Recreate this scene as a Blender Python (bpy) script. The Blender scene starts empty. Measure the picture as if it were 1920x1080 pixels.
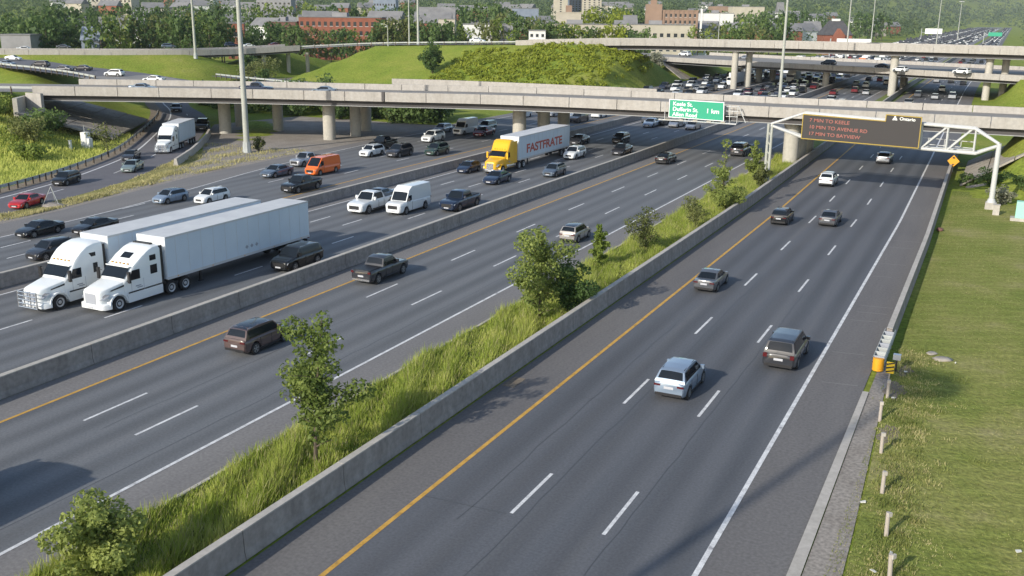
import bpy, bmesh, math, random
from mathutils import Vector, Matrix
import numpy as np

# ------------------------------------------------------------------ scene, camera, light
scene = bpy.context.scene
C = scene.collection
R = math.radians

cam_data = bpy.data.cameras.new('camera')
cam_data.sensor_width = 36.0
cam_data.lens = 34.84
cam_data.clip_start = 0.5
cam_data.clip_end = 12000
cam = bpy.data.objects.new('camera', cam_data)
C.objects.link(cam)
cam.matrix_world = (Matrix.Translation((0, 0, 18.763)) @ Matrix.Rotation(0.454102, 4, 'Z')
                    @ Matrix.Rotation(math.pi / 2 - 0.269546, 4, 'X') @ Matrix.Rotation(0.011284, 4, 'Z'))
scene.camera = cam

SUN_AZ = R(16.0)      # light travels this far to the right of +Y
SUN_EL = R(25.3)
world = bpy.data.worlds.new('World')
scene.world = world
world.use_nodes = True
wn = world.node_tree
sky = wn.nodes.new('ShaderNodeTexSky')
sky.sky_type = 'NISHITA'
sky.sun_disc = False
sky.sun_elevation = SUN_EL
sky.sun_rotation = math.pi + SUN_AZ
sky.air_density = 1.0
sky.dust_density = 1.0
sky.ozone_density = 1.0
bgn = wn.nodes['Background']
wn.links.new(sky.outputs[0], bgn.inputs[0])
bgn.inputs[1].default_value = 0.15

sun_data = bpy.data.lights.new('sun', 'SUN')
sun_data.energy = 3.9
sun_data.angle = R(0.55)
sun_data.color = (1.0, 0.93, 0.82)
sun = bpy.data.objects.new('sun', sun_data)
C.objects.link(sun)
dvec = Vector((math.sin(SUN_AZ) * math.cos(SUN_EL), math.cos(SUN_AZ) * math.cos(SUN_EL), -math.sin(SUN_EL)))
sun.rotation_euler = dvec.to_track_quat('-Z', 'Y').to_euler()

vs = scene.view_settings
vs.view_transform = 'Standard'
vs.look = 'None'
vs.exposure = 0.4
vs.gamma = 1.0
vs.use_curve_mapping = False
scene.cycles.max_bounces = 6
scene.cycles.diffuse_bounces = 3
scene.cycles.glossy_bounces = 3
scene.cycles.transmission_bounces = 3
scene.cycles.transparent_max_bounces = 6
scene.cycles.volume_bounces = 0

# ------------------------------------------------------------------ materials
def new_mat(name):
    m = bpy.data.materials.new(name)
    m.use_nodes = True
    nt = m.node_tree
    return m, nt, nt.nodes['Principled BSDF']

def mat_plain(name, col, rough=0.6, metal=0.0, coat=0.0, emit=None, spec=0.5):
    m, nt, b = new_mat(name)
    b.inputs['Base Color'].default_value = (*col, 1)
    b.inputs['Roughness'].default_value = rough
    b.inputs['Metallic'].default_value = metal
    b.inputs['Specular IOR Level'].default_value = spec
    if coat:
        b.inputs['Coat Weight'].default_value = coat
        b.inputs['Coat Roughness'].default_value = 0.06
    if emit:
        b.inputs['Emission Color'].default_value = (*emit[0], 1)
        b.inputs['Emission Strength'].default_value = emit[1]
    return m

def mat_noise(name, stops, scale=1.0, rough=0.85, detail=6, stretch=None, bump=0.0, bscale=None, coord='Object', fine=0.0, fscale=40, spec=0.3, wear=0.0):
    """two noise layers: large patches through a ramp, plus fine grain"""
    m, nt, b = new_mat(name)
    N, L = nt.nodes, nt.links
    tc = N.new('ShaderNodeTexCoord')
    mp = N.new('ShaderNodeMapping')
    if stretch:
        mp.inputs['Scale'].default_value = stretch
    L.new(tc.outputs[coord], mp.inputs[0])
    n1 = N.new('ShaderNodeTexNoise')
    n1.inputs['Scale'].default_value = scale
    n1.inputs['Detail'].default_value = detail
    n1.inputs['Roughness'].default_value = 0.62
    L.new(mp.outputs[0], n1.inputs[0])
    cr = N.new('ShaderNodeValToRGB')
    el = cr.color_ramp.elements
    while len(el) < len(stops):
        el.new(0.5)
    for e, (p, c) in zip(el, stops):
        e.position = p
        e.color = (*c, 1)
    L.new(n1.outputs['Fac'], cr.inputs[0])
    out = cr.outputs[0]
    if fine:
        n2 = N.new('ShaderNodeTexNoise')
        n2.inputs['Scale'].default_value = fscale
        n2.inputs['Detail'].default_value = 3
        L.new(tc.outputs[coord], n2.inputs[0])
        mr = N.new('ShaderNodeMapRange')
        mr.inputs[1].default_value = 0.3
        mr.inputs[2].default_value = 0.7
        mr.inputs[3].default_value = 1 - fine
        mr.inputs[4].default_value = 1 + fine
        L.new(n2.outputs['Fac'], mr.inputs[0])
        vm = N.new('ShaderNodeVectorMath')
        vm.operation = 'SCALE'
        L.new(out, vm.inputs[0])
        L.new(mr.outputs[0], vm.inputs['Scale'])
        out = vm.outputs[0]
    if wear:   # wheel paths and oil streaks running along the lanes
        wv = N.new('ShaderNodeTexWave'); wv.bands_direction = 'X'
        wv.inputs['Scale'].default_value = 0.1676
        wv.inputs['Distortion'].default_value = 0.6
        wv.inputs['Detail'].default_value = 2
        mp2 = N.new('ShaderNodeMapping'); mp2.inputs['Scale'].default_value = (1, .02, 1)
        L.new(tc.outputs[coord], mp2.inputs[0]); L.new(mp2.outputs[0], wv.inputs[0])
        n4 = N.new('ShaderNodeTexNoise'); n4.inputs['Scale'].default_value = 0.05; n4.inputs['Detail'].default_value = 5
        L.new(tc.outputs[coord], n4.inputs[0])
        mu = N.new('ShaderNodeMath'); mu.operation = 'MULTIPLY'
        L.new(wv.outputs['Fac'], mu.inputs[0]); L.new(n4.outputs['Fac'], mu.inputs[1])
        mr2 = N.new('ShaderNodeMapRange'); mr2.inputs[1].default_value = 0.05; mr2.inputs[2].default_value = 0.55
        mr2.inputs[3].default_value = 1 + wear * .6; mr2.inputs[4].default_value = 1 - wear
        L.new(mu.outputs[0], mr2.inputs[0])
        vm2 = N.new('ShaderNodeVectorMath'); vm2.operation = 'SCALE'
        L.new(out, vm2.inputs[0]); L.new(mr2.outputs[0], vm2.inputs['Scale'])
        out = vm2.outputs[0]
    L.new(out, b.inputs['Base Color'])
    b.inputs['Roughness'].default_value = rough
    b.inputs['Specular IOR Level'].default_value = spec
    if bump:
        bp = N.new('ShaderNodeBump')
        bp.inputs['Strength'].default_value = bump
        bp.inputs['Distance'].default_value = 0.1
        n3 = N.new('ShaderNodeTexNoise')
        n3.inputs['Scale'].default_value = bscale or scale * 6
        n3.inputs['Detail'].default_value = 4
        L.new(tc.outputs[coord], n3.inputs[0])
        L.new(n3.outputs['Fac'], bp.inputs['Height'])
        L.new(bp.outputs[0], b.inputs['Normal'])
    return m

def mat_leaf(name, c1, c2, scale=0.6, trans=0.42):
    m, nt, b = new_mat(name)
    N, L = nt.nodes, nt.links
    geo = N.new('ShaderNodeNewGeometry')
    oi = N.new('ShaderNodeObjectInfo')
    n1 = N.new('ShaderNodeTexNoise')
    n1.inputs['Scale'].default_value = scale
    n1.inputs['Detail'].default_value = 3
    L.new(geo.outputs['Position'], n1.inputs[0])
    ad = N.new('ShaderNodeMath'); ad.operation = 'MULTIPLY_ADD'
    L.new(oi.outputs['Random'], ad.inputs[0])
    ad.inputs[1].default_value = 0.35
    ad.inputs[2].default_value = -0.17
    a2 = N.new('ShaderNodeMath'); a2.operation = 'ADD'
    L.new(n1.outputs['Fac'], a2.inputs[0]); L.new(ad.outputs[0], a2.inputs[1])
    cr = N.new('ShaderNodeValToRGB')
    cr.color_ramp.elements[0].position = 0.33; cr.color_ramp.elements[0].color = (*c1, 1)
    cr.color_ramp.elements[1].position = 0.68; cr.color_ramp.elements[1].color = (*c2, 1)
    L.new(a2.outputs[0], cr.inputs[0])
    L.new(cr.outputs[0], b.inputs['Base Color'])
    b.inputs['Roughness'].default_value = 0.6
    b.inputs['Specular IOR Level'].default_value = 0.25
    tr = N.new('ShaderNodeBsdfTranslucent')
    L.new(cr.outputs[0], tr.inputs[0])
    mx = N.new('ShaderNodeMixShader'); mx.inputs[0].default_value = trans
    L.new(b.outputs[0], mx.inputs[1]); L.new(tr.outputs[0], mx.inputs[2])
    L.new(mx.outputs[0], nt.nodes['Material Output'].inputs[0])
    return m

M = {}
M['lane'] = mat_noise('lane_asphalt', [(0.25, (.08, .086, .096)), (0.5, (.094, .098, .107)), (0.75, (.11, .112, .117))], scale=0.9, stretch=(1, .03, 1), rough=0.75, fine=0.14, fscale=9, detail=7, spec=0.35, wear=0.18)
M['lane_b'] = mat_noise('lane_asphalt_worn', [(0.25, (.112, .118, .125)), (0.5, (.128, .133, .139)), (0.75, (.146, .149, .152))], scale=0.9, stretch=(1, .03, 1), rough=0.75, fine=0.14, fscale=9, detail=7, spec=0.35, wear=0.18)
M['shoulder'] = mat_noise('shoulder_asphalt', [(0.25, (.118, .113, .112)), (0.5, (.14, .134, .131)), (0.78, (.165, .158, .15))], scale=0.5, stretch=(1, .12, 1), rough=0.85, fine=0.16, fscale=7, detail=8)
M['shoulder_b'] = mat_noise('pale_shoulder_asphalt', [(0.25, (.15, .145, .142)), (0.5, (.178, .171, .167)), (0.78, (.205, .197, .19))], scale=0.5, stretch=(1, .12, 1), rough=0.85, fine=0.16, fscale=7, detail=8)
M['ramp'] = mat_noise('ramp_asphalt', [(0.25, (.11, .108, .118)), (0.75, (.145, .14, .148))], scale=0.5, rough=0.8, fine=0.12, fscale=9)
M['deckroad'] = mat_noise('deck_asphalt', [(0.25, (.2, .19, .175)), (0.75, (.26, .245, .225))], scale=0.4, rough=0.8, fine=0.1)
M['white'] = mat_noise('white_line_paint', [(0.3, (.22, .22, .225)), (0.4, (.5, .5, .5)), (0.6, (.67, .67, .66))], scale=2.2, rough=0.7, fine=0.14, fscale=14, detail=9)
M['yellow'] = mat_noise('yellow_line_paint', [(0.28, (.22, .16, .08)), (0.38, (.44, .25, .05)), (0.6, (.57, .33, .07))], scale=2.0, rough=0.7, fine=0.12, fscale=14)
M['tar'] = mat_plain('crack_seal', (.06, .062, .066), 0.6)
M['scuff'] = mat_plain('pavement_scuff', (.21, .205, .2), 0.85)
M['conc'] = mat_noise('parapet_concrete', [(0.22, (.29, .272, .245)), (0.5, (.36, .34, .31)), (0.8, (.4, .385, .36))], scale=1.3, rough=0.85, fine=0.09, fscale=3, detail=8, stretch=(1, 1, .16))
M['conc_d'] = mat_noise('weathered_barrier_concrete', [(0.2, (.2, .178, .163)), (0.5, (.275, .248, .228)), (0.8, (.35, .32, .295))], scale=0.9, rough=0.9, fine=0.16, fscale=4, detail=9, stretch=(1, 1.1, .2))
M['conc_top'] = mat_noise('barrier_cap_concrete', [(0.2, (.34, .32, .28)), (0.7, (.44, .41, .37))], scale=0.6, rough=0.9, fine=0.1, fscale=4)
M['conc_pier'] = mat_noise('pier_concrete', [(0.25, (.36, .345, .3)), (0.75, (.46, .44, .39))], scale=0.5, rough=0.85, fine=0.08, fscale=3, stretch=(1, 1, .3))
M['conc_slope'] = mat_noise('slope_paving_concrete', [(0.25, (.26, .235, .2)), (0.75, (.36, .33, .285))], scale=0.4, rough=0.9, fine=0.15, fscale=3)
M['girder'] = mat_noise('weathered_girder_steel', [(0.3, (.06, .057, .058)), (0.7, (.085, .08, .08))], scale=0.3, rough=0.75)
M['flange'] = mat_plain('girder_flange_paint', (.3, .31, .31), 0.6)
M['gravel'] = mat_noise('gravel', [(0.25, (.2, .175, .15)), (0.55, (.26, .235, .205)), (0.8, (.3, .27, .24))], scale=0.35, rough=0.95, fine=0.3, fscale=6, detail=9)
M['dirt'] = mat_noise('roadside_dirt', [(0.25, (.14, .115, .085)), (0.7, (.24, .2, .155))], scale=0.6, rough=0.95, fine=0.25, fscale=6, detail=9)
M['grass'] = mat_noise('mown_grass', [(0.25, (.12, .175, .022)), (0.45, (.17, .22, .032)), (0.62, (.22, .245, .045)), (0.8, (.26, .255, .08))], scale=0.09, rough=0.95, fine=0.3, fscale=2.5, detail=10, bump=0.6, bscale=3.0, spec=0.1)
M['grass_dry'] = mat_noise('dry_verge_grass', [(0.25, (.15, .165, .04)), (0.5, (.23, .215, .075)), (0.75, (.3, .26, .15))], scale=0.22, rough=0.95, fine=0.3, fscale=3, detail=10, bump=0.6, bscale=4, spec=0.1)
M['earth'] = mat_noise('median_turf', [(0.3, (.1, .14, .03)), (0.7, (.17, .2, .05))], scale=0.8, rough=1.0, fine=0.3, fscale=5)
M['leaf1'] = mat_leaf('leaf_bright_green', (0.12, 0.18, 0.028), (0.26, 0.32, 0.07), 0.7)
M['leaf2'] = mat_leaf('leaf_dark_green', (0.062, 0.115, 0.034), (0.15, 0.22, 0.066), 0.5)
M['leaf3'] = mat_leaf('leaf_olive_green', (0.1, 0.12, 0.035), (0.2, 0.22, 0.075), 0.5)
M['leaf4'] = mat_leaf('leaf_silver_green', (0.2, 0.21, 0.14), (0.36, 0.36, 0.26), 0.6)
M['leaf5'] = mat_leaf('leaf_yellow_green', (0.17, 0.22, 0.02), (0.31, 0.35, 0.04), 0.4)
M['leaf6'] = mat_leaf('leaf_distant_green', (0.05, 0.092, 0.044), (0.12, 0.165, 0.066), 0.04)
M['leaf7'] = mat_leaf('leaf_median_tree', (0.13, 0.18, 0.04), (0.32, 0.37, 0.1), 1.2)
M['bark'] = mat_noise('bark', [(0.3, (.07, .055, .04)), (0.7, (.13, .105, .08))], scale=4, rough=0.95, stretch=(1, 1, .2))
M['galv'] = mat_noise('galvanised_steel', [(0.3, (.32, .34, .33)), (0.7, (.42, .44, .43))], scale=1.0, rough=0.55)
M['pole'] = mat_noise('pole_steel', [(0.3, (.3, .315, .28)), (0.7, (.4, .41, .37))], scale=0.3, rough=0.6)
M['gantry'] = mat_plain('gantry_white_paint', (.47, .48, .47), 0.5)
M['black'] = mat_plain('black_trim', (.012, .012, .014), 0.5)
M['rubber'] = mat_plain('tyre_rubber', (.018, .018, .019), 0.85)
M['hub'] = mat_plain('truck_hub_paint', (.45, .46, .47), 0.45, metal=0.3)
M['roofglass'] = mat_plain('black_gloss_roof', (.008, .01, .014), 0.08, spec=0.9)
M['rim'] = mat_plain('alloy_rim', (.32, .33, .34), 0.35, metal=0.7)
M['glass'] = mat_plain('tinted_glass', (.010, .014, .019), 0.05, spec=0.28)
M['glass_b'] = mat_plain('building_window_glass', (.03, .035, .04), 0.15)
M['chrome'] = mat_plain('chrome', (.6, .61, .62), 0.2, metal=0.9)
M['lamp'] = mat_plain('headlight_lens', (.3, .32, .35), 0.1, metal=0.4, spec=0.7)
M['tail'] = mat_plain('taillight_lens', (.075, .007, .009), 0.15)
M['plate'] = mat_plain('number_plate', (.42, .43, .46), 0.5)
M['trailer'] = mat_noise('trailer_panel_shade_blue', [(0.3, (.5, .58, .66)), (0.7, (.57, .65, .72))], scale=0.4, rough=0.42, spec=0.4)  # white panel, with the blue of its shaded side put into the colour
M['trailer_roof'] = mat_noise('trailer_roof_sheet', [(0.3, (.47, .48, .49)), (0.7, (.56, .57, .57))], scale=0.6, rough=0.6)
M['truckwhite'] = mat_plain('truck_white_paint', (.74, .77, .77), 0.28, coat=0.5)
M['truckyellow'] = mat_plain('truck_yellow_paint', (.72, .4, .012), 0.35, coat=0.4)
M['red_print'] = mat_plain('red_print', (.42, .085, .06), 0.6)
M['grey_print'] = mat_plain('grey_print', (.3, .32, .36), 0.6)
M['sign_green'] = mat_plain('sign_green_sheeting', (.006, .3, .17), 0.45)
M['sign_white'] = mat_plain('sign_white_sheeting', (.78, .8, .78), 0.5)
M['vms'] = mat_plain('sign_display_face', (.05, .047, .047), 0.6, spec=0.2)
M['vms_frame'] = mat_plain('display_frame_yellow', (.42, .3, .06), 0.5)
M['led'] = mat_plain('sign_amber_lamps', (.3, .1, .08), 0.5, emit=((1, .16, .08), 0.03))
M['hazard'] = mat_plain('hazard_yellow', (.75, .5, .02), 0.5)
M['orange'] = mat_plain('hazard_orange', (.7, .32, .015), 0.5)
M['stub'] = mat_plain('post_plastic', (.36, .32, .28), 0.7)
M['mint'] = mat_plain('cabinet_mint_paint', (.3, .6, .48), 0.5)
M['brick'] = mat_noise('red_brick', [(0.3, (.2, .075, .048)), (0.7, (.28, .11, .07))], scale=0.4, rough=0.9, fine=0.12, fscale=3)
M['brick_dk'] = mat_noise('brown_brick', [(0.3, (.12, .06, .05)), (0.7, (.17, .09, .075))], scale=0.4, rough=0.9, fine=0.12, fscale=3)
M['tan'] = mat_noise('tan_wall', [(0.3, (.24, .165, .12)), (0.7, (.3, .21, .155))], scale=0.2, rough=0.9)
M['cream'] = mat_noise('cream_wall', [(0.3, (.38, .35, .28)), (0.7, (.47, .43, .36))], scale=0.2, rough=0.9)
M['wallwhite'] = mat_noise('white_wall', [(0.3, (.6, .6, .58)), (0.7, (.72, .72, .7))], scale=0.2, rough=0.85)
M['wallgrey'] = mat_noise('grey_wall', [(0.3, (.2, .2, .21)), (0.7, (.28, .28, .29))], scale=0.2, rough=0.85)
M['wallblue'] = mat_noise('blue_grey_wall', [(0.3, (.16, .19, .25)), (0.7, (.22, .26, .32))], scale=0.2, rough=0.7)
M['roofgrey'] = mat_noise('grey_roofing', [(0.3, (.15, .15, .155)), (0.7, (.22, .22, .22))], scale=0.3, rough=0.9)
M['roofdark'] = mat_noise('dark_shingles', [(0.3, (.06, .06, .065)), (0.7, (.09, .09, .095))], scale=0.6, rough=0.9)
M['litter'] = mat_plain('litter_paper', (.6, .6, .56), 0.8)

PAINT = {}
def paint(name, col, metal=0.35, rough=0.32):
    PAINT[name] = mat_plain('paint_' + name, col, rough, metal, coat=1.0)
    PAINT[name].node_tree.nodes['Principled BSDF'].inputs['Specular IOR Level'].default_value = 0.12
    PAINT[name].node_tree.nodes['Principled BSDF'].inputs['Coat IOR'].default_value = 1.5
    PAINT[name].node_tree.nodes['Principled BSDF'].inputs['Coat Roughness'].default_value = 0.03
paint('black', (.010, .011, .012), 0.0)
paint('charcoal', (.028, .03, .036), 0.0)
paint('grey', (.08, .085, .095), 0.1)
paint('silver', (.36, .38, .41), 0.55)
paint('white', (.66, .68, .68), 0.0)
paint('lightblue', (.22, .28, .36), 0.3)
paint('navy', (.012, .022, .048), 0.0)
paint('bluegrey', (.1, .13, .17))
paint('red', (.42, .02, .022), 0.2)
paint('darkred', (.13, .014, .02), 0.3)
paint('orange', (.72, .14, .02), 0.0)
paint('brown', (.085, .058, .055), 0.05)
paint('beige', (.27, .255, .24), 0.2)
paint('green', (.03, .06, .05))
paint('palegreen', (.2, .25, .24))
paint('lime', (.2, .34, .03), 0.0)

# ------------------------------------------------------------------ mesh helpers
def mesh_obj(name, verts, faces, mat=None, parent=None, smooth=None, mats=None, fm=None):
    me = bpy.data.meshes.new(name)
    me.from_pydata([tuple(v) for v in verts], [], faces)
    if mats:
        for m in mats:
            me.materials.append(m)
        if fm:
            me.polygons.foreach_set('material_index', fm)
    elif mat:
        me.materials.append(mat)
    if smooth is not None:
        me.polygons.foreach_set('use_smooth', [True] * len(me.polygons))
        me.set_sharp_from_angle(angle=R(smooth))
    me.update()
    o = bpy.data.objects.new(name, me)
    C.objects.link(o)
    if parent:
        o.parent = parent
    return o

def empty(name, loc=(0, 0, 0), rz=0.0, scale=1.0):
    o = bpy.data.objects.new(name, None)
    o.empty_display_size = 0.3
    C.objects.link(o)
    o.location = loc
    o.rotation_euler = (0, 0, rz)
    o.scale = (scale,) * 3
    return o

def tag(o, label=None, cat=None, group=None, kind=None):
    if label: o['label'] = label
    if cat: o['category'] = cat
    if group: o['group'] = group
    if kind: o['kind'] = kind
    return o

class MB:
    def __init__(s):
        s.v, s.f, s.m = [], [], []
    def add(s, vs, fs, mi=0):
        n = len(s.v)
        s.v += [tuple(p) for p in vs]
        s.f += [tuple(i + n for i in f) for f in fs]
        s.m += [mi] * len(fs)
    def box(s, x0, x1, y0, y1, z0, z1, mi=0):
        s.add([(x0, y0, z0), (x1, y0, z0), (x1, y1, z0), (x0, y1, z0), (x0, y0, z1), (x1, y0, z1), (x1, y1, z1), (x0, y1, z1)],
              [(3, 2, 1, 0), (4, 5, 6, 7), (0, 1, 5, 4), (1, 2, 6, 5), (2, 3, 7, 6), (3, 0, 4, 7)], mi)
    def tube(s, p0, p1, r0, r1=None, n=8, mi=0, caps=True):
        p0, p1 = Vector(p0), Vector(p1)
        r1 = r0 if r1 is None else r1
        d = (p1 - p0)
        if d.length < 1e-6: return
        d.normalize()
        a = d.orthogonal().normalized(); b = d.cross(a)
        vs = []
        for p, r in ((p0, r0), (p1, r1)):
            for i in range(n):
                t = 2 * math.pi * i / n
                vs.append(p + a * (r * math.cos(t)) + b * (r * math.sin(t)))
        fs = [(i, (i + 1) % n, n + (i + 1) % n, n + i) for i in range(n)]
        if caps:
            fs += [tuple(range(n - 1, -1, -1)), tuple(range(n, 2 * n))]
        s.add(vs, fs, mi)
    def sheet(s, left, right, z, mi=0):
        """strip between two polylines of (x,y) or (x,y,z)"""
        vs = []
        for p, q in zip(left, right):
            vs.append((p[0], p[1], (p[2] if len(p) > 2 else 0) + z))
            vs.append((q[0], q[1], (q[2] if len(q) > 2 else 0) + z))
        s.add(vs, [(2 * i, 2 * i + 1, 2 * i + 3, 2 * i + 2) for i in range(len(left) - 1)], mi)
    def build(s, name, mat=None, parent=None, smooth=None, mats=None):
        return mesh_obj(name, s.v, s.f, mat, parent, smooth, mats, s.m if mats else None)

def box(name, x0, x1, y0, y1, z0, z1, mat, parent=None):
    b = MB(); b.box(x0, x1, y0, y1, z0, z1)
    return b.build(name, mat, parent)

def lerp(a, b, t): return a + (b - a) * t
def interp(x, xs, ys):
    return float(np.interp(x, xs, ys))

def offset_poly(pl, d):
    """offset a polyline of (x,y[,z]) to its left by d"""
    out = []
    for i, p in enumerate(pl):
        a = pl[max(0, i - 1)]; b = pl[min(len(pl) - 1, i + 1)]
        dx, dy = b[0] - a[0], b[1] - a[1]
        l = math.hypot(dx, dy)
        out.append((p[0] - dy / l * d, p[1] + dx / l * d) + tuple(p[2:]))
    return out

def resample(pl, step):
    """Catmull-Rom smoothing of a polyline then points about every step metres"""
    P = [np.array(p, float) for p in pl]
    P = [2 * P[0] - P[1]] + P + [2 * P[-1] - P[-2]]
    out = []
    for i in range(1, len(P) - 2):
        p0, p1, p2, p3 = P[i - 1], P[i], P[i + 1], P[i + 2]
        n = max(1, int(np.linalg.norm(p2 - p1) / step))
        for k in range(n):
            t = k / n
            out.append(0.5 * ((2 * p1) + (-p0 + p2) * t + (2 * p0 - 5 * p1 + 4 * p2 - p3) * t * t + (-p0 + 3 * p1 - 3 * p2 + p3) * t ** 3))
    out.append(P[-2])
    return [tuple(p) for p in out]

def text_mesh(name, txt, size, mat, parent, loc, rot, extrude=0.004, align='LEFT', bold=0.0, sx=1.0):
    cu = bpy.data.curves.new(name, 'FONT')
    cu.body = txt
    cu.size = size
    cu.extrude = extrude
    cu.align_x = align
    cu.offset = bold
    o = bpy.data.objects.new(name, cu)
    C.objects.link(o)
    dg = bpy.context.evaluated_depsgraph_get()
    me = bpy.data.meshes.new_from_object(o.evaluated_get(dg))
    bpy.data.objects.remove(o)
    me.materials.clear(); me.materials.append(mat)
    t = bpy.data.objects.new(name, me)
    C.objects.link(t)
    t.parent = parent
    t.location = loc
    t.rotation_euler = rot
    t.scale = (sx, 1, 1)
    return t

# ------------------------------------------------------------------ layout of the place
def a_shift(y): return interp(y, [100, 143, 241, 307, 3000], [0, -0.6, -2.0, -2.8, -2.8])
def b_shift(y): return interp(y, [25, 45, 85, 126, 3000], [0.35, 0.1, -0.25, 0.0, 0.0])

def ylist(y0, y1):
    ys = list(np.arange(y0, 160, 4.0)) + list(np.arange(160, 400, 10.0)) + list(np.arange(400, 3001, 60.0))
    return [y for y in ys if y0 <= y < y1] + [y1]

D_YEL = ([20, 46, 52, 78, 103, 140, 3000], [-62.8, -64.0, -64.8, -66.2, -67.0, -67.2, -67.2])
D_D1 = ([20, 50, 104, 3000], [-66.8, -68.2, -70.8, -71.0])
D_D2 = ([20, 52, 66, 90, 104, 140, 3000], [-70.6, -71.8, -72.7, -74.2, -74.7, -75.0, -75.0])
D_D3 = ([69, 88, 110, 140, 3000], [-76.2, -77.5, -78.8, -79.4, -79.4])
D_WHT = ([20, 55, 66, 73, 94, 110, 131, 3000], [-74.2, -75.2, -76.0, -77.0, -81.1, -83.0, -84.4, -84.4])
D_EDGE = ([20, 55, 66, 87, 100, 140, 3000], [-78.5, -79.8, -80.8, -84.6, -85.4, -87.0, -87.0])

# centre lines of the raised roads that stand on earth (x, y, z), half width, side slope
N_NEAR = [(-133.5, 105.8, 6.5), (-118, 113.4, 6.45), (-103, 120.3, 6.4), (-83.3, 126.6, 6.4), (-65.2, 132.0, 6.4), (-42.9, 134.4, 6.4), (-28, 134.6, 6.4), (-9.7, 135.4, 6.4), (12, 136.0, 6.4)]
K = 0.97
def near_scale(pl):
    return [(p[0] * K, p[1] * K, 18.763 - (18.763 - p[2]) * K) for p in pl]
N_NEAR = near_scale(N_NEAR)
N_W = 16.5
UF_NEAR = [(-290, 158, 7), (-260, 176, 7.0), (-232, 196, 7.0), (-212, 215, 7.0), (-203, 233, 7.2), (-194, 249, 8.0), (-175, 259, 9.2), (-150, 259.5, 10.0), (-124, 254.5, 10.8), (-108, 257.0, 11.3), (-90.6, 262.6, 11.7), (-57.8, 268.5, 11.7), (-25.7, 266.0, 11.7), (0, 265, 11.6), (40, 262, 11.4)]
UF_W = 12.0
M_NEAR = [(-108, 312, 6.0), (-92, 304, 6.0), (-78.6, 297, 6.0), (-62.4, 291.5, 6.0), (-45, 284.5, 6.0), (-31.4, 278, 6.0), (-15, 270, 6.0), (6, 259, 6.0)]
M_W = 34.0

def centre(near, w):
    return offset_poly(near, w / 2)
uf_c = centre(UF_NEAR, UF_W)
EMBANK = [
    (near_scale([(-137.5, 114.5, 6.45), (-154, 106.5, 6.5), (-182, 95, 6.5), (-262, 68, 6.3)]), 10.0, 0.30),
    ([(-160, 147, 6.3), (-190, 162, 6.1), (-222, 172, 6.0), (-300, 190, 6.0)], 7.0, 0.30),
    ([(13.8, 140.6, 6.6), (60, 142.5, 6.7), (200, 147, 6.7)], 10.5, 0.40),
    (uf_c[5:10], 7.5, 0.30),
    (uf_c[0:4], 7.5, 0.35),
    ([(-112, 330, 5.9), (-140, 346, 5.8), (-200, 375, 5), (-320, 430, 4)], 17, 0.30),
    ([(9, 276, 5.9), (40, 262, 5.9), (120, 240, 6)], 17, 0.35),
    ([(-118, 169.5, 3.3), (-135, 176, 3.6), (-150, 182, 3.4), (-175, 200, 2.5)], 5.0, 0.3),
]

def seg_field(X, Y, pl, hw, slope):
    best = np.full(X.shape, -1e3)
    for (x0, y0, z0), (x1, y1, z1) in zip(pl[:-1], pl[1:]):
        dx, dy = x1 - x0, y1 - y0
        t = np.clip(((X - x0) * dx + (Y - y0) * dy) / (dx * dx + dy * dy), 0, 1)
        d = np.hypot(X - (x0 + t * dx), Y - (y0 + t * dy))
        z = z0 + t * (z1 - z0) - 0.25
        best = np.maximum(best, z - slope * np.maximum(0, d - hw))
    return best

def ground_h(X, Y):
    X = np.asarray(X, float); Y = np.asarray(Y, float)
    h = np.zeros(X.shape)
    emb = np.zeros(X.shape)
    for pl, hw, sl in EMBANK:
        emb = np.maximum(emb, seg_field(X, Y, pl, hw, sl))
    # highway corridor and the ramp that dives under the overpass stay at grade
    corr = np.clip((-88.5 - X) / 3.0, 0, 1) + np.clip((X + 1.5) / 4.0, 0, 1)
    emb = emb * np.clip(corr, 0, 1)
    ramp = [(-92, 75, 0), (-101, 97.3, 0), (-112, 112, 0), (-127, 131, 0), (-140, 145, 0), (-155, 157, 0), (-170, 167, 0), (-182, 185, 0), (-188, 215, 0), (-192, 260, 0), (-195, 330, 0)]
    rd = np.full(X.shape, 1e9)
    for (x0, y0, z0), (x1, y1, z1) in zip(ramp[:-1], ramp[1:]):
        dx, dy = x1 - x0, y1 - y0
        t = np.clip(((X - x0) * dx + (Y - y0) * dy) / (dx * dx + dy * dy), 0, 1)
        rd = np.minimum(rd, np.hypot(X - (x0 + t * dx), Y - (y0 + t * dy)))
    emb = np.minimum(emb, np.where(Y > 172, np.maximum(0, rd - 7.0) * 0.8, np.maximum(0, rd - 10.5) * 0.3))
    h = np.maximum(h, emb)
    d = np.hypot(X, Y)
    away = np.clip((np.abs(X + 45) - 70) / 220, 0, 1)
    h = h + np.clip((d - 520) / 400, 0, 1) * away * 0.026 * np.maximum(0, d - 520)
    h = h + 0.055 * np.maximum(0, d - 2900)
    return h

def axis(a, b, step, lo, hi):
    m = list(np.arange(a, b + .01, step))
    left, right = [], []
    s, p = step, a
    while p > lo:
        s *= 1.25; p -= s; left.append(max(p, lo))
    s, p = step, b
    while p < hi:
        s *= 1.2; p += s; right.append(min(p, hi))
    return np.array(left[::-1] + m + right)

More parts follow.
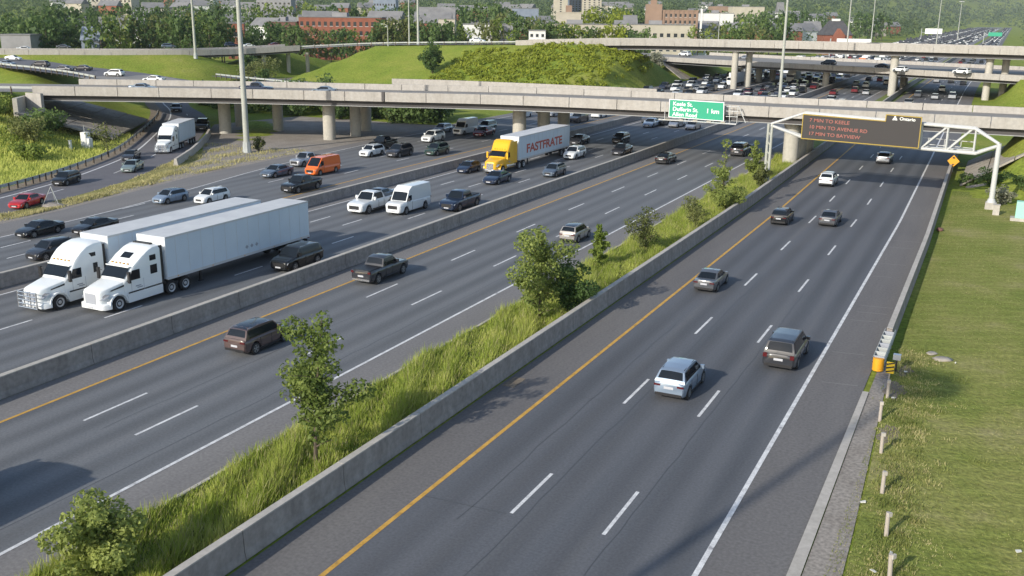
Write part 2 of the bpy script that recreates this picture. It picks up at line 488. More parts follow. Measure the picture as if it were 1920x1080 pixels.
gx = axis(-300, 40, 2.5, -7500, 3500)
gy = axis(0, 400, 2.5, -400, 8000)
GX, GY = np.meshgrid(gx, gy)
GZ = ground_h(GX, GY) - 0.04
nx, ny = len(gx), len(gy)
verts = np.stack([GX.ravel(), GY.ravel(), GZ.ravel()], 1)
idx = np.arange(nx * ny).reshape(ny, nx)
faces = np.stack([idx[:-1, :-1], idx[:-1, 1:], idx[1:, 1:], idx[1:, :-1]], -1).reshape(-1, 4)
tag(mesh_obj('ground', verts.tolist(), faces.tolist(), M['grass'], smooth=60), kind='structure')

# ------------------------------------------------------------------ carriageways
def strip(name, fl, fr, y0, y1, z, mat, parent=None):
    ys = ylist(y0, y1)
    b = MB()
    b.sheet([(fl(y), y) for y in ys], [(fr(y), y) for y in ys], z)
    return b.build(name, mat, parent)

def solid_line(f, y0, y1, w, mat, parent, z=0.012):
    return strip('edge_line', lambda y: f(y) - w / 2, lambda y: f(y) + w / 2, y0, y1, z, mat, parent)

def dashes(f, start, period, length, y1, parent, w=0.15, skip=()):
    b = MB(); y = start
    while y < y1:
        if not any(a <= y <= c for a, c in skip):
            b.sheet([(f(y) - w / 2, y), (f(y + length) - w / 2, y + length)], [(f(y) + w / 2, y), (f(y + length) + w / 2, y + length)], 0.012)
        y += period
    return b.build('dashed_lane_line', M['white'], parent)

END = 2900
# eastbound outer carriageway, nearest the lawn
ra = tag(strip('road', lambda y: -21.95 + a_shift(y), lambda y: -4.75 + a_shift(y), -30, END, 0.0, M['shoulder']), kind='structure')
strip('driving_lanes', lambda y: -19.1 + a_shift(y), lambda y: -7.6 + a_shift(y), -30, END, 0.006, M['lane'], ra)
solid_line(lambda y: -19.1 + a_shift(y), -30, END, 0.2, M['yellow'], ra)
solid_line(lambda y: -7.6 + a_shift(y), -30, END, 0.2, M['white'], ra)
dashes(lambda y: -15.25 + a_shift(y), 5.9, 12.75, 3.9, 900, ra)
dashes(lambda y: -11.45 + a_shift(y), 6.0, 12.75, 3.9, 900, ra)
# eastbound inner carriageway
rb = tag(strip('road', lambda y: -43.2 + b_shift(y), lambda y: -27.55, -30, END, 0.0, M['shoulder_b']), kind='structure')
strip('driving_lanes', lambda y: -40.8 + b_shift(y), lambda y: -30.1, -30, END, 0.006, M['lane_b'], rb)
solid_line(lambda y: -40.8 + b_shift(y), -30, END, 0.18, M['yellow'], rb)
solid_line(lambda y: -30.1, -30, END, 0.18, M['white'], rb)
dashes(lambda y: -37.5 + b_shift(y), 6.3, 11.95, 4.0, 900, rb)
dashes(lambda y: -33.8, 6.2, 11.95, 4.0, 900, rb)
# westbound inner carriageway
rc = tag(strip('road', lambda y: -61.0, lambda y: -43.9 + b_shift(y), -30, END, 0.0, M['shoulder_b']), kind='structure')
strip('driving_lanes', lambda y: -59.6, lambda y: -45.7, -30, END, 0.006, M['lane_b'], rc)
solid_line(lambda y: -59.6, -30, END, 0.16, M['white'], rc)
solid_line(lambda y: -45.7, -30, END, 0.16, M['yellow'], rc)
for x, s in ((-49.3, 6.4), (-52.9, 12.9), (-56.3, 12.6)):
    dashes(lambda y, x=x: x, s, 12.0, 3.1, 700, rc)
# westbound outer carriageway
dI = lambda T: (lambda y: interp(y, *T))
rd_ = tag(strip('road', dI(D_EDGE), lambda y: -61.6, 20, END, 0.0, M['shoulder_b']), kind='structure')
strip('driving_lanes', dI(D_WHT), dI(D_YEL), 20, END, 0.006, M['lane_b'], rd_)
solid_line(dI(D_WHT), 20, END, 0.16, M['white'], rd_)
solid_line(dI(D_YEL), 20, END, 0.2, M['yellow'], rd_)
dashes(dI(D_D1), 26, 12.0, 3.1, 700, rd_)
dashes(dI(D_D2), 28.2, 12.0, 3.0, 700, rd_)
dashes(dI(D_D3), 69.0, 12.0, 3.1, 700, rd_)
# exit ramp that curves under the overpass
E_L = [(-84, 30), (-88, 55), (-91.2, 67), (-93.9, 75.7), (-96.9, 82.8), (-104.3, 97.2), (-118, 114.5), (-134.5, 134.7), (-147, 147.3), (-159, 157), (-172, 171), (-181, 193), (-186, 225), (-189, 300), (-192, 360)]
E_R = [(-78.7, 30), (-82.0, 53), (-83.9, 61.4), (-85.6, 70), (-88.8, 81.6), (-96.9, 97.4), (-108, 113), (-122, 130.5), (-135, 143.5), (-148, 153), (-162, 167), (-172, 190), (-177, 225), (-180, 300), (-183, 360)]
el, er = resample(E_L, 4), resample(E_R, 4)
n = min(len(el), len(er))
def even(pl, k):
    pl = np.array(pl); d = np.r_[0, np.cumsum(np.hypot(*np.diff(pl[:, :2], axis=0).T))]
    t = np.linspace(0, d[-1], k)
    return [tuple(np.interp(t, d, pl[:, i])[j] for i in range(pl.shape[1])) for j in range(k)]
# pair the edges control point by control point
def paired(a, b, k=6):
    A, B = resample(a, 1e9), resample(b, 1e9)
    oa, ob = [], []
    for i in range(len(a) - 1):
        for j in range(k):
            oa.append(tuple(np.array(a[i]) + (np.array(a[i + 1]) - np.array(a[i])) * j / k))
            ob.append(tuple(np.array(b[i]) + (np.array(b[i + 1]) - np.array(b[i])) * j / k))
    return oa + [a[-1]], ob + [b[-1]]
def smooth_poly(pl, it=6):
    P = np.array(pl, float)
    for _ in range(it):
        P[1:-1] = (P[:-2] + 2 * P[1:-1] + P[2:]) / 4
    return [tuple(p) for p in P]
pe_l, pe_r = paired(E_L, E_R)
pe_l, pe_r = smooth_poly(pe_l), smooth_poly(pe_r)
b = MB(); b.sheet(offset_poly(pe_l, 1.6), offset_poly(pe_r, -0.3), 0.004)
re_ = tag(b.build('ramp_road', M['ramp']), kind='structure')
b = MB(); b.sheet(offset_poly(pe_l, 0.12), offset_poly(pe_l, -0.12), 0.012); b.build('edge_line', M['white'], re_)
mid = [((p[0] + q[0]) / 2, (p[1] + q[1]) / 2) for p, q in zip(pe_l, pe_r)]
mm = even(mid, 130)
b = MB()
for i in range(0, 126, 5):
    seg = mm[i:i + 2]
    b.sheet(offset_poly(seg, 0.08), offset_poly(seg, -0.08), 0.012)
b.build('dashed_lane_line', M['white'], re_)

# crack seal lines and scuffs on the near pavement
rnd = random.Random(4)
b = MB()
for x, y0, y1 in ((-14.7, 18, 74), (-11.0, 14, 70), (-16.9, 30, 60), (-35.7, 30, 110), (-31.6, 20, 90), (-51.1, 40, 90)):
    y = y0; px = x
    pts = []
    while y < y1:
        pts.append((px, y)); y += 1.5; px = x + rnd.uniform(-.06, .06)
    b.sheet(offset_poly(pts, .022), offset_poly(pts, -.022), 0.009)
for k in range(9):
    y = 20 + k * 13 + rnd.uniform(-3, 3)
    b.sheet([(-19, y), (-15.4, y + .2)], [(-19, y + .05), (-15.4, y + .25)], 0.009)
b.build('crack_seal', M['tar'], ra)
b = MB()
for (x0, x1, y) in ((-7.2, -5.6, 64.5), (-7.1, -5.2, 66.6), (-7.0, -5.0, 68.3), (-7.3, -6.0, 77), (-7.2, -5.4, 81.5), (-7.3, -5.6, 88), (-7.2, -5.1, 91), (-7.0, -5.8, 104), (-7.2, -5.4, 57.4), (-6.9, -5.1, 52.0)):
    b.sheet([(x0, y), (x1, y + .25)], [(x0, y + .06), (x1, y + .33)], 0.009)
b.build('pavement_scuff', M['scuff'], ra)
# rusty drain grate beside the median wall
tag(box('drain_grate', -21.75, -21.1, 43.6, 45.0, 0.0, 0.02, M['dirt']), 'flat rusty drain grate at the foot of the median wall', 'drain')

# verge, gore and gutter sheets
b = MB()
ys = [30, 45, 55, 61, 66, 72, 80, 88, 96, 104]
ex = lambda y: interp(y, [p[1] for p in pe_r[:60]], [p[0] for p in pe_r[:60]])
b.sheet([(ex(y) + .2, y) for y in ys], [(interp(y, *D_EDGE) - .1, y) for y in ys], 0.0)
tag(b.build('verge', M['grass_dry']), kind='structure')
b = MB()
pts_l = [(-83.6, 80), (-89.0, 88), (-94, 99), (-103, 109), (-112, 119), (-121, 131), (-118, 150)]
pts_r = [(-83.9, 80), (-85.2, 90), (-85.8, 99), (-86.3, 109), (-86.9, 119), (-87.0, 131), (-87.0, 150)]
b.sheet(pts_l, pts_r, 0.012)
tag(b.build('gravel_apron', M['gravel']), kind='structure')
b = MB(); b.sheet(offset_poly(pe_l, 3.6), offset_poly(pe_l, 1.6), 0.002)
tag(b.build('ramp_verge', M['dirt']), kind='structure')
b = MB()
b.sheet([(-4.75, 18), (-4.75, 51.5)], [(-4.2, 18), (-4.45, 51.5)], 0.05)
tag(b.build('gutter', M['conc_top']), kind='structure')
b = MB()
b.sheet([(-4.2, 18), (-4.3, 36), (-4.45, 51.4), (-4.45, 57)], [(-2.6, 18), (-3.1, 36), (-3.7, 51.4), (-3.8, 57)], 0.0)
tag(b.build('gravel_strip', M['gravel']), kind='structure')

b = MB(); ys = [20, 40, 55, 66, 76, 87, 100, 115, 135, 150]
b.sheet([(interp(y, *D_EDGE) - 1.9 - .5 * math.sin(y * .35), y) for y in ys], [(interp(y, *D_EDGE) + .15, y) for y in ys], 0.008)
tag(b.build('gravel_shoulder', M['gravel']), kind='structure')
b = MB(); b.box(-27.68, -27.5, 14, 165, 0, .13)
tag(b.build('kerb', M['conc_top']), kind='structure')

# lawn with mowing rows
lm, nt, bs = new_mat('lawn_grass')
N, L = nt.nodes, nt.links
tc = N.new('ShaderNodeTexCoord')
n1 = N.new('ShaderNodeTexNoise'); n1.inputs['Scale'].default_value = 0.16; n1.inputs['Detail'].default_value = 9; n1.inputs['Roughness'].default_value = .65
L.new(tc.outputs['Object'], n1.inputs[0])
cr = N.new('ShaderNodeValToRGB')
els = cr.color_ramp.elements
els.new(.5); els.new(.6)
for e, (p, c) in zip(els, [(.28, (.125, .16, .035)), (.44, (.17, .195, .045)), (.56, (.215, .22, .065)), (.72, (.28, .25, .12))]):
    e.position = p; e.color = (*c, 1)
L.new(n1.outputs['Fac'], cr.inputs[0])
mp = N.new('ShaderNodeMapping'); mp.inputs['Rotation'].default_value = (0, 0, R(-24))
L.new(tc.outputs['Object'], mp.inputs[0])
wv = N.new('ShaderNodeTexWave'); wv.bands_direction = 'Y'
wv.inputs['Scale'].default_value = 0.27; wv.inputs['Distortion'].default_value = 6.0; wv.inputs['Detail'].default_value = 4; wv.inputs['Detail Scale'].default_value = 1.2
L.new(mp.outputs[0], wv.inputs[0])
n2 = N.new('ShaderNodeTexNoise'); n2.inputs['Scale'].default_value = 4.5; n2.inputs['Detail'].default_value = 5
L.new(tc.outputs['Object'], n2.inputs[0])
m1 = N.new('ShaderNodeMapRange'); m1.inputs[1].default_value = .62; m1.inputs[2].default_value = 1; m1.inputs[3].default_value = 1; m1.inputs[4].default_value = 1.16
L.new(wv.outputs['Fac'], m1.inputs[0])
m2 = N.new('ShaderNodeMapRange'); m2.inputs[1].default_value = .3; m2.inputs[2].default_value = .7; m2.inputs[3].default_value = .72; m2.inputs[4].default_value = 1.25
L.new(n2.outputs['Fac'], m2.inputs[0])
mu = N.new('ShaderNodeMath'); mu.operation = 'MULTIPLY'
L.new(m1.outputs[0], mu.inputs[0]); L.new(m2.outputs[0], mu.inputs[1])
vm = N.new('ShaderNodeVectorMath'); vm.operation = 'SCALE'
L.new(cr.outputs[0], vm.inputs[0]); L.new(mu.outputs[0], vm.inputs['Scale'])
L.new(vm.outputs[0], bs.inputs['Base Color'])
bs.inputs['Roughness'].default_value = .95; bs.inputs['Specular IOR Level'].default_value = .1
bp = N.new('ShaderNodeBump'); bp.inputs['Strength'].default_value = .7; bp.inputs['Distance'].default_value = .12
L.new(n2.outputs['Fac'], bp.inputs['Height']); L.new(bp.outputs[0], bs.inputs['Normal'])
lx = np.linspace(0, 1, 2)
b = MB(); ys = [14, 36, 51, 57, 70, 90, 112, 122]
b.sheet([(interp(y, [14, 36, 51.4, 57, 150], [-2.5, -3.0, -3.6, -3.7, -4.2]), y) for y in ys], [(60, y) for y in ys], 0.01)
tag(b.build('lawn', lm), kind='structure')
# median strip soil between the two eastbound carriageways
b = MB(); b.sheet([(-27.55, -30), (-27.55, 160), (-28, 700)], [(-22.7, -30), (-22.9, 160), (-25.4, 700)], 0.015)
tag(b.build('median_soil', M['earth']), kind='structure')

# ------------------------------------------------------------------ concrete barriers
def barrier(name, f, y0, y1, w, h, label, seg=6.0, far=400, cap=True, foot=0.12):
    root = empty(name, (0, 0, 0))
    tag(root, label, 'barrier')
    y = y0
    while y < y1:
        step = seg if y < 170 else (24 if y < far else 200)
        e = min(y + step, y1)
        g = 0.018
        b = MB()
        xs0, xs1 = f(y), f(e)
        prof = [(-w / 2 - foot, 0), (-w / 2 - foot, .07), (-w / 2 - .03, .33), (-w / 2, h), (w / 2, h), (w / 2 + .03, .33), (w / 2 + foot, .07), (w / 2 + foot, 0)]
        vs = [(xs0 + p, y + g, z) for p, z in prof] + [(xs1 + p, e - g, z) for p, z in prof]
        k = len(prof)
        b.add(vs, [(i, (i + 1) % k, k + (i + 1) % k, k + i)[::-1] for i in range(k)] + [tuple(range(k)), tuple(range(2 * k - 1, k - 1, -1))])
        o = b.build('segment', M['conc_d'], root)
        if cap:
            c = MB()
            c.add([(xs0 - w / 2 - .012, y + g, h - .03), (xs0 + w / 2 + .012, y + g, h - .03), (xs1 + w / 2 + .012, e - g, h - .03), (xs1 - w / 2 - .012, e - g, h - .03),
                   (xs0 - w / 2 - .012, y + g, h + .025), (xs0 + w / 2 + .012, y + g, h + .025), (xs1 + w / 2 + .012, e - g, h + .025), (xs1 - w / 2 - .012, e - g, h + .025)],
                  [(3, 2, 1, 0), (4, 5, 6, 7), (0, 1, 5, 4), (1, 2, 6, 5), (2, 3, 7, 6), (3, 0, 4, 7)])
            c.build('coping', M['conc_top'], o)
        y = e
    return root
barrier('median_wall', lambda y: -22.3 + a_shift(y), -6, 700, 0.3, 1.15, 'weathered concrete wall along the grassy tree median', foot=.08)
barrier('median_wall', lambda y: -43.5 + b_shift(y), 0, 1500, 0.34, 1.12, 'tall concrete wall between the opposing directions of traffic', foot=.1)
barrier('median_wall', lambda y: -61.3, 20, 1500, 0.34, 1.0, 'concrete wall separating the two westbound carriageways behind the trucks', foot=.1)
barrier('roadside_barrier', lambda y: interp(y, [57, 90, 145], [-4.45, -4.55, -5.3]), 60.5, 160, 0.3, 0.95, 'concrete barrier along the lawn ending at the crash cushion', foot=.1)
b = empty('ramp_barrier', (0, 0, 0)); tag(b, 'short concrete barrier beside the exit ramp near the overpass column', 'barrier')
pts = [(-92.2, 92.5), (-97.3, 100.6), (-102.2, 107.5), (-107, 114), (-111.5, 119.5)]
for p, q in zip(pts[:-1], pts[1:]):
    m = MB(); d = Vector((q[0] - p[0], q[1] - p[1], 0)).normalized(); nrm = Vector((-d.y, d.x, 0))
    P, Q = Vector((*p, 0)), Vector((*q, 0))
    vs = []
    for a in (P + d * .01, Q - d * .01):
        for s, z in ((-.28, 0), (-.16, .9), (.16, .9), (.28, 0)):
            vs.append(a + nrm * s + Vector((0, 0, z)))
    m.add(vs, [(0, 4, 5, 1), (1, 5, 6, 2), (2, 6, 7, 3), (3, 2, 1, 0), (4, 5, 6, 7), (3, 7, 4, 0)])
    m.build('segment', M['conc_top'], b)

# ------------------------------------------------------------------ overpasses
def bridge(name, near, width, label, i0, i1, ph=0.9, slab=0.45, gird=0.75, inset=0.7, panel=6.0, piers=(), joints=True, flange=True, ph_near=None):
    """deck with parapet panels, fascia, girders; near is the near edge (x, y, deck z) from left to right"""
    root = empty(name); tag(root, label, 'bridge')
    pl = resample(near[i0:i1], 2.0)
    far = offset_poly(pl, width)
    b = MB()   # deck slab with a road on top
    for k in range(len(pl) - 1):
        a, c, d, e = pl[k], pl[k + 1], far[k + 1], far[k]
        b.add([(*a[:2], a[2] - slab), (*c[:2], c[2] - slab), (*d[:2], d[2] - slab), (*e[:2], e[2] - slab), a, c, d, e],
              [(3, 2, 1, 0), (4, 5, 6, 7), (0, 1, 5, 4), (2, 3, 7, 6)])
    b.build('deck', M['deckroad'], root)
    phn = ph_near or ph
    for side, line, sgn, hh in (('near', pl, 1, phn), ('far', far, -1, ph)):
        L_ = 0.0; start = 0
        for k in range(1, len(line)):
            L_ += math.dist(line[k][:2], line[k - 1][:2])
            if L_ >= panel or k == len(line) - 1:
                sub = line[start:k + 1]
                g = 0.045
                a, z = np.array(sub[0]), np.array(sub[-1])
                sub = [tuple(a + (np.array(sub[1]) - a) * (g / 2.0))] + sub[1:-1] + [tuple(z + (np.array(sub[-2]) - z) * (g / 2.0))]
                o = offset_poly(sub, -.12 * sgn); i = offset_poly(sub, .3 * sgn); i2 = offset_poly(sub, .2 * sgn)
                m = MB(); vs = []
                for p, q, r in zip(o, i, i2):
                    vs += [(p[0], p[1], p[2] - slab + .004), (p[0], p[1], p[2] + hh), (r[0], r[1], r[2] + hh), (q[0], q[1], q[2] + .003)]
                fs = []
                for t in range(len(sub) - 1):
                    for w in range(4):
                        f = (4 * t + w, 4 * t + (w + 1) % 4, 4 * t + 4 + (w + 1) % 4, 4 * t + 4 + w)
                        fs.append(f if sgn > 0 else f[::-1])
                fs += [(0, 1, 2, 3), tuple(4 * (len(sub) - 1) + w for w in (3, 2, 1, 0))]
                m.add(vs, fs)
                m.build('parapet_panel', M['conc'], root)
                start = k; L_ = 0.0
    for off in (inset, width * .36, width * .64, width - inset):
        ln = offset_poly(pl, off); r = offset_poly(pl, off + .28)
        b = MB()
        for k in range(len(ln) - 1):
            a, c, d, e = ln[k], ln[k + 1], r[k + 1], r[k]
            z = -slab - gird
            b.add([(*a[:2], a[2] + z), (*c[:2], c[2] + z), (*d[:2], d[2] + z), (*e[:2], e[2] + z), (*a[:2], a[2] - slab - .003), (*c[:2], c[2] - slab - .003), (*d[:2], d[2] - slab - .003), (*e[:2], e[2] - slab - .003)],
                  [(3, 2, 1, 0), (0, 1, 5, 4), (2, 3, 7, 6)])
        g = b.build('girder', M['girder'], root)
        if flange:
            b = MB(); l2 = offset_poly(pl, off - .12); r2 = offset_poly(pl, off + .4)
            for k in range(len(l2) - 1):
                a, c, d, e = l2[k], l2[k + 1], r2[k + 1], r2[k]
                z0, z1 = -slab - gird - .09, -slab - gird - .003
                b.add([(*a[:2], a[2] + z0), (*c[:2], c[2] + z0), (*d[:2], d[2] + z0), (*e[:2], e[2] + z0), (*a[:2], a[2] + z1), (*c[:2], c[2] + z1), (*d[:2], d[2] + z1), (*e[:2], e[2] + z1)],
                      [(3, 2, 1, 0), (4, 5, 6, 7), (0, 1, 5, 4), (2, 3, 7, 6)])
            b.build('flange', M['flange'], g)
    for (x, y, r, zt) in piers:
        b = MB()
        zg = float(ground_h(x, y)) - .2
        b.tube((x, y, zg), (x, y, zt - .5), r, n=20)
        b.tube((x, y, zt - .5), (x, y, zt), r * 1.12, r * 1.12, n=20)
        b.build('column', M['conc_pier'], root, smooth=40)
    return root

nb = bridge('overpass', N_NEAR, N_W, 'near concrete highway overpass crossing all carriageways in front of the green sign', 0, 9,
            piers=[(-110.8, 122.4, .95, 5.5), (-115.6, 131.5, .9, 5.5),
                   (-91.9, 124.2, .95, 5.5), (-91.0, 129.8, .85, 5.5), (-94.0, 137.0, .95, 5.5), (-106.0, 129.5, .85, 5.5),
                   (-64.3, 133.6, 1.0, 5.5), (-62.6, 138.6, .95, 5.5), (-61.4, 143.5, .95, 5.5),
                   (-24.6, 133.8, 1.0, 5.5), (-24.4, 138.6, .95, 5.5), (-24.3, 143.8, .95, 5.5)])
# second concrete wall on the widened far part of that deck
m = MB()
N_FAR2 = [(-96, 148.2, 6.4), (-88, 150.2, 6.4), (-74.3, 151.2, 6.4), (-62, 151.5, 6.4), (-49, 151.0, 6.4)]
p2 = resample(N_FAR2, 3)
o2 = offset_poly(p2, .35)
for k in range(len(p2) - 1):
    a, c, d, e = p2[k], p2[k + 1], o2[k + 1], o2[k]
    m.add([(*a[:2], 5.9), (*c[:2], 5.9), (*d[:2], 5.9), (*e[:2], 5.9), (*a[:2], 7.75), (*c[:2], 7.75), (*d[:2], 7.75), (*e[:2], 7.75)], [(4, 5, 6, 7), (0, 1, 5, 4), (2, 3, 7, 6), (3, 2, 1, 0)])
m.build('widening_wall', M['conc'], nb)
m = MB(); inner = offset_poly(p2, -4.6)
m.sheet(p2, inner, -.45); m.sheet(inner, p2, -.06)
m.build('widening_deck', M['deckroad'], nb)
m = MB(); wl = [(-160, 136.8, 6.32), (-150, 131.8, 6.35), (-133, 123.4, 6.38), (-118, 130.2, 6.38)]
wf = offset_poly(wl, 14.5)
m.sheet(wl, wf, -.6); m.sheet(wf, wl, -.02)
m.build('merge_deck', M['deckroad'], nb)
for x, y, z0, z1 in ((-81.0, 122.57, 6.36, 7.7), (-37.4, 130.38, 6.36, 7.7)):
    box('joint_cover', x - .22, x + .22, y - .03, y + .3, z0, z1 + .02, M['girder'], nb)

uf = bridge('flyover', UF_NEAR, UF_W, 'high far flyover on slender columns crossing the whole highway', 8, 15, ph=1.0, slab=.75, gird=1.0, inset=1.3,
            piers=[(-97.0, 263.0, .8, 9.75), (-66.3, 270.5, .85, 9.85), (-63.8, 275.8, .85, 9.85), (-26.0, 269.5, .95, 9.85), (-4.5, 269, .85, 9.75), (-1.0, 274, .85, 9.75)])
ub = bridge('ramp_bridge', UF_NEAR, UF_W, 'curving ramp bridge left of the green hill on short columns', 1, 6, ph=1.0, slab=.6, gird=.5, inset=1.0,
            piers=[(-201.5, 241, .7, 6.1), (-206, 243.5, .6, 6.1), (-199, 249.5, .6, 6.4), (-196, 255.0, .6, 6.6)])
mbr = bridge('overpass', M_NEAR, M_W, 'low middle overpass passing beneath the high flyover', 0, 8, ph=.95, slab=.95, gird=.6, inset=1.2, ph_near=.45,
             piers=[(-67.2, 304.5, .95, 4.5), (-64.5, 311, .95, 4.5), (-27.8, 292, 1.0, 4.5), (-26.0, 300, 1.0, 4.5), (-45.6, 291, .9, 4.5)])
# road laid on the embankments
def bank_road(name, near, width, i0, i1, z=0.0, mat='deckroad'):
    pl = resample(near[i0:i1], 3.0)
    b = MB(); b.sheet(pl, offset_poly(pl, width), z)
    return tag(b.build(name, M[mat]), kind='structure')
bank_road('hill_road', UF_NEAR, UF_W, 5, 9)
bank_road('upper_ramp_road', UF_NEAR, UF_W, 0, 3)
NL = [(-260, 60, 6.3), (-200, 82.5, 6.5), (-170, 91.5, 6.5), (-150, 98.5, 6.5), (-133.5, 105.8, 6.5)]
NL = near_scale(NL)
bank_road('overpass_approach_road', NL, N_W, 0, 5)
WR = [(-300, 183, 6.05), (-240, 168.5, 6.05), (-222, 163.5, 6.05), (-202.3, 153.5, 6.1), (-188, 148.6, 6.2), (-167, 140.2, 6.3), (-150, 131.8, 6.35), (-133, 123.2, 6.4), (-118, 127.0, 6.38)]
bank_road('merging_ramp_road', WR, 15, 0, 8, -.03, 'ramp')
bank_road('right_approach_road', near_scale([(12, 136, 6.4), (62, 138.2, 6.45), (206, 143, 6.45)]), N_W, 0, 3)
bank_road('middle_approach_road', [(-320, 415, 4.2), (-200, 359, 5.2), (-140, 330, 5.9), (-108, 312, 6.0)], 24, 0, 4)
bank_road('side_ramp_road', [(-182, 197, 2.8), (-151, 178, 3.7), (-125, 167.8, 3.9), (-100, 160.2, 3.7)], 8.5, 0, 4, 0, 'ramp')
bank_road('right_middle_road', [(6, 259, 6.0), (40, 244, 6.0), (120, 222, 6.1)], 30, 0, 3)

# paved abutment slopes
def slope(name, top, bot, label, ncol=7, nrow=4):
    root = empty(name); tag(root, label, 'slope paving')
    a, b_ = np.array(top[0]), np.array(top[1]); c, d = np.array(bot[0]), np.array(bot[1])
    for i in range(ncol):
        for j in range(nrow):
            s0, s1 = i / ncol + .004, (i + 1) / ncol - .004
            t0, t1 = j / nrow + .006, (j + 1) / nrow - .006
            P = lambda s, t: (a + (b_ - a) * s) * (1 - t) + (c + (d - c) * s) * t
            q = [P(s0, t0), P(s1, t0), P(s1, t1), P(s0, t1)]
            lo = [p - np.array([0, 0, .25]) for p in q]
            mesh_obj('paving_slab', q + lo, [(0, 1, 2, 3), (0, 4, 5, 1), (1, 5, 6, 2), (2, 6, 7, 3), (3, 7, 4, 0)], M['conc_slope'], root)
    return root
slope('slope_paving', [(-127.6, 97.6, 4.4), (-143.4, 120.0, 4.4)], [(-116.0, 104.6, .75), (-131.6, 126.6, .75)], 'paved concrete slope under the left end of the near overpass')
slope('slope_paving', [(4.5, 127.5, 5.2), (5.5, 149, 5.2)], [(-3.6, 126.2, .1), (-3.6, 149, .1)], 'paved concrete slope under the right end of the near overpass', 8, 3)
slope('slope_paving', [(9, 123.5, 3.6), (40, 125, 3.8)], [(-3.0, 125.3, .12), (9.5, 119.5, .9)], 'narrow concrete apron on the grass bank right of the yellow sign', 6, 2)
slope('slope_paving', [(-97.5, 303, 5.0), (-101, 330, 5.0)], [(-88.6, 298, .1), (-88.6, 330, .1)], 'shaded paved slope under the left end of the middle overpass', 6, 3)
# abutment end walls
w = MB(); w.add([(-127.9, 98.6, 0), (-144.0, 121.2, 0), (-144.5, 120.8, 0), (-128.4, 98.2, 0), (-127.9, 98.6, 6.3), (-144.0, 121.2, 6.3), (-144.5, 120.8, 6.3), (-128.4, 98.2, 6.3)],
                [(4, 5, 6, 7), (0, 1, 5, 4), (1, 2, 6, 5), (2, 3, 7, 6), (3, 0, 4, 7)])
w.build('abutment', M['conc_pier'], nb)
box('abutment', 6.2, 7.0, 130.9, 149, 0, 6.2, M['conc_pier'], nb)
box('wing_wall', -130.2, -127.0, 101.9, 102.4, 3.2, 6.8, M['conc'], nb)
box('abutment', -103.5, -102.5, 312, 342, 0, 5.4, M['conc_pier'], mbr)
box('abutment', 5.4, 6.2, 262, 292, 0, 5.4, M['conc_pier'], mbr)
box('abutment', -123.5, -122.5, 255.5, 267, 4, 10.0, M['conc_pier'], uf)

# ------------------------------------------------------------------ guard rails
def guard_rail(name, pts, label, zoff=0.0, step=4.0, ground=True):
    root = empty(name); tag(root, label, 'guard rail')
    pl = resample(pts, step)
    pl = [(p[0], p[1], (p[2] if len(p) > 2 else float(ground_h(p[0], p[1]))) + zoff) for p in pl]
    b = MB()
    for a, c in zip(pl[:-1], pl[1:]):
        d = Vector((c[0] - a[0], c[1] - a[1], 0)).normalized(); nn = Vector((-d.y, d.x, 0)) * .04
        A, B = Vector(a), Vector(c)
        prof = [(0, .45), (1, .5), (1, .58), (0, .62), (1, .66), (1, .74), (0, .79), (-1, .79), (-1, .45)]
        vs = [A + nn * s + Vector((0, 0, z)) for s, z in prof] + [B + nn * s + Vector((0, 0, z)) for s, z in prof]
        k = len(prof)
        b.add(vs, [(i, (i + 1) % k, k + (i + 1) % k, k + i) for i in range(k)])
    b.build('rail', M['galv'], root)
    pm = MB(); pm.box(-.09, .09, -.09, .09, -.4, .76)
    first = None
    for p in pl:
        if first is None:
            o = pm.build('post', M['bark'], root); first = o
        else:
            o = first.copy(); C.objects.link(o); o.parent = root
        o.location = p
    return root
guard_rail('guard_rail', offset_poly(pe_l[8:46], 2.2), 'long guard rail curving along the exit ramp below the left hill', step=3.8)
guard_rail('guard_rail', [p[:2] + (p[2] - .0,) for p in offset_poly(WR[1:7], .5)], 'guard rail on white posts along the merging ramp behind the near overpass', step=3.2)
guard_rail('guard_rail', offset_poly(NL[0:5], .5), 'guard rail along the left approach of the near overpass', step=3.0)
guard_rail('guard_rail', offset_poly(UF_NEAR[5:9], .5), 'guard rail along the crest of the green hill', step=4.0)
guard_rail('guard_rail', [(-178, 194.5, 2.9), (-151, 177.5, 3.7), (-125, 167.2, 3.9), (-103, 160.4, 3.7)], 'guard rail along the low ramp in front of the green hill', step=4.0)
guard_rail('guard_rail', offset_poly(UF_NEAR[0:3], .5), 'guard rail beside the upper left ramp', step=4.0)

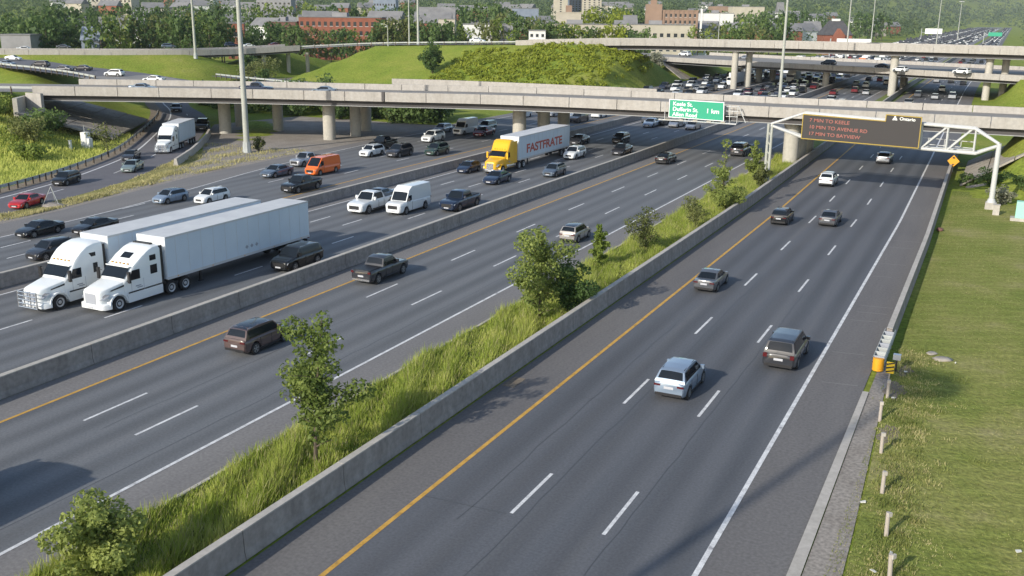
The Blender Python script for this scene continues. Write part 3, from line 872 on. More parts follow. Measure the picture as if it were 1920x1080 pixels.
# ------------------------------------------------------------------ vehicles
SPEC = {
 'sedan':  dict(L=4.75, W=1.84, H=1.45, clr=.19, belt=.93, nose=.68, tailz=1.0, xwb=1.12, xrf=.35, xrr=-.95, xbb=-1.72, ax=(1.4, -1.4), wr=.335, doors=[(.98, .05), (-.05, -1.05)], back=1.0),
 'hatch':  dict(L=4.3, W=1.8, H=1.52, clr=.19, belt=.95, nose=.72, tailz=.98, xwb=1.15, xrf=.4, xrr=-1.5, xbb=-2.03, ax=(1.3, -1.3), wr=.33, doors=[(1.0, .05), (-.05, -.95), (-1.03, -1.6)], back=.98),
 'cross':  dict(L=4.55, W=1.84, H=1.66, clr=.22, belt=1.05, nose=.82, tailz=1.06, xwb=1.18, xrf=.5, xrr=-1.72, xbb=-2.14, ax=(1.38, -1.35), wr=.36, doors=[(1.05, .08), (-.02, -.98), (-1.06, -1.75)], back=1.05, rails=True),
 'suv':    dict(L=4.95, W=1.98, H=1.8, clr=.25, belt=1.14, nose=.95, tailz=1.14, xwb=1.2, xrf=.62, xrr=-1.98, xbb=-2.34, ax=(1.47, -1.47), wr=.39, doors=[(1.08, .12), (.02, -.98), (-1.06, -1.95)], back=1.13, rails=True),
 'minivan': dict(L=5.15, W=2.0, H=1.76, clr=.19, belt=1.0, nose=.75, tailz=1.0, xwb=1.55, xrf=.72, xrr=-2.1, xbb=-2.46, ax=(1.55, -1.5), wr=.35, doors=[(1.3, .2), (.1, -1.0), (-1.08, -2.1)], back=1.0, rails=True),
 'pickup': dict(L=5.85, W=2.03, H=1.93, clr=.28, belt=1.2, nose=1.02, tailz=1.2, xwb=1.22, xrf=.62, xrr=-.72, xbb=-1.05, ax=(1.85, -1.85), wr=.41, doors=[(1.1, .2), (.1, -.72)], back=1.2, bed=True),
 'lvan':   dict(L=5.6, W=2.02, H=2.3, clr=.22, belt=1.2, nose=.95, tailz=1.15, xwb=2.2, xrf=1.2, xrr=-2.55, xbb=-2.72, ax=(1.8, -1.6), wr=.36, doors=[(1.75, .95)], back=1.15, van=True),
 'hvan':   dict(L=6.1, W=2.03, H=2.7, clr=.25, belt=1.3, nose=1.15, tailz=1.25, xwb=1.9, xrf=1.25, xrr=-2.85, xbb=-2.98, ax=(1.95, -1.75), wr=.39, doors=[(1.6, .85)], back=1.25, van=True, brow=True),
}
PROTO_ME = {}

def tyre_mesh(r, w, key):
    if key in PROTO_ME: return PROTO_ME[key]
    n = 22; vs = []; fs = []
    rings = [(0.0, -w / 2), (r * .9, -w / 2), (r, -w / 2 + .03), (r, w / 2 - .03), (r * .93, w / 2), (r * .66, w / 2 - .005), (r * .62, w / 2 - .05), (0.0, w / 2 - .05)]
    for rr, y in rings:
        for i in range(n):
            t = 2 * math.pi * i / n
            vs.append((rr * math.cos(t), y, rr * math.sin(t)))
    for k in range(len(rings) - 1):
        for i in range(n):
            fs.append((k * n + i, k * n + (i + 1) % n, (k + 1) * n + (i + 1) % n, (k + 1) * n + i))
    me = bpy.data.meshes.new('tyre'); me.from_pydata(vs, [], fs); me.materials.append(M['rubber'])
    me.polygons.foreach_set('use_smooth', [True] * len(fs)); me.set_sharp_from_angle(angle=R(40))
    # five spoke rim
    b = MB()
    b.tube((0, w / 2 - .05, 0), (0, w / 2 - .005, 0), r * .16, n=10)
    for k in range(5):
        a = 2 * math.pi * k / 5
        c, s = math.cos(a), math.sin(a)
        p = [(-.035, r * .1), (.035, r * .1), (.055, r * .62), (-.055, r * .62)]
        vs = [(x * c - z * s, w / 2 - .012, x * s + z * c) for x, z in p] + [(x * c - z * s, w / 2 - .05, x * s + z * c) for x, z in p]
        b.add(vs, [(0, 1, 2, 3), (0, 4, 5, 1), (1, 5, 6, 2), (2, 6, 7, 3), (3, 7, 4, 0)])
    nn = 22; vs = []
    for rr, y in ((r * .6, w / 2 - .004), (r * .67, w / 2 - .004), (r * .6, w / 2 - .06)):
        for i in range(nn):
            t = 2 * math.pi * i / nn; vs.append((rr * math.cos(t), y, rr * math.sin(t)))
    b.add(vs, [(i, (i + 1) % nn, nn + (i + 1) % nn, nn + i) for i in range(nn)] + [(i, (i + 1) % nn, 2 * nn + (i + 1) % nn, 2 * nn + i) for i in range(nn)])
    rm = bpy.data.meshes.new('rim'); rm.from_pydata(b.v, [], b.f); rm.materials.append(M['rim'])
    PROTO_ME[key] = (me, rm)
    return PROTO_ME[key]

def patch(fn, nu, nv, nrm_off=0.007, flip=False):
    """grid patch of a surface fn(u,v)->(x,y,z), pushed out along its normal"""
    P = [[Vector(fn(i / nu, j / nv)) for j in range(nv + 1)] for i in range(nu + 1)]
    vs = []
    for i in range(nu + 1):
        for j in range(nv + 1):
            a = P[min(i + 1, nu)][j] - P[max(i - 1, 0)][j]
            c = P[i][min(j + 1, nv)] - P[i][max(j - 1, 0)]
            n = a.cross(c)
            n = n.normalized() if n.length > 1e-9 else Vector((0, 0, 1))
            vs.append(P[i][j] + (-n if flip else n) * nrm_off)
    k = nv + 1
    fs = [(i * k + j, (i + 1) * k + j, (i + 1) * k + j + 1, i * k + j + 1) for i in range(nu) for j in range(nv)]
    if flip: fs = [f[::-1] for f in fs]
    return vs, fs

def build_vehicle(kind):
    S = SPEC[kind]
    L, W, H = S['L'], S['W'], S['H']
    hl, hw = L / 2, W / 2
    parts = []      # (name, verts, faces, material or 'paint', smooth, children)
    ra = S['wr'] + .065
    # ---- lower body
    def zsh(x):
        return interp(x, [-hl, -hl + .05, S['xbb'], S['xwb'], hl - .55, hl - .12, hl], [S['tailz'] - .1, S['tailz'], S['back'], S['belt'], lerp(S['nose'], S['belt'], .55), S['nose'], S['nose'] - .12])
    def wid(x):
        return hw * interp(x, [-hl, -hl + .12, -hl + .6, hl - 1.0, hl - .35, hl - .1, hl], [.84, .92, .99, 1.0, .95, .86, .74])
    def zbot(x):
        z = interp(x, [-hl, -hl + .35, hl - .45, hl], [S['clr'] + .12, S['clr'], S['clr'], S['clr'] + .04])
        for a in S['ax']:
            d = abs(x - a)
            if d < ra: z = max(z, S['wr'] + math.sqrt(ra * ra - d * d))
        return z
    xs = set(np.linspace(-hl, hl, 25).tolist() + [-hl + .05, -hl + .12, hl - .05, hl - .12, S['xwb'], S['xbb']])
    for a in S['ax']:
        for t in np.linspace(-1, 1, 9): xs.add(a + ra * t * .999)
    xs = sorted(xs)
    ring_n = 13
    vs, fs = [], []
    for x in xs:
        w, zs, zb = wid(x), zsh(x), zbot(x)
        zm = max(lerp(S['clr'], zs, .55), zb + .06)
        zl = min(zb + .1, zm - .02)
        half = [(w * .86, zb), (w * .975, zl), (w, zm), (w * .985, max(zs - .1, zm + .01)), (w * .9, zs), (w * .5, zs + .025), (0, zs + .035)]
        ring = half + [(-y, z) for y, z in half[:-1][::-1]]
        vs += [(x, y, z) for y, z in ring]
    k = ring_n
    for i in range(len(xs) - 1):
        for j in range(k):
            fs.append((i * k + j, i * k + (j + 1) % k, (i + 1) * k + (j + 1) % k, (i + 1) * k + j)[::-1])
    fs.append(tuple(range(k))); fs.append(tuple(range((len(xs) - 1) * k + k - 1, (len(xs) - 1) * k - 1, -1)))
    # ---- greenhouse
    xwb, xrf, xrr, xbb = S['xwb'], S['xrf'], S['xrr'], S['xbb']
    brow = S.get('brow')
    if brow:
        zx, zz = [xbb, xbb + .03, xrr, xrf - .6, xrf, xrf + .12, xwb], [S['back'], H - .5, H - .03, H, H - .32, H - .52, S['belt'] - .02]
    elif S.get('van'):
        zx, zz = [xbb, xbb + .03, xrr, 0, xrf, xwb], [S['back'], H - .5, H - .03, H, H - .08, S['belt'] - .02]
    else:
        zx, zz = [xbb, xrr - .02, xrr + .35, (xrf + xrr) / 2 - .1, xrf - .3, xrf, xwb], [S['back'] - .01, H - .11, H - .035, H, H - .02, H - .06, S['belt'] - .02]
    def ztop(x): return interp(x, zx, zz)
    hb = hw * (.93 if S.get('van') else .9)
    hr = hw * (.86 if S.get('van') else .70)
    zbase = min(S['belt'], S['back']) - .03
    def yside(z):
        t = max(0, min(1, (z - S['belt']) / (H - S['belt'])))
        return hb + (hr - hb) * (t ** 1.25)
    g0 = len(vs)
    gx_ = sorted(set(np.linspace(xbb, xwb, 22).tolist() + zx))
    for x in gx_:
        zt = ztop(x); y = yside(zt); cr_ = .03 * min(1, max(0, (zt - S['belt']) / .4))
        zm = (zbase + zt) / 2
        ring = [(yside(zbase), zbase), (yside(zm), max(zm, zbase)), (y, zt - .0), (y * .9, zt + cr_ * .6), (0, zt + cr_ * 1.2)]
        ring = ring + [(-a, b_) for a, b_ in ring[:-1][::-1]]
        vs += [(x, a, b_) for a, b_ in ring]
    k = 9
    for i in range(len(gx_) - 1):
        for j in range(k - 1):
            fs.append((g0 + i * k + j, g0 + i * k + j + 1, g0 + (i + 1) * k + j + 1, g0 + (i + 1) * k + j)[::-1])
    fs.append(tuple(g0 + j for j in range(k))); fs.append(tuple(g0 + (len(gx_) - 1) * k + j for j in range(k - 1, -1, -1)))
    parts.append(('body', vs, fs, 'paint', 38, []))
    # ---- glass
    def surf(x, v):   # v -1..1 across
        zt = ztop(x); y = yside(zt); cr_ = .03 * min(1, max(0, (zt - S['belt']) / .4))
        return (x, y * v, zt + cr_ * 1.2 * (1 - abs(v) ** 2.2))
    x0, x1 = (xrf + .14 if brow else xrf + .03), xwb - .04
    v_, f_ = patch(lambda u, v: surf(lerp(x0, x1, u), lerp(-.9, .9, v)), 4, 6, .009)
    parts.append(('windshield', v_, f_, M['glass'], 60, []))
    if not S.get('van'):
        xa, xb = (xrr - .04, xbb + .07) if kind == 'sedan' else (xrr - .03, lerp(xrr, xbb, .72))
        v_, f_ = patch(lambda u, v: surf(lerp(xa, xb, u), lerp(-.86, .86, v)), 3, 6, .010, True)
        parts.append(('rear_window', v_, f_, M['glass'], 60, []))
    hz = H - S['belt']
    zlo, zhi = S['belt'] + .05, (H - .13 if not S.get('van') else S['belt'] + .62)
    if brow: zhi = S['belt'] + .55
    def xfront(z): # A pillar line
        return interp(z, [S['belt'], H - .06], [xwb, xrf]) - .13 if not brow else interp(z, [S['belt'], H - .5], [xwb, xrf + .12]) - .14
    def xrear(z):
        return interp(z, [S['back'], H - .11], [xbb, xrr - .02]) + .14
    for (a, c) in S['doors']:
        for sgn in (1, -1):
            def fn(u, v, a=a, c=c, sgn=sgn):
                z = lerp(zlo, zhi, v)
                fa = min(a + .1, xfront(z)); fc = max(c, xrear(z)) if not S.get('van') else c
                x = lerp(fa, min(fc, fa - .02), u)
                return (x, sgn * yside(z), z)
            v_, f_ = patch(fn, 3, 3, .012, sgn < 0)
            parts.append(('side_window', v_, f_, M['glass'], 60, []))
    # ---- lamps, trim, mirrors
    def bx(x0, x1, y0, y1, z0, z1):
        b = MB(); b.box(x0, x1, y0, y1, z0, z1); return b.v, b.f
    zn = S['nose']
    tall = S.get('van') or kind in ('suv', 'pickup')
    for s in (1, -1):
        y0, y1 = s * hw * .5, s * hw * .86
        xo = hl - .02
        v_ = [(hl + .014, s * hw * .4, zn - .29), (hl - .1, s * hw * .9, zn - .25), (hl - .2, s * hw * .935, zn - .09), (hl - .03, s * hw * .46, zn - .14),
              (hl - .3, s * hw * .4, zn - .29), (hl - .4, s * hw * .8, zn - .25), (hl - .4, s * hw * .8, zn - .09), (hl - .3, s * hw * .46, zn - .14)]
        f_ = [(0, 1, 2, 3), (0, 4, 5, 1), (1, 5, 6, 2), (2, 6, 7, 3), (3, 7, 4, 0)]
        parts.append(('headlight', v_, f_, M['lamp'], None, []))
        if S.get('van') or kind in ('minivan', 'pickup'):
            zt0, zt1 = S['back'] - .2, S['back'] + (.04 if not S.get('bed') else -.03)
            v_, f_ = bx(-hl - .004, -hl + .1, s * hw * .9 if s < 0 else s * hw * .66, s * hw * .66 if s < 0 else s * hw * .9, zt0, zt1)
        else:
            v_, f_ = bx(-hl - .005, -hl + .1, min(s * hw * .5, s * hw * .885), max(s * hw * .5, s * hw * .885), S['tailz'] - .22, S['tailz'] - .11)
        parts.append(('taillight', v_, f_, M['tail'], None, []))
        zmz = S['belt'] + .08
        xm = xwb - .32
        v_, f_ = bx(xm - .1, xm + .08, min(s * (hb + .02), s * (hb + .24)), max(s * (hb + .02), s * (hb + .24)), zmz - .06, zmz + (.14 if not tall else .24))
        parts.append(('side_mirror', v_, f_, 'paint' if not S.get('van') else M['black'], None, []))
    for (a, c) in S['doors'][:2]:
        for s in (1, -1):
            v_, f_ = bx(c - .012, c + .012, min(s * hw * .97, s * (hw + .004)), max(s * hw * .97, s * (hw + .004)), S['clr'] + .16, S['belt'] - .1)
            parts.append(('door_seam', v_, f_, M['black'], None, []))
    gw = hw * (.55 if tall else .45)
    v_, f_ = bx(hl - .16, hl + .016, -gw, gw, zn - (.5 if tall else .36), zn - .15)
    parts.append(('grille', v_, f_, M['black'], None, []))
    v_, f_ = bx(hl - .12, hl + .024, -.26, .26, S['clr'] + .14, S['clr'] + .26)
    parts.append(('number_plate', v_, f_, M['plate'], None, []))
    v_, f_ = bx(-hl - .012, -hl + .1, -.26, .26, S['back'] - (.34 if not tall else .5), S['back'] - (.2 if not tall else .36))
    parts.append(('number_plate', v_, f_, M['plate'], None, []))
    v_, f_ = bx(-hl - .016, -hl + .3, -hw * .8, hw * .8, S['clr'] + .1, S['clr'] + .26)
    parts.append(('bumper', v_, f_, M['black'] if kind != 'pickup' else M['chrome'], None, []))
    b = MB()
    b.box(-hl + .3, hl - .3, -hw * .7, hw * .7, S['clr'] - .02, S['clr'] + .25)
    parts.append(('underbody', b.v, b.f, M['black'], None, []))
    if kind in ('cross', 'suv'):
        for s in (1, -1):
            v_, f_ = bx(S['ax'][1] + ra, S['ax'][0] - ra, min(s * hw * .96, s * (hw + .012)), max(s * hw * .96, s * (hw + .012)), S['clr'] + .0, S['clr'] + .13)
            parts.append(('sill_trim', v_, f_, M['black'], None, []))
    if S.get('rails'):
        for s in (1, -1):
            b = MB(); y = hr * .93 * s
            b.tube((xrf - .25, y, H - .01), (xrr + .2, y, H - .03), .022, n=6)
            parts.append(('roof_rail', b.v, b.f, M['chrome'] if kind == 'suv' else M['black'], None, []))
    v_, f_ = patch(lambda u, v: surf(lerp(xrr + .1, xrf - .08, u), lerp(-.93, .93, v)), 6, 6, .012)
    parts.append(('roof_panel', v_, f_, 'roof', 60, []))
    if S.get('bed'):
        v_, f_ = bx(-hl + .1, xbb - .06, -hw * .78, hw * .78, S['back'] + .02, S['back'] + .052)
        parts.append(('bed_cover', v_, f_, M['black'], None, []))
        v_, f_ = bx(-hl - .01, -hl + .05, -hw * .7, hw * .7, S['back'] - .06, S['back'] - .02)
        parts.append(('tailgate_trim', v_, f_, M['black'], None, []))
    if kind == 'pickup':
        for s in (1, -1):
            b = MB(); b.tube((1.2, s * (hw + .03), .42), (-1.0, s * (hw + .03), .42), .05, n=6)
            parts.append(('side_step', b.v, b.f, M['black'], None, []))
    out = []
    for name, v_, f_, m, sm, _ in parts:
        me = bpy.data.meshes.new(name)
        me.from_pydata([tuple(p) for p in v_], [], f_)
        me.materials.append(PAINT['grey'] if m == 'paint' else M['roofglass'] if m == 'roof' else m)
        if sm:
            me.polygons.foreach_set('use_smooth', [True] * len(me.polygons)); me.set_sharp_from_angle(angle=R(sm))
        out.append((name, me, m))
    return out

VEH = {}
def set_paint(o, mat):
    o.material_slots[0].link = 'OBJECT'
    o.material_slots[0].material = mat

def vehicle(kind, name, loc, heading, colour, label, scale=1.0, cat='car', group=None, roof=None):
    """heading in degrees: 0 drives along +Y, counter-clockwise positive"""
    if kind not in VEH: VEH[kind] = build_vehicle(kind)
    S = SPEC[kind]
    root = empty(name, loc, R(heading + 90), scale)
    tag(root, label, cat, group)
    for pn, me, pt in VEH[kind]:
        if pt == 'roof' and not roof: continue
        o = bpy.data.objects.new(pn, me); C.objects.link(o); o.parent = root
        if pt == 'paint': set_paint(o, PAINT[colour])
    tm, rm = tyre_mesh(S['wr'], .22, 'w%.3f' % S['wr'])
    for a in S['ax']:
        for s in (1, -1):
            w = bpy.data.objects.new('wheel', tm); C.objects.link(w); w.parent = root
            w.location = (a, s * (S['W'] / 2 - .1), S['wr'])
            if s < 0: w.rotation_euler = (0, 0, math.pi)
            r = bpy.data.objects.new('rim', rm); C.objects.link(r); r.parent = w
    return root

NAME = dict(sedan='sedan_car', hatch='hatchback_car', cross='crossover_car', suv='suv_car', minivan='minivan', pickup='pickup_truck', lvan='cargo_van', hvan='cargo_van')
CATN = dict(sedan='car', hatch='car', cross='car', suv='car', minivan='minivan', pickup='pickup truck', lvan='van', hvan='van')

CARS = [
    ('cross', -13.36, 47.55, 0, 'lightblue', 0.94, 'silver blue crossover in the middle lane, nearest car on the right carriageway', 'cars on the right eastbound carriageway'),
    ('minivan', -9.37, 54.91, 0, 'charcoal', 0.94, 'dark grey minivan beside the white edge line ahead of the silver blue crossover', 'cars on the right eastbound carriageway'),
    ('sedan', -17.36, 68.31, 0, 'grey', 0.9, 'grey sedan on the yellow line near the bushy median tree shadow', 'cars on the right eastbound carriageway'),
    ('cross', -17.57, 94.28, 0, 'black', 0.86, 'black crossover by the yellow line ahead of the lone grey sedan', 'cars on the right eastbound carriageway'),
    ('sedan', -13.44, 96.01, 0, 'grey', 0.9, 'grey sedan in the middle lane next to the black crossover', 'cars on the right eastbound carriageway'),
    ('cross', -17.33, 119.24, 0, 'white', 0.92, 'white crossover by the yellow line just before the display sign shadow', 'cars on the right eastbound carriageway'),
    ('sedan', -13.66, 142.28, 0, 'silver', 1.0, 'silver sedan entering the shade under the display sign', 'cars on the right eastbound carriageway'),
    ('suv', -37.15, 42.71, 0, 'brown', 0.86, 'brown SUV with dark blue roof near the leafy tall median tree', 'cars on the inner eastbound carriageway'),
    ('pickup', -39.55, 59.07, 0, 'charcoal', 0.89, 'dark grey pickup driving away beside the median concrete wall', 'cars on the inner eastbound carriageway'),
    ('cross', -31.95, 77.88, 0, 'beige', 0.86, 'beige crossover with dark roof behind the bushy median trees', 'cars on the inner eastbound carriageway'),
    ('sedan', -39.37, 126.75, 0, 'black', 0.97, 'black sedan driving away just before the near overpass shadow', 'cars on the inner eastbound carriageway'),
    ('suv', -32.49, 139.36, 0, 'charcoal', 1.02, 'dark SUV in the overpass shade behind the slender median trees', 'cars on the inner eastbound carriageway'),
    ('suv', -46.96, 58.78, 180, 'black', 0.92, 'black SUV beside the concrete wall, next to the white truck trailer', 'traffic on the inner westbound carriageway'),
    ('pickup', -54.73, 80.35, 180, 'white', 1.01, 'white pickup with black grille left of the tall white van', 'traffic on the inner westbound carriageway'),
    ('sedan', -57.11, 85.27, 180, 'bluegrey', 0.86, 'blue grey sedan half hidden behind the white pickup', 'traffic on the inner westbound carriageway'),
    ('hvan', -51.38, 81.85, 180, 'white', 0.95, 'tall white high roof cargo van beside the white pickup', 'traffic on the inner westbound carriageway'),
    ('pickup', -47.63, 85.55, 180, 'navy', 0.96, 'dark blue pickup with chrome grille hugging the concrete wall', 'traffic on the inner westbound carriageway'),
    ('hatch', -58.13, 106.59, 180, 'navy', 0.89, 'navy hatchback left of the yellow truck cab', 'traffic on the inner westbound carriageway'),
    ('sedan', -51.45, 101.22, 180, 'navy', 0.96, 'dark navy sedan just in front of the yellow truck cab', 'traffic on the inner westbound carriageway'),
    ('cross', -47.84, 109.31, 180, 'bluegrey', 0.9, 'grey blue crossover beside the wall to the right of the yellow truck', 'traffic on the inner westbound carriageway'),
    ('cross', -51.6, 124.63, 180, 'white', 0.98, 'white crossover at the rear of the yellow truck trailer', 'traffic on the inner westbound carriageway'),
    ('sedan', -47.42, 131.87, 180, 'charcoal', 0.99, 'dark sedan along the wall at the edge of the overpass shadow', 'traffic on the inner westbound carriageway'),
    ('sedan', -56.93, 139.33, 180, 'charcoal', 0.97, 'dark sedan in shade behind the yellow truck trailer end', 'traffic on the inner westbound carriageway'),
    ('cross', -52.08, 144.12, 180, 'black', 0.92, 'black crossover deep in the overpass shadow', 'traffic on the inner westbound carriageway'),
    ('sedan', -55.23, 168.12, 180, 'lightblue', 1.02, 'pale blue sedan below the green sign, left', 'traffic on the inner westbound carriageway'),
    ('sedan', -51.2, 173.29, 180, 'white', 0.87, 'white sedan just below the green road sign', 'traffic on the inner westbound carriageway'),
    ('sedan', -73.18, 57.14, 180, 'black', 0.86, 'black sedan at far left in the lane beside the grass gore', 'traffic on the outer westbound carriageway'),
    ('sedan', -70.07, 60.28, 180, 'black', 0.86, 'second black sedan following at far left, right behind the first', 'traffic on the outer westbound carriageway'),
    ('cross', -65.55, 52.03, 180, 'charcoal', 0.86, 'dark grey crossover left of the round roofed white truck', 'traffic on the outer westbound carriageway'),
    ('hatch', -74.78, 73.96, 180, 'lightblue', 0.88, 'pale blue hatchback with black roof beside the dry verge', 'traffic on the outer westbound carriageway'),
    ('cross', -71.12, 75.96, 180, 'white', 0.86, 'white crossover with roof rails behind the pale blue hatchback', 'traffic on the outer westbound carriageway'),
    ('sedan', -76.19, 92.38, 180, 'bluegrey', 0.94, 'dark blue grey sedan left of the orange van', 'traffic on the outer westbound carriageway'),
    ('pickup', -67.52, 85.85, 180, 'black', 0.91, 'black pickup in front of the orange van', 'traffic on the outer westbound carriageway'),
    ('lvan', -72.8, 96.76, 180, 'orange', 0.91, 'bright orange cargo van on the westbound side', 'traffic on the outer westbound carriageway'),
    ('pickup', -78.67, 101.26, 180, 'silver', 0.86, 'silver pickup behind the orange van by the gravel apron', 'traffic on the outer westbound carriageway'),
    ('cross', -76.26, 112.42, 180, 'white', 0.93, 'white crossover ahead of the dark grey crossover on the far carriageway', 'traffic on the outer westbound carriageway'),
    ('cross', -72.9, 114.11, 180, 'charcoal', 1.02, 'dark grey crossover right of the white crossover near the pickup', 'traffic on the outer westbound carriageway'),
    ('cross', -69.41, 118.14, 180, 'green', 0.97, 'dark green crossover alone near the far concrete wall', 'traffic on the outer westbound carriageway'),
    ('pickup', -79.32, 119.84, 180, 'black', 0.92, 'dark pickup by the gravel edge behind the white crossover', 'traffic on the outer westbound carriageway'),
    ('cross', -77.22, 130.35, 180, 'white', 1.02, 'white crossover with black grille just out of the overpass shade', 'traffic on the outer westbound carriageway'),
    ('cross', -81.84, 141.24, 180, 'silver', 0.89, 'silver crossover in shade left of the white van under the overpass', 'traffic on the outer westbound carriageway'),
    ('hvan', -77.79, 141.47, 180, 'white', 0.93, 'white van in the shade of the near overpass', 'traffic on the outer westbound carriageway'),
    ('sedan', -73.97, 140.77, 180, 'darkred', 1.02, 'dark red sedan in the shade right of the white van', 'traffic on the outer westbound carriageway'),
    ('minivan', -77.7, 149.02, 180, 'palegreen', 0.86, 'pale green minivan in the shade behind the dark red sedan', 'traffic on the outer westbound carriageway'),
    ('sedan', -85.17, 65.44, 197, 'red', 0.87, 'red sedan on the exit ramp at the left edge', 'cars on the exit ramp'),
    ('cross', -92.63, 76.45, 200, 'black', 0.86, 'black crossover on the exit ramp behind the red sedan', 'cars on the exit ramp'),
    ('sedan', -101.12, 93.81, 210, 'charcoal', 0.86, 'dark sedan on the exit ramp in front of the ramp truck', 'cars on the exit ramp'),
    ('sedan', -93.71, 86.99, 208, 'palegreen', 0.9, 'grey green sedan on the exit ramp beside the verge', 'cars on the exit ramp'),
    ('suv', -117.07, 124.07, 218, 'black', 1.01, 'black SUV behind the ramp truck beside the overpass column', 'cars on the exit ramp'),
    ('sedan', -143.1, 144.89, 225, 'charcoal', 1.02, 'dark sedan in the shade of the overpass on the exit ramp', 'cars on the exit ramp'),
]
for kind, x, y, hd, col, sc, lab, grp in CARS:
    vehicle(kind, NAME[kind], (x, y, .012), hd, col, lab, sc, CATN[kind], grp, roof=('dark blue roof' in lab or 'dark roof' in lab or 'black roof' in lab))
RAISED = [
    ('sedan', -118.39, 113.33, 6.78, -65, 'bluegrey', 0.85, 'blue grey sedan on the near overpass, left end', 'cars on the near overpass'),
    ('pickup', -102.39, 120.46, 6.78, -66, 'navy', 0.85, 'dark pickup crossing the near overpass behind the light pole', 'cars on the near overpass'),
    ('sedan', -92.58, 124.02, 6.78, 112, 'bluegrey', 0.85, 'blue grey sedan on the near overpass in front of the green hill', 'cars on the near overpass'),
    ('sedan', -206.15, 157.55, 6.1, -78, 'bluegrey', 0.85, 'dark blue sedan at the left edge of the merging ramp', 'cars on the merging ramp'),
    ('sedan', -227.66, 176.02, 6.1, -70, 'white', 0.85, 'white sedan at the left edge, upper lane of the merging ramp', 'cars on the merging ramp'),
    ('cross', -195.29, 157.65, 6.15, 105, 'charcoal', 0.89, 'dark crossover second from the left on the merging ramp', 'cars on the merging ramp'),
    ('sedan', -175.97, 147.4, 6.2, 105, 'grey', 0.9, 'grey sedan near the white posts of the merging ramp', 'cars on the merging ramp'),
    ('sedan', -176.23, 152.5, 6.2, 105, 'charcoal', 0.85, 'dark sedan right beside the grey sedan on the merging ramp', 'cars on the merging ramp'),
    ('cross', -155.93, 142.37, 6.25, 105, 'white', 0.85, 'white crossover where the merging ramp meets the overpass', 'cars on the merging ramp'),
    ('sedan', -137.14, 133.99, 6.3, 105, 'white', 0.85, 'white car showing just above the overpass parapet', 'cars on the merging ramp'),
    ('sedan', -263.84, 222.1, 7.0, -53, 'grey', 0.88, 'grey sedan on the upper left ramp road', 'cars on the upper ramp'),
    ('sedan', -253.15, 199.97, 7.0, -53, 'white', 0.99, 'white sedan at the far left of the upper ramp', 'cars on the upper ramp'),
    ('hatch', -243.42, 245.33, 7.0, -48, 'bluegrey', 1.05, 'blue grey hatchback on the upper ramp before the pole', 'cars on the upper ramp'),
    ('lvan', -297.9, 258.73, 7.0, -53, 'white', 1.05, 'white van on the upper ramp below the trees', 'cars on the upper ramp'),
    ('suv', -236.02, 266.14, 7.1, -32, 'navy', 0.89, 'dark blue SUV on the ramp bridge beside the light pole', 'cars on the upper ramp'),
    ('sedan', -228.07, 265.8, 7.2, -32, 'white', 0.85, 'white sedan on the ramp bridge beside the light pole', 'cars on the upper ramp'),
    ('sedan', -221.54, 271.49, 7.4, -30, 'darkred', 0.97, 'dark red sedan on the ramp bridge', 'cars on the upper ramp'),
    ('sedan', -148.06, 277.25, 10.2, -80, 'white', 1.01, 'white sedan on the hilltop road', 'cars on the hilltop road'),
    ('cross', -96.58, 325.45, 6.0, 60, 'white', 1.04, 'white crossover on the middle overpass, left of the columns', 'cars on the middle overpass'),
    ('sedan', -74.39, 315.81, 6.0, 60, 'silver', 0.85, 'silver sedan on the middle overpass right of the twin columns', 'cars on the middle overpass'),
    ('cross', -45.48, 292.26, 6.0, 60, 'black', 0.96, 'black crossover on the middle overpass', 'cars on the middle overpass'),
    ('sedan', -30.69, 286.34, 6.0, 60, 'black', 0.85, 'black sedan on the middle overpass left of the flyover column', 'cars on the middle overpass'),
    ('cross', -24.31, 267.28, 6.0, 60, 'white', 0.85, 'white car half hidden by the flyover column', 'cars on the middle overpass'),
    ('suv', -10.34, 266.14, 6.0, 60, 'white', 0.85, 'white SUV on the middle overpass over the right lanes', 'cars on the middle overpass'),
]
for kind, x, y, z, hd, col, sc, lab, grp in RAISED:
    vehicle(kind, NAME[kind], (x, y, z + .02), hd, col, lab, sc, CATN[kind], grp)


# ------------------------------------------------------------------ heavy trucks
def loft(stations, mat, name, parent, smooth=40, cap=True):
    """stations: list of (x, [(y,z)...half ring from bottom outer to top centre])"""
    vs, fs = [], []
    k = None
    for x, half in stations:
        ring = half + [(-y, z) for y, z in half[::-1] if y > 1e-6]
        k = len(ring)
        vs += [(x, y, z) for y, z in ring]
    for i in range(len(stations) - 1):
        for j in range(k):
            fs.append((i * k + j, i * k + (j + 1) % k, (i + 1) * k + (j + 1) % k, (i + 1) * k + j))
    if cap:
        fs.append(tuple(range(k - 1, -1, -1))); fs.append(tuple((len(stations) - 1) * k + j for j in range(k)))
    return mesh_obj(name, vs, fs, mat, parent, smooth)

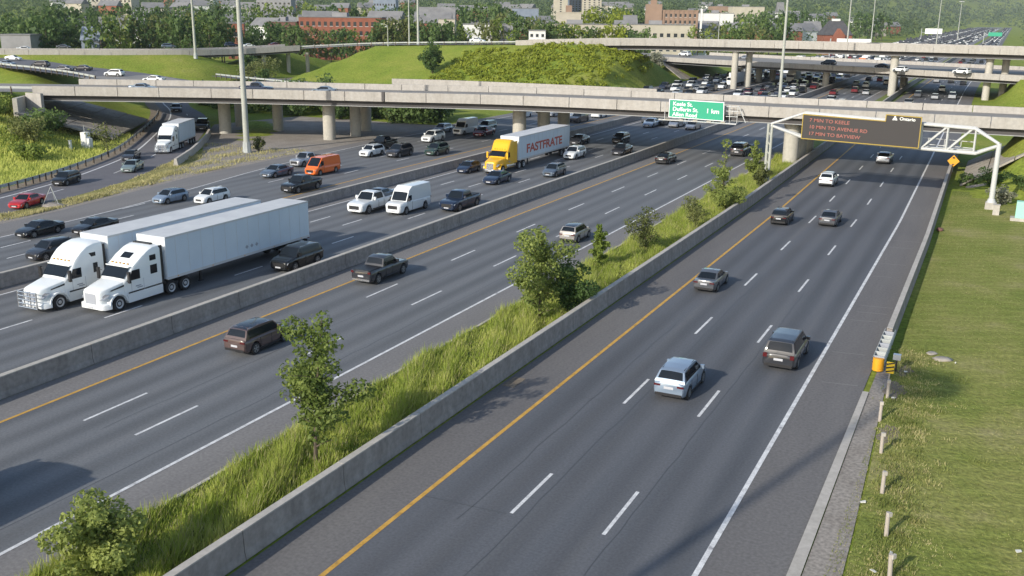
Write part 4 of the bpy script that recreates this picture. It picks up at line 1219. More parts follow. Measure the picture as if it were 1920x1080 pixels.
HUB = []
def truck_wheels(root, xs, half=1.05, r=.5):
    tm, rm = tyre_mesh(r, .3, 'tw%.2f' % r)
    if not HUB:
        b = MB(); n = 20
        rings = [(r * .63, .15 - .01), (r * .56, .12), (r * .3, .08), (r * .2, .15), (0.001, .16)]
        vs = [(rr * math.cos(2 * math.pi * i / n), y, rr * math.sin(2 * math.pi * i / n)) for rr, y in rings for i in range(n)]
        b.add(vs, [(k * n + i, k * n + (i + 1) % n, (k + 1) * n + (i + 1) % n, (k + 1) * n + i) for k in range(4) for i in range(n)])
        hm_ = bpy.data.meshes.new('rim'); hm_.from_pydata(b.v, [], b.f); hm_.materials.append(M['hub']); HUB.append(hm_)
    rm = HUB[0]
    for x in xs:
        for s in (1, -1):
            w = bpy.data.objects.new('wheel', tm); C.objects.link(w); w.parent = root
            w.location = (x, s * half, r)
            if s < 0: w.rotation_euler = (0, 0, math.pi)
            rr = bpy.data.objects.new('rim', rm); C.objects.link(rr); rr.parent = w

def hs(w, z0, z1, rd=.16):
    return [(w, z0), (w, z1 - rd * 1.3), (w - rd * .35, z1 - rd * .4), (w - rd * 1.2, z1), (w * .45, z1 + .02), (0, z1 + .03)]

def semi_truck(name, loc, heading, label, style, cabmat, trailer_len=15.5, scale=1.0, text=None, skirt=True):
    root = empty(name, loc, R(heading + 90), scale)
    tag(root, label, 'truck')
    white = cabmat
    tf = -5.35      # trailer front
    # hood and lower cab
    st = [(.03, hs(.5, .6, 1.34, .1)), (-.02, hs(.66, .5, 1.46, .12)), (-.2, hs(.8, .45, 1.55)), (-.7, hs(.9, .5, 1.64)), (-1.9, hs(1.08, .55, 1.86))]
    loft(st, white, 'hood', root)
    if style == 'sleeper_round':
        top = [(-1.75, 1.85), (-2.0, 2.1), (-2.42, 2.62), (-2.75, 3.05), (-3.2, 3.45), (-3.7, 3.72), (-4.3, 3.86), (-4.9, 3.84)]
    elif style == 'sleeper_step':
        top = [(-1.75, 1.85), (-2.0, 2.1), (-2.42, 2.58), (-2.7, 2.8), (-3.3, 3.2), (-3.95, 3.55), (-4.4, 3.68), (-4.9, 3.66)]
    else:
        top = [(-1.75, 1.85), (-2.0, 2.1), (-2.4, 2.55), (-2.6, 2.75), (-2.95, 3.3), (-3.3, 3.75), (-3.6, 3.85), (-4.2, 3.82)]
    st = []
    for x, z in top:
        w = interp(x, [-3.2, -2.4, -1.75], [1.2, 1.16, 1.08])
        st.append((x, hs(w, .55, z, .22)))
    cab = loft(st, white, 'cab', root)
    zt = lambda x: interp(x, [t[0] for t in top][::-1], [t[1] for t in top][::-1])
    wt = lambda x: interp(x, [-3.2, -2.4, -1.75], [1.2, 1.16, 1.08])
    v_, f_ = patch(lambda u, v: (lerp(-2.38, -1.84, u), lerp(-.9, .9, v) * wt(-2.1), zt(lerp(-2.38, -1.84, u)) + .02 + .02 * (1 - abs(lerp(-1, 1, v)))), 3, 6, .014)
    mesh_obj('windshield', v_, f_, M['glass'], root, 60)
    box('visor', -2.5, -2.3, -1.02, 1.02, 2.6, 2.66, white, root)
    for s in (1, -1):
        def sw(nm, x0, x1, z0, z1, sl=0.0):
            y = lambda x: s * (wt(x) + .008)
            vs = [(x0 + sl, y(x0), z0), (x1, y(x1), z0), (x1, y(x1), z1), (x0, y(x0), z1)]
            mesh_obj(nm, vs, [(0, 1, 2, 3) if s < 0 else (3, 2, 1, 0)], M['glass'], root)
        sw('side_window', -2.42, -3.05, 1.78, 2.42, .28)
        if style == 'sleeper_round':
            sw('sleeper_window', -4.02, -4.4, 1.85, 2.5); sw('sleeper_window', -3.75, -4.3, 2.95, 3.22, -.2)
        elif style == 'sleeper_step':
            sw('sleeper_window', -3.95, -4.55, 1.85, 2.45); sw('sleeper_window', -3.95, -4.5, 2.75, 3.12)
        # mirrors
        b = MB(); b.box(-2.05, -1.9, min(s * 1.28, s * 1.46), max(s * 1.28, s * 1.46), 1.7, 2.45); b.tube((-2.0, s * 1.1, 2.3), (-1.97, s * 1.36, 2.35), .025); b.tube((-2.0, s * 1.1, 1.8), (-1.97, s * 1.36, 1.8), .025)
        b.build('side_mirror', M['black'] if style != 'day' else white, root)
        # fender, fairing, tank
        v_ = []; f_ = []
        n = 10
        for i in range(n + 1):
            t = math.pi * i / n
            for rr in (.58, .68):
                for y in (.82, 1.18):
                    v_.append((-1.2 + rr * math.cos(t) * 1.12, s * y, .5 + rr * math.sin(t)))
        for i in range(n):
            a = 4 * i; c = 4 * (i + 1)
            f_ += [(a + 2, a + 3, c + 3, c + 2), (a, c, c + 1, a + 1), (a + 1, c + 1, c + 3, a + 3), (a, a + 2, c + 2, c)]
        mesh_obj('fender', v_, f_, white, root, 50)
        b = MB(); y0, y1 = sorted((s * .7, s * 1.19))
        if style == 'day':
            b.tube((-2.2, s * .95, .75), (-4.2, s * .95, .75), .3, n=16)
            b.build('fuel_tank', M['chrome'], root, 40)
        else:
            b.box(-4.95, -1.95, y0, y1, .35, .95)
            b.build('side_fairing', white, root)
            box('step_gap', -4.9, -2.0, min(s * 1.185, s * 1.2), max(s * 1.185, s * 1.2), .96, 1.05, M['black'], root)
        v_ = [(-.03, s * .62, .92), (-.16, s * .98, .95), (-.5, s * 1.12, 1.22), (-.3, s * .9, 1.26)]
        v_ += [(x - .12, y * .9, z) for x, y, z in v_]
        mesh_obj('headlight', v_, [(0, 1, 2, 3), (0, 4, 5, 1), (1, 5, 6, 2), (2, 6, 7, 3), (3, 7, 4, 0)], M['lamp'], root)
        if style != 'day':
            v_ = [(-.75, s * (.93 + .01), 1.36), (-1.75, s * (1.075 + .01), 1.5), (-1.75, s * (1.075 + .01), 1.62), (-.8, s * (.93 + .01), 1.44)]
            mesh_obj('hood_intake', v_, [(0, 1, 2, 3) if s < 0 else (3, 2, 1, 0)], M['black'], root)
        for dz, dx in ((1.18, .0), (1.3, .12)):
            vs = [(-2.75 + dx, s * (wt(-2.8) + .012), dz), (-3.2 + dx, s * (wt(-3.1) + .012), dz), (-3.2 + dx, s * (wt(-3.1) + .012), dz + .07), (-2.75 + dx, s * (wt(-2.8) + .012), dz + .07)]
            mesh_obj('door_marking', vs, [(0, 1, 2, 3) if s < 0 else (3, 2, 1, 0)], M['grey_print'], root)
        for xs_ in (-2.3, -3.3):
            vs = [(xs_, s * (wt(xs_) + .006), .98), (xs_ - .025, s * (wt(xs_) + .006), .98), (xs_ - .025, s * (wt(xs_) + .006), 1.75), (xs_, s * (wt(xs_) + .006), 1.75)]
            mesh_obj('door_seam', vs, [(0, 1, 2, 3) if s < 0 else (3, 2, 1, 0)], M['grey_print'], root)
        # roof side extender behind the sleeper
        box('side_extender', -5.15, -4.86 if style != 'day' else -4.15, min(s * 1.12, s * 1.16), max(s * 1.12, s * 1.16), .95, 3.6, M['black'] if style != 'day' else white, root)
    box('grille', -.05, .05, -.46, .46, .64, 1.32, M['chrome'] if style == 'day' else M['grey_print'], root)
    loft([(.1, hs(.55, .34, .58, .05)), (.04, hs(.85, .3, .62, .06)), (-.12, hs(1.05, .28, .64, .07)), (-.6, hs(1.17, .28, .66, .07))], white if style != 'day' else M['chrome'], 'bumper', root)
    box('number_plate', .1, .12, -.22, .22, .38, .5, M['plate'], root)
    if style == 'sleeper_round':
        b = MB()
        for z in (.35, .6, .85, 1.1, 1.35):
            b.tube((.28, -.85, z), (.28, .85, z), .04, n=8)
        for y in (-.85, -.28, .28, .85):
            b.tube((.28, y, .3), (.28, y, 1.42), .045, n=8)
        b.tube((.28, -.6, .45), (-.1, -.6, .45), .05); b.tube((.28, .6, .45), (-.1, .6, .45), .05)
        b.build('bull_bar', M['chrome'], root)
    if style == 'sleeper_step':
        v_, f_ = patch(lambda u, v: (lerp(-3.45, -3.0, u), lerp(-.42, .42, v), zt(lerp(-3.45, -3.0, u)) + .028), 2, 2, .012)
        mesh_obj('roof_window', v_, f_, M['glass'], root)
        box('roof_vent', -4.75, -4.5, -.75, .75, 3.68, 3.78, M['black'], root)
    for k in range(5):
        box('marker_light', -2.62, -2.5, -.72 + k * .34, -.62 + k * .34, zt(-2.6) + .03, zt(-2.6) + .09, M['orange'], root)
    # chassis and wheels
    b = MB(); b.box(-7.6, -1.0, -.45, .45, .6, .95)
    b.build('chassis', M['black'], root)
    truck_wheels(root, [-1.2, -5.75, -7.05])
    # trailer
    te = tf - trailer_len
    b = MB(); b.box(te, tf, -1.29, 1.29, 1.15, 4.05)
    tb = b.build('trailer_box', M['trailer'], root)
    rb_ = MB(); rb_.box(te + .05, tf - .05, -1.27, 1.27, 4.052, 4.07)
    rb_.build('roof_sheet', M['trailer_roof'], tb)
    fb = MB(); fb.box(tf + .003, tf + .02, -1.27, 1.27, 3.2, 4.03)
    fb.build('front_panel', M['truckwhite'], tb)
    for s in (1, -1):
        for z0, z1 in ((1.12, 1.3), (3.95, 4.08)):
            box('side_rail', te - .01, tf + .01, min(s * 1.29, s * 1.31), max(s * 1.29, s * 1.31), z0, z1, M['trailer_roof'], tb)
        x = tf - .9
        while x > te + .6:
            box('panel_rib', x - .012, x + .012, min(s * 1.29, s * 1.297), max(s * 1.29, s * 1.297), 1.31, 3.94, M['trailer_roof'], tb)
            x -= 1.22
    box('rear_door', te - .03, te, -1.22, 1.22, 1.25, 3.95, M['trailer'], tb)
    box('rear_light_bar', te - .05, te + .05, -1.25, 1.25, 1.02, 1.14, M['tail'], tb)
    for s in (1, -1):
        box('mud_flap', te + .25, te + .29, min(s * .8, s * 1.28), max(s * .8, s * 1.28), .25, 1.0, M['black'], root)
        for k in range(5):
            box('marker_light', tf - 1.0 - k * (trailer_len - 2) / 4, tf - .9 - k * (trailer_len - 2) / 4, min(s * 1.31, s * 1.325), max(s * 1.31, s * 1.325), 1.18, 1.24, M['orange'], tb)
    b = MB()
    for s in (1, -1):
        b.box(tf - 3.6, tf - 3.45, min(s * .75, s * .87), max(s * .75, s * .87), .25, 1.15); b.box(tf - 3.68, tf - 3.37, min(s * .7, s * .92), max(s * .7, s * .92), .2, .26)
    b.build('landing_gear', M['black'], root)
    if skirt:
        for s in (1, -1):
            box('side_skirt', te + 4.0, tf - 4.2, min(s * 1.24, s * 1.27), max(s * 1.24, s * 1.27), .5, 1.12, M['trailer'], root)
    b = MB(); b.box(te + .5, te + 3.4, -.5, .5, .62, 1.14)
    b.build('bogie', M['black'], root)
    truck_wheels(root, [te + 1.2, te + 2.5], 1.08)
    if text:
        # left side of the truck faces the camera (truck drives toward it on the far side)
        for s in (1, -1):
            t = text_mesh('lettering', text, 1.5, M['red_print'], root, ((tf - 2.2) if s > 0 else (te + 1.9), s * 1.3, 1.85), (math.pi / 2, 0, math.pi if s > 0 else 0), .004, 'LEFT', .045, 1.5)
    elif style == 'sleeper_step':
        for s in (1, -1):
            for k in range(3):
                mesh_obj('small_logo_mark', [(tf - 8.0 - k * .55 + dx, s * 1.302, 1.8 + dz) for dx, dz in ((.0, -.16), (.18, 0), (.0, .16), (-.18, 0))], [(0, 1, 2, 3) if s < 0 else (3, 2, 1, 0)], M['grey_print'], root)
    return root

semi_truck('semi_truck', (-50.75, 42.75, 0), 180, 'white sleeper semi truck with stepped roof and skylight window, nearest the wall', 'sleeper_step', M['truckwhite'], 15.5, skirt=False)
semi_truck('semi_truck', (-54.35, 41.2, 0), 180, 'white sleeper semi truck with rounded roof and chrome bull bar', 'sleeper_round', M['truckwhite'], 15.6)
semi_truck('semi_truck', (-55.0, 106.2, 0), 180, 'yellow semi truck pulling a white trailer with big red lettering', 'day', M['truckyellow'], 16.2, text='FASTFRATE', skirt=False)
semi_truck('semi_truck', (-101.7, 99.6, 0), 207, 'white semi truck with short trailer turning down the exit ramp', 'sleeper_round', M['truckwhite'], 8.5, .88)
semi_truck('semi_truck', (-35.5, 23.3, 0), 0, 'heavy truck just outside the lower left of the frame, only its shadow in view', 'sleeper_step', M['truckwhite'], 15.5)

# ------------------------------------------------------------------ vegetation
def leaf_cloud(centres, n, size, rnd, up=0.4):
    """n leaf quads scattered in ellipsoidal clumps (cx,cy,cz,rx,rz)"""
    rg = np.random.RandomState(rnd)
    cs = np.array(centres, float)
    wgt = (cs[:, 3] ** 2 * cs[:, 4]); wgt /= wgt.sum()
    pick = rg.choice(len(cs), n, p=wgt)
    d = rg.normal(size=(n, 3)); d /= np.linalg.norm(d, axis=1)[:, None]
    r = rg.uniform(.25, 1, n) ** .5
    P = cs[pick, :3] + d * r[:, None] * np.stack([cs[pick, 3], cs[pick, 3], cs[pick, 4]], 1)
    nrm = d * .6 + rg.normal(size=(n, 3)) * .6 + np.array([0, 0, up])
    nrm /= np.linalg.norm(nrm, axis=1)[:, None]
    a = np.cross(nrm, rg.normal(size=(n, 3))); a /= np.linalg.norm(a, axis=1)[:, None]
    b = np.cross(nrm, a)
    s = size * rg.uniform(.6, 1.35, n)[:, None]
    V = np.stack([P - a * s * .5, P + b * s * .32, P + a * s * .5, P - b * s * .32], 1).reshape(-1, 3)
    F = np.arange(4 * n).reshape(-1, 4)
    return V, F

def fast_mesh(name, V, F, mat):
    me = bpy.data.meshes.new(name)
    me.vertices.add(len(V)); me.vertices.foreach_set('co', np.asarray(V, np.float32).ravel())
    k = F.shape[1]
    me.loops.add(F.size); me.loops.foreach_set('vertex_index', F.ravel().astype(np.int32))
    me.polygons.add(len(F)); me.polygons.foreach_set('loop_start', np.arange(0, F.size, k, dtype=np.int32))
    me.update(calc_edges=True); me.validate()
    if mat: me.materials.append(mat)
    return me

def wood_mesh(h, limbs, r0, lean=(0, 0)):
    """tapered trunk with limbs; limbs: list of (z0, (dx,dy,dz))"""
    b = MB()
    k = 5
    pts = [Vector((lean[0] * (i / k) ** 1.5, lean[1] * (i / k) ** 1.5, h * i / k)) for i in range(k + 1)]
    for i in range(k):
        b.tube(pts[i], pts[i + 1], r0 * (1 - .85 * i / k), r0 * (1 - .85 * (i + 1) / k), n=7)
    for z0, d in limbs:
        t = z0 / h
        p = Vector((lean[0] * t ** 1.5, lean[1] * t ** 1.5, z0)); q = p + Vector(d) * .55 + Vector((0, 0, abs(d[2]) * .1)); e = p + Vector(d)
        rr = r0 * (1 - .8 * t) * .55
        b.tube(p, q, rr, rr * .65, n=5); b.tube(q, e, rr * .65, rr * .2, n=5)
    me = bpy.data.meshes.new('trunk'); me.from_pydata(b.v, [], b.f); me.materials.append(M['bark'])
    return me

def near_tree(name, loc, h, w, label, seed, shape='open', leaf='leaf7', nleaf=2600, size=.2, lean=(0, 0), cat='tree', bare=.16):
    rg = random.Random(seed)
    limbs, cl = [], []
    n = 20 if shape != 'bush' else 16
    for i in range(n):
        t = (i + .5) / n
        z0 = h * (bare + (.93 - bare) * t)
        if shape == 'spire': reach = w * .5 * (1.0 - t) ** .8 * rg.uniform(.55, 1.1) + .12
        elif shape == 'column': reach = w * .5 * (1 - abs(t - .45)) * rg.uniform(.5, 1.05)
        elif shape == 'bush': reach = w * .5 * math.sin(math.pi * (.2 + .7 * t)) * rg.uniform(.55, 1.05)
        else: reach = w * .5 * (math.sin(math.pi * (.14 + .72 * t)) ** .8) * rg.uniform(.45, 1.15)
        a = i * 2.4 + rg.uniform(-.5, .5)
        d = (reach * math.cos(a), reach * math.sin(a), reach * rg.uniform(.15, .6))
        limbs.append((z0 * .92, d))
        tx, ty = lean[0] * (z0 / h) ** 1.5, lean[1] * (z0 / h) ** 1.5
        cr_ = max(.16, reach * rg.uniform(.28, .46))
        cl.append((tx + d[0] * .8, ty + d[1] * .8, z0 * .92 + d[2], cr_, cr_ * .72))
        if reach > .35:
            cl.append((tx + d[0] * .45, ty + d[1] * .45, z0 * .92 + d[2] * .5, cr_ * .9, cr_ * .75))
        cl.append((tx + rg.uniform(-.1, .1), ty + rg.uniform(-.1, .1), z0, max(.2, cr_ * .8), max(.2, cr_ * .8)))
    cl.append((lean[0], lean[1], h * .95, w * .12, h * .06))
    root = empty(name, loc); tag(root, label, cat)
    tr = bpy.data.objects.new('trunk', wood_mesh(h * .96, limbs, max(.05, h * .014), lean)); C.objects.link(tr); tr.parent = root
    V, F = leaf_cloud(cl, nleaf, size, seed)
    V[:, 2] = np.maximum(V[:, 2], .05)
    cr = bpy.data.objects.new('crown', fast_mesh('crown', V, F, M[leaf])); C.objects.link(cr); cr.parent = root
    return root

near_tree('shrub', (-25.6, 20.6, 0), 3.1, 3.5, 'wide dense shrub in the median at the lower left corner', 3, 'bush', 'leaf7', 7500, .16, cat='shrub', bare=.04)
near_tree('young_tree', (-24.7, 31.5, 0), 6.9, 4.2, 'tall leafy young tree leaning over the median grass, nearest the camera', 11, 'open', 'leaf7', 5600, .19, (.5, .2), bare=.1)
near_tree('young_tree', (-24.9, 55.0, 0), 6.1, 4.9, 'broad bushy median tree beside the dark double stem one', 21, 'open', 'leaf7', 6600, .2, bare=.05)
near_tree('young_tree', (-23.9, 57.2, 0), 4.3, 3.8, 'darker low tree growing right against the broad bushy tree', 24, 'bush', 'leaf2', 4200, .2, bare=.05)
near_tree('young_tree', (-26.6, 69.5, 0), 3.4, 1.9, 'small upright bright green tree behind the bushy pair', 31, 'column', 'leaf1', 2600, .2, bare=.06)
near_tree('young_tree', (-25.2, 76.5, 0), 3.7, 3.8, 'thin grey green tree with spreading feathery branches', 41, 'open', 'leaf3', 2600, .16, bare=.08)
near_tree('young_tree', (-24.1, 87.1, 0), 3.0, 2.6, 'small sparse median tree before the tall spire tree', 51, 'open', 'leaf3', 1800, .17, bare=.1)
near_tree('conifer_tree', (-23.8, 95.9, 0), 7.3, 4.8, 'tall tapering median tree in front of the display sign post', 61, 'spire', 'leaf7', 6500, .2, bare=.05)
near_tree('young_tree', (-25.6, 117.5, 0), 4.8, 2.8, 'short leafy tree at the foot of the display sign post', 71, 'column', 'leaf7', 3200, .22, bare=.06)
near_tree('shrub', (-23.3, 111.2, 0), 3.0, 2.2, 'brownish shrub hiding the foot of the display sign post', 75, 'bush', 'leaf3', 2600, .2, cat='shrub', bare=.05)
near_tree('shrub', (-92.4, 108.4, 0), 2.1, 2.6, 'scruffy shrub at the base of the tall light pole', 81, 'bush', 'leaf3', 700, .25, cat='shrub', bare=.05)
near_tree('sapling', (-105.0, 93.5, .2), 4.6, 4.0, 'thin sapling on the left grass slope above the guard rail', 91, 'open', 'leaf3', 420, .3, bare=.15)
for i, (x, y, h, w, lf, lab) in enumerate([
    (-121, 97, 3.6, 7, 'leaf2', 'dark bush mass in the middle of the left bank'),
    (-127, 93, 3.4, 7, 'leaf1', 'bright bush at the left end of the bank below the overpass'),
    (-122.5, 99.0, 2.8, 5, 'leaf2', 'dark bush on the bank beside the white utility cabinet'),
    (-116.5, 91, 3.0, 6, 'leaf3', 'olive bush low on the left bank'),
    (-131, 98.0, 2.4, 5.5, 'leaf1', 'green bush just under the left end of the overpass'),
    (-110.5, 86, 2.4, 5.0, 'leaf1', 'small bright bush near the guard rail on the left bank')]):
    near_tree('bush', (x, y, float(ground_h(x, y)) - .3), h, w, lab, 100 + i, 'bush', lf, 1600, .38, cat='bush', bare=.05)
for i, (x, y, h, w, lf, lab) in enumerate([
    (-.2, 123.5, 2.3, 4.2, 'leaf2', 'dark shrub on the bank left of the gantry leg'),
    (3.4, 119.0, 2.0, 4.0, 'leaf2', 'dark shrub on the bank right of the gantry leg'),
    (1.0, 115.5, 1.9, 3.2, 'leaf4', 'pale grey green shrub at the foot of the gantry leg'),
    (6.5, 124.0, 2.4, 5.0, 'leaf1', 'bright shrub at the right edge of the bank'),
    (-2.6, 127.0, 1.3, 2.6, 'leaf2', 'low shrub beside the barrier below the yellow sign')]):
    near_tree('shrub', (x, y, float(ground_h(x, y)) - .15), h, w, lab, 130 + i, 'bush', lf, 1300, .24, cat='shrub', bare=.05)
# trees and scrub on the embankments behind the near overpass
for i, (x, y, h, w, sh, lf, lab) in enumerate([
    (-137.5, 232.0, 8.8, 8.5, 'bush', 'leaf2', 'rounded dark tree standing alone on the green hill'),
    (-107.0, 297.0, 9.0, 11.5, 'bush', 'leaf4', 'big silvery tree beside the first flyover column'),
    (-99.5, 301.0, 6.5, 8.0, 'bush', 'leaf4', 'smaller silvery tree right of the big silvery one'),
    (-172.0, 206.0, 6.0, 9.0, 'bush', 'leaf3', 'grey green bush in front of the ramp bridge'),
    (-160.0, 186.0, 4.5, 6.0, 'bush', 'leaf3', 'scrubby bush by the low ramp guard rail'),
    (-151.0, 180.0, 3.4, 4.0, 'bush', 'leaf2', 'small dark bush in the low ramp guard rail line'),
    (-196.0, 228.0, 7.0, 7.0, 'open', 'leaf2', 'dark tree under the left end of the ramp bridge'),
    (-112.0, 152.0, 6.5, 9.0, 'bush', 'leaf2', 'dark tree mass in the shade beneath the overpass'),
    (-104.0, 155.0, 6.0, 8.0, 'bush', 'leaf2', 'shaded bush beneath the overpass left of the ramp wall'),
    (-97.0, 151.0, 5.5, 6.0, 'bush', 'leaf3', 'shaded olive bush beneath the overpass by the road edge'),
    (-120.0, 150.5, 5.8, 8.0, 'bush', 'leaf2', 'dark shaded bush seen between the left overpass columns'),  # this and the rest are added to block sunlit grass with dark
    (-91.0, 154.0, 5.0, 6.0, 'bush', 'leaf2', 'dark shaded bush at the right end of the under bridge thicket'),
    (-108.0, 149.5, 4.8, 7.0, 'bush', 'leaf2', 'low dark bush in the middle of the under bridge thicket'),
    (-127.0, 153.0, 5.6, 7.0, 'bush', 'leaf2', 'dark bush at the left end of the under bridge thicket')]):
    near_tree('tree' if h > 6 else 'bush', (x, y, float(ground_h(x, y)) - .3), h, w, lab, 160 + i, sh, lf, 2600 if h > 6 else 1300, .55 if h > 6 else .42, cat='tree' if h > 6 else 'bush', bare=.05)

# scrub blanket on the right shoulder of the green hill and grass tufts (uncountable)
rg = np.random.RandomState(5)
cl = []
for k in range(1000):
    x = rg.uniform(-136, -90); y = rg.uniform(216, 274)
    z = float(ground_h(x, y))
    if z < .3 or (y > 250 and x < -117): continue
    r = rg.uniform(.8, 1.6)
    cl.append((x, y, z + .05, r, r * .6))
V, F = leaf_cloud(cl, 46000, .6, 6)
o = bpy.data.objects.new('hill_scrub', fast_mesh('hill_scrub', V, F, M['leaf5'])); C.objects.link(o)
tag(o, 'bright green scrub covering the right shoulder of the hill', 'scrub', kind='stuff')
cl = []
for k in range(130):
    x = rg.uniform(-150, -110); y = rg.uniform(78, 98)
    z = float(ground_h(x, y))
    if z < .8 or z > 5.0 or (x > -127 and y > 95): continue
    r = rg.uniform(.8, 1.9)
    cl.append((x, y, z + .2, r, r * .6))
V, F = leaf_cloud(cl, 9000, .38, 7)
o = bpy.data.objects.new('bank_scrub', fast_mesh('bank_scrub', V, F, M['leaf1'])); C.objects.link(o)
tag(o, 'leafy scrub covering the left bank below the overpass', 'scrub', kind='stuff')

cl = []  # leaf mass added to cover sunlit ground and darken the view under the deck
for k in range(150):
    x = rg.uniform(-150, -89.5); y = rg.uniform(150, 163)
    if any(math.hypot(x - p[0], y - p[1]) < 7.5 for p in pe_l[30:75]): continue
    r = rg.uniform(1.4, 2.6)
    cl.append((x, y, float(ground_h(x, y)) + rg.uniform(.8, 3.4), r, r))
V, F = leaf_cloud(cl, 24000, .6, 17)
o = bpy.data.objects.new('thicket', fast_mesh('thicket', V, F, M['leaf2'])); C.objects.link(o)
tag(o, 'dark thicket added to deepen the shade behind the near overpass columns', 'thicket', kind='stuff')

def blades(name, n, sampler, hmin, hmax, wid, mat, seed, label):
    rg = np.random.RandomState(seed)
    P = sampler(rg, n); n = len(P)
    h = rg.uniform(hmin, hmax, n) * P[:, 3]
    a = rg.uniform(0, 2 * np.pi, n); w = wid * rg.uniform(.6, 1.4, n)
    lean = rg.normal(size=(n, 2)) * .28 * h[:, None] + np.array([.08, .1]) * h[:, None]
    dx = np.stack([np.cos(a) * w, np.sin(a) * w, np.zeros(n)], 1)
    base = P[:, :3]
    tip = base + np.concatenate([lean, h[:, None]], 1)
    V = np.stack([base - dx, base + dx, tip], 1).reshape(-1, 3)
    F = np.arange(3 * n).reshape(-1, 3)
    o = bpy.data.objects.new(name, fast_mesh(name, V, F, mat)); C.objects.link(o)
    tag(o, label, 'grass', kind='stuff')
    return o
M['blade'] = mat_leaf('grass_blade', (.3, .37, .06), (.58, .6, .16), .55, .45)
M['blade_dry'] = mat_leaf('dry_grass_blade', (.3, .29, .1), (.5, .45, .22), .8, .4)
M['blade_lawn'] = mat_leaf('lawn_blade', (.12, .16, .035), (.25, .27, .08), .3, .35)
def samp_med(rg, n):
    y = 12 + (rg.rand(n) ** 1.5) * 128
    x = rg.uniform(-27.6, -22.7, n)
    # lower toward the wall, patchy
    lump = .55 + .45 * np.sin(x * 2.1 + y * .9) * np.sin(y * .37 + x) + rg.uniform(-.2, .2, n)
    edge = np.clip((-22.6 - x) / 1.2, .3, 1)
    return np.stack([x, y, np.full(n, .01), np.clip(lump, .25, 1.1) * edge], 1)
blades('median_grass', 130000, samp_med, .35, .95, .028, M['blade'], 8, 'tall rank green grass filling the tree median')
blades('median_dry_grass', 22000, samp_med, .5, 1.05, .02, M['blade_dry'], 9, 'straw coloured seed stems among the median grass')
def samp_verge(rg, n):
    y = rg.uniform(48, 112, n)
    l = np.interp(y, [p[1] for p in pe_r[:60]], [p[0] for p in pe_r[:60]]) + .4
    r = np.interp(y, *D_EDGE) - .6
    x = l + (r - l) * rg.rand(n)
    k = np.clip(.5 + .5 * np.sin(x * 1.3) * np.sin(y * .5 + x * .3), .15, 1)
    keep = rg.rand(n) < k
    return np.stack([x, y, np.full(n, .01), k], 1)[keep]
blades('verge_grass', 26000, samp_verge, .12, .5, .05, M['blade_dry'], 10, 'thin dry grass on the verge between ramp and highway')
def samp_lawn(rg, n):
    y = 24 + rg.rand(n) ** 1.6 * 98
    x = -3.6 + rg.rand(n) ** 1.3 * 22
    y = np.where(rg.rand(n) < .8, y, rg.uniform(80, 124, n))
    k = np.clip(.6 + .4 * np.sin(x * .9 + y * .31) * np.sin(y * .23), .2, 1)
    return np.stack([x, y, np.full(n, .01), k], 1)
blades('lawn_grass', 60000, samp_lawn, .03, .1, .018, M['blade_lawn'], 12, 'short mown grass blades of the right hand lawn')
blades('lawn_thatch', 22000, samp_lawn, .02, .07, .02, M['blade_dry'], 13, 'dry clippings scattered over the right hand lawn')
def samp_weed(rg, n):
    cy = rg.uniform(30, 60, 150); cx = -3.3 + np.abs(rg.normal(0, 1.1, 150)) + np.interp(cy, [30, 60], [1.3, -.3])
    cr = rg.uniform(.1, .45, 150); k = rg.randint(0, 150, n)
    x = cx[k] + rg.normal(0, 1, n) * cr[k]; y = cy[k] + rg.normal(0, 1, n) * cr[k]
    return np.stack([x, y, np.full(n, .01), rg.uniform(.3, 1, 150)[k]], 1)
blades('roadside_weeds', 8000, samp_weed, .06, .26, .022, M['blade_lawn'], 15, 'straggling weeds along the gravel strip beside the marker posts')
blades('roadside_straw', 6000, samp_weed, .05, .2, .02, M['blade_dry'], 16, 'dead straw among the weeds beside the marker posts')
def samp_bank(rg, n):
    x = rg.uniform(-150, -93, n); y = rg.uniform(62, 112, n)
    z = ground_h(x, y)
    edge = np.interp(y, [p[1] for p in pe_l[:46]], [p[0] for p in pe_l[:46]])
    keep = (x < edge - 4.0)
    return np.stack([x, y, z - .03, np.full(n, 1.0)], 1)[keep]
blades('bank_grass', 60000, samp_bank, .2, .7, .07, M['blade'], 14, 'long grass on the left bank')

# ------------------------------------------------------------------ poles, gantry, signs
def light_pole(x, y, zg, h, label, r=.24, mast=True, arm=None):
    root = empty('light_pole', (x, y, zg)); tag(root, label, 'light pole')
    b = MB(); b.tube((0, 0, 0), (0, 0, h), r, r * .45, n=14); b.build('pole', M['pole'], root, 40)
    b = MB(); b.tube((0, 0, -.1), (0, 0, 1.5), r * 1.45, r * 1.2, n=8); b.build('base', M['galv'], root)
    if mast:
        b = MB(); b.tube((0, 0, h - .7), (0, 0, h - .4), .3, n=10); b.build('hub', M['galv'], root)
        for k in range(8):
            a = 2 * math.pi * k / 8
            m = MB(); m.tube((.25 * math.cos(a), .25 * math.sin(a), h - .5), (1.8 * math.cos(a), 1.8 * math.sin(a), h - .45), .06, n=5)
            m.box(1.6 * math.cos(a) - .5, 1.6 * math.cos(a) + .5, 1.6 * math.sin(a) - .5, 1.6 * math.sin(a) + .5, h - 1.0, h - .5)
            m.build('luminaire', M['galv'], root)
    if arm:
        dx, dy = arm
        b = MB(); b.tube((0, 0, h - .3), (dx * .5, dy * .5, h + .25), .07, n=6); b.tube((dx * .5, dy * .5, h + .25), (dx, dy, h + .3), .06, n=6); b.build('arm', M['pole'], root)
        b = MB(); b.box(dx - .4, dx + .4, dy - .18, dy + .18, h + .2, h + .38); b.build('luminaire', M['galv'], root)
    return root
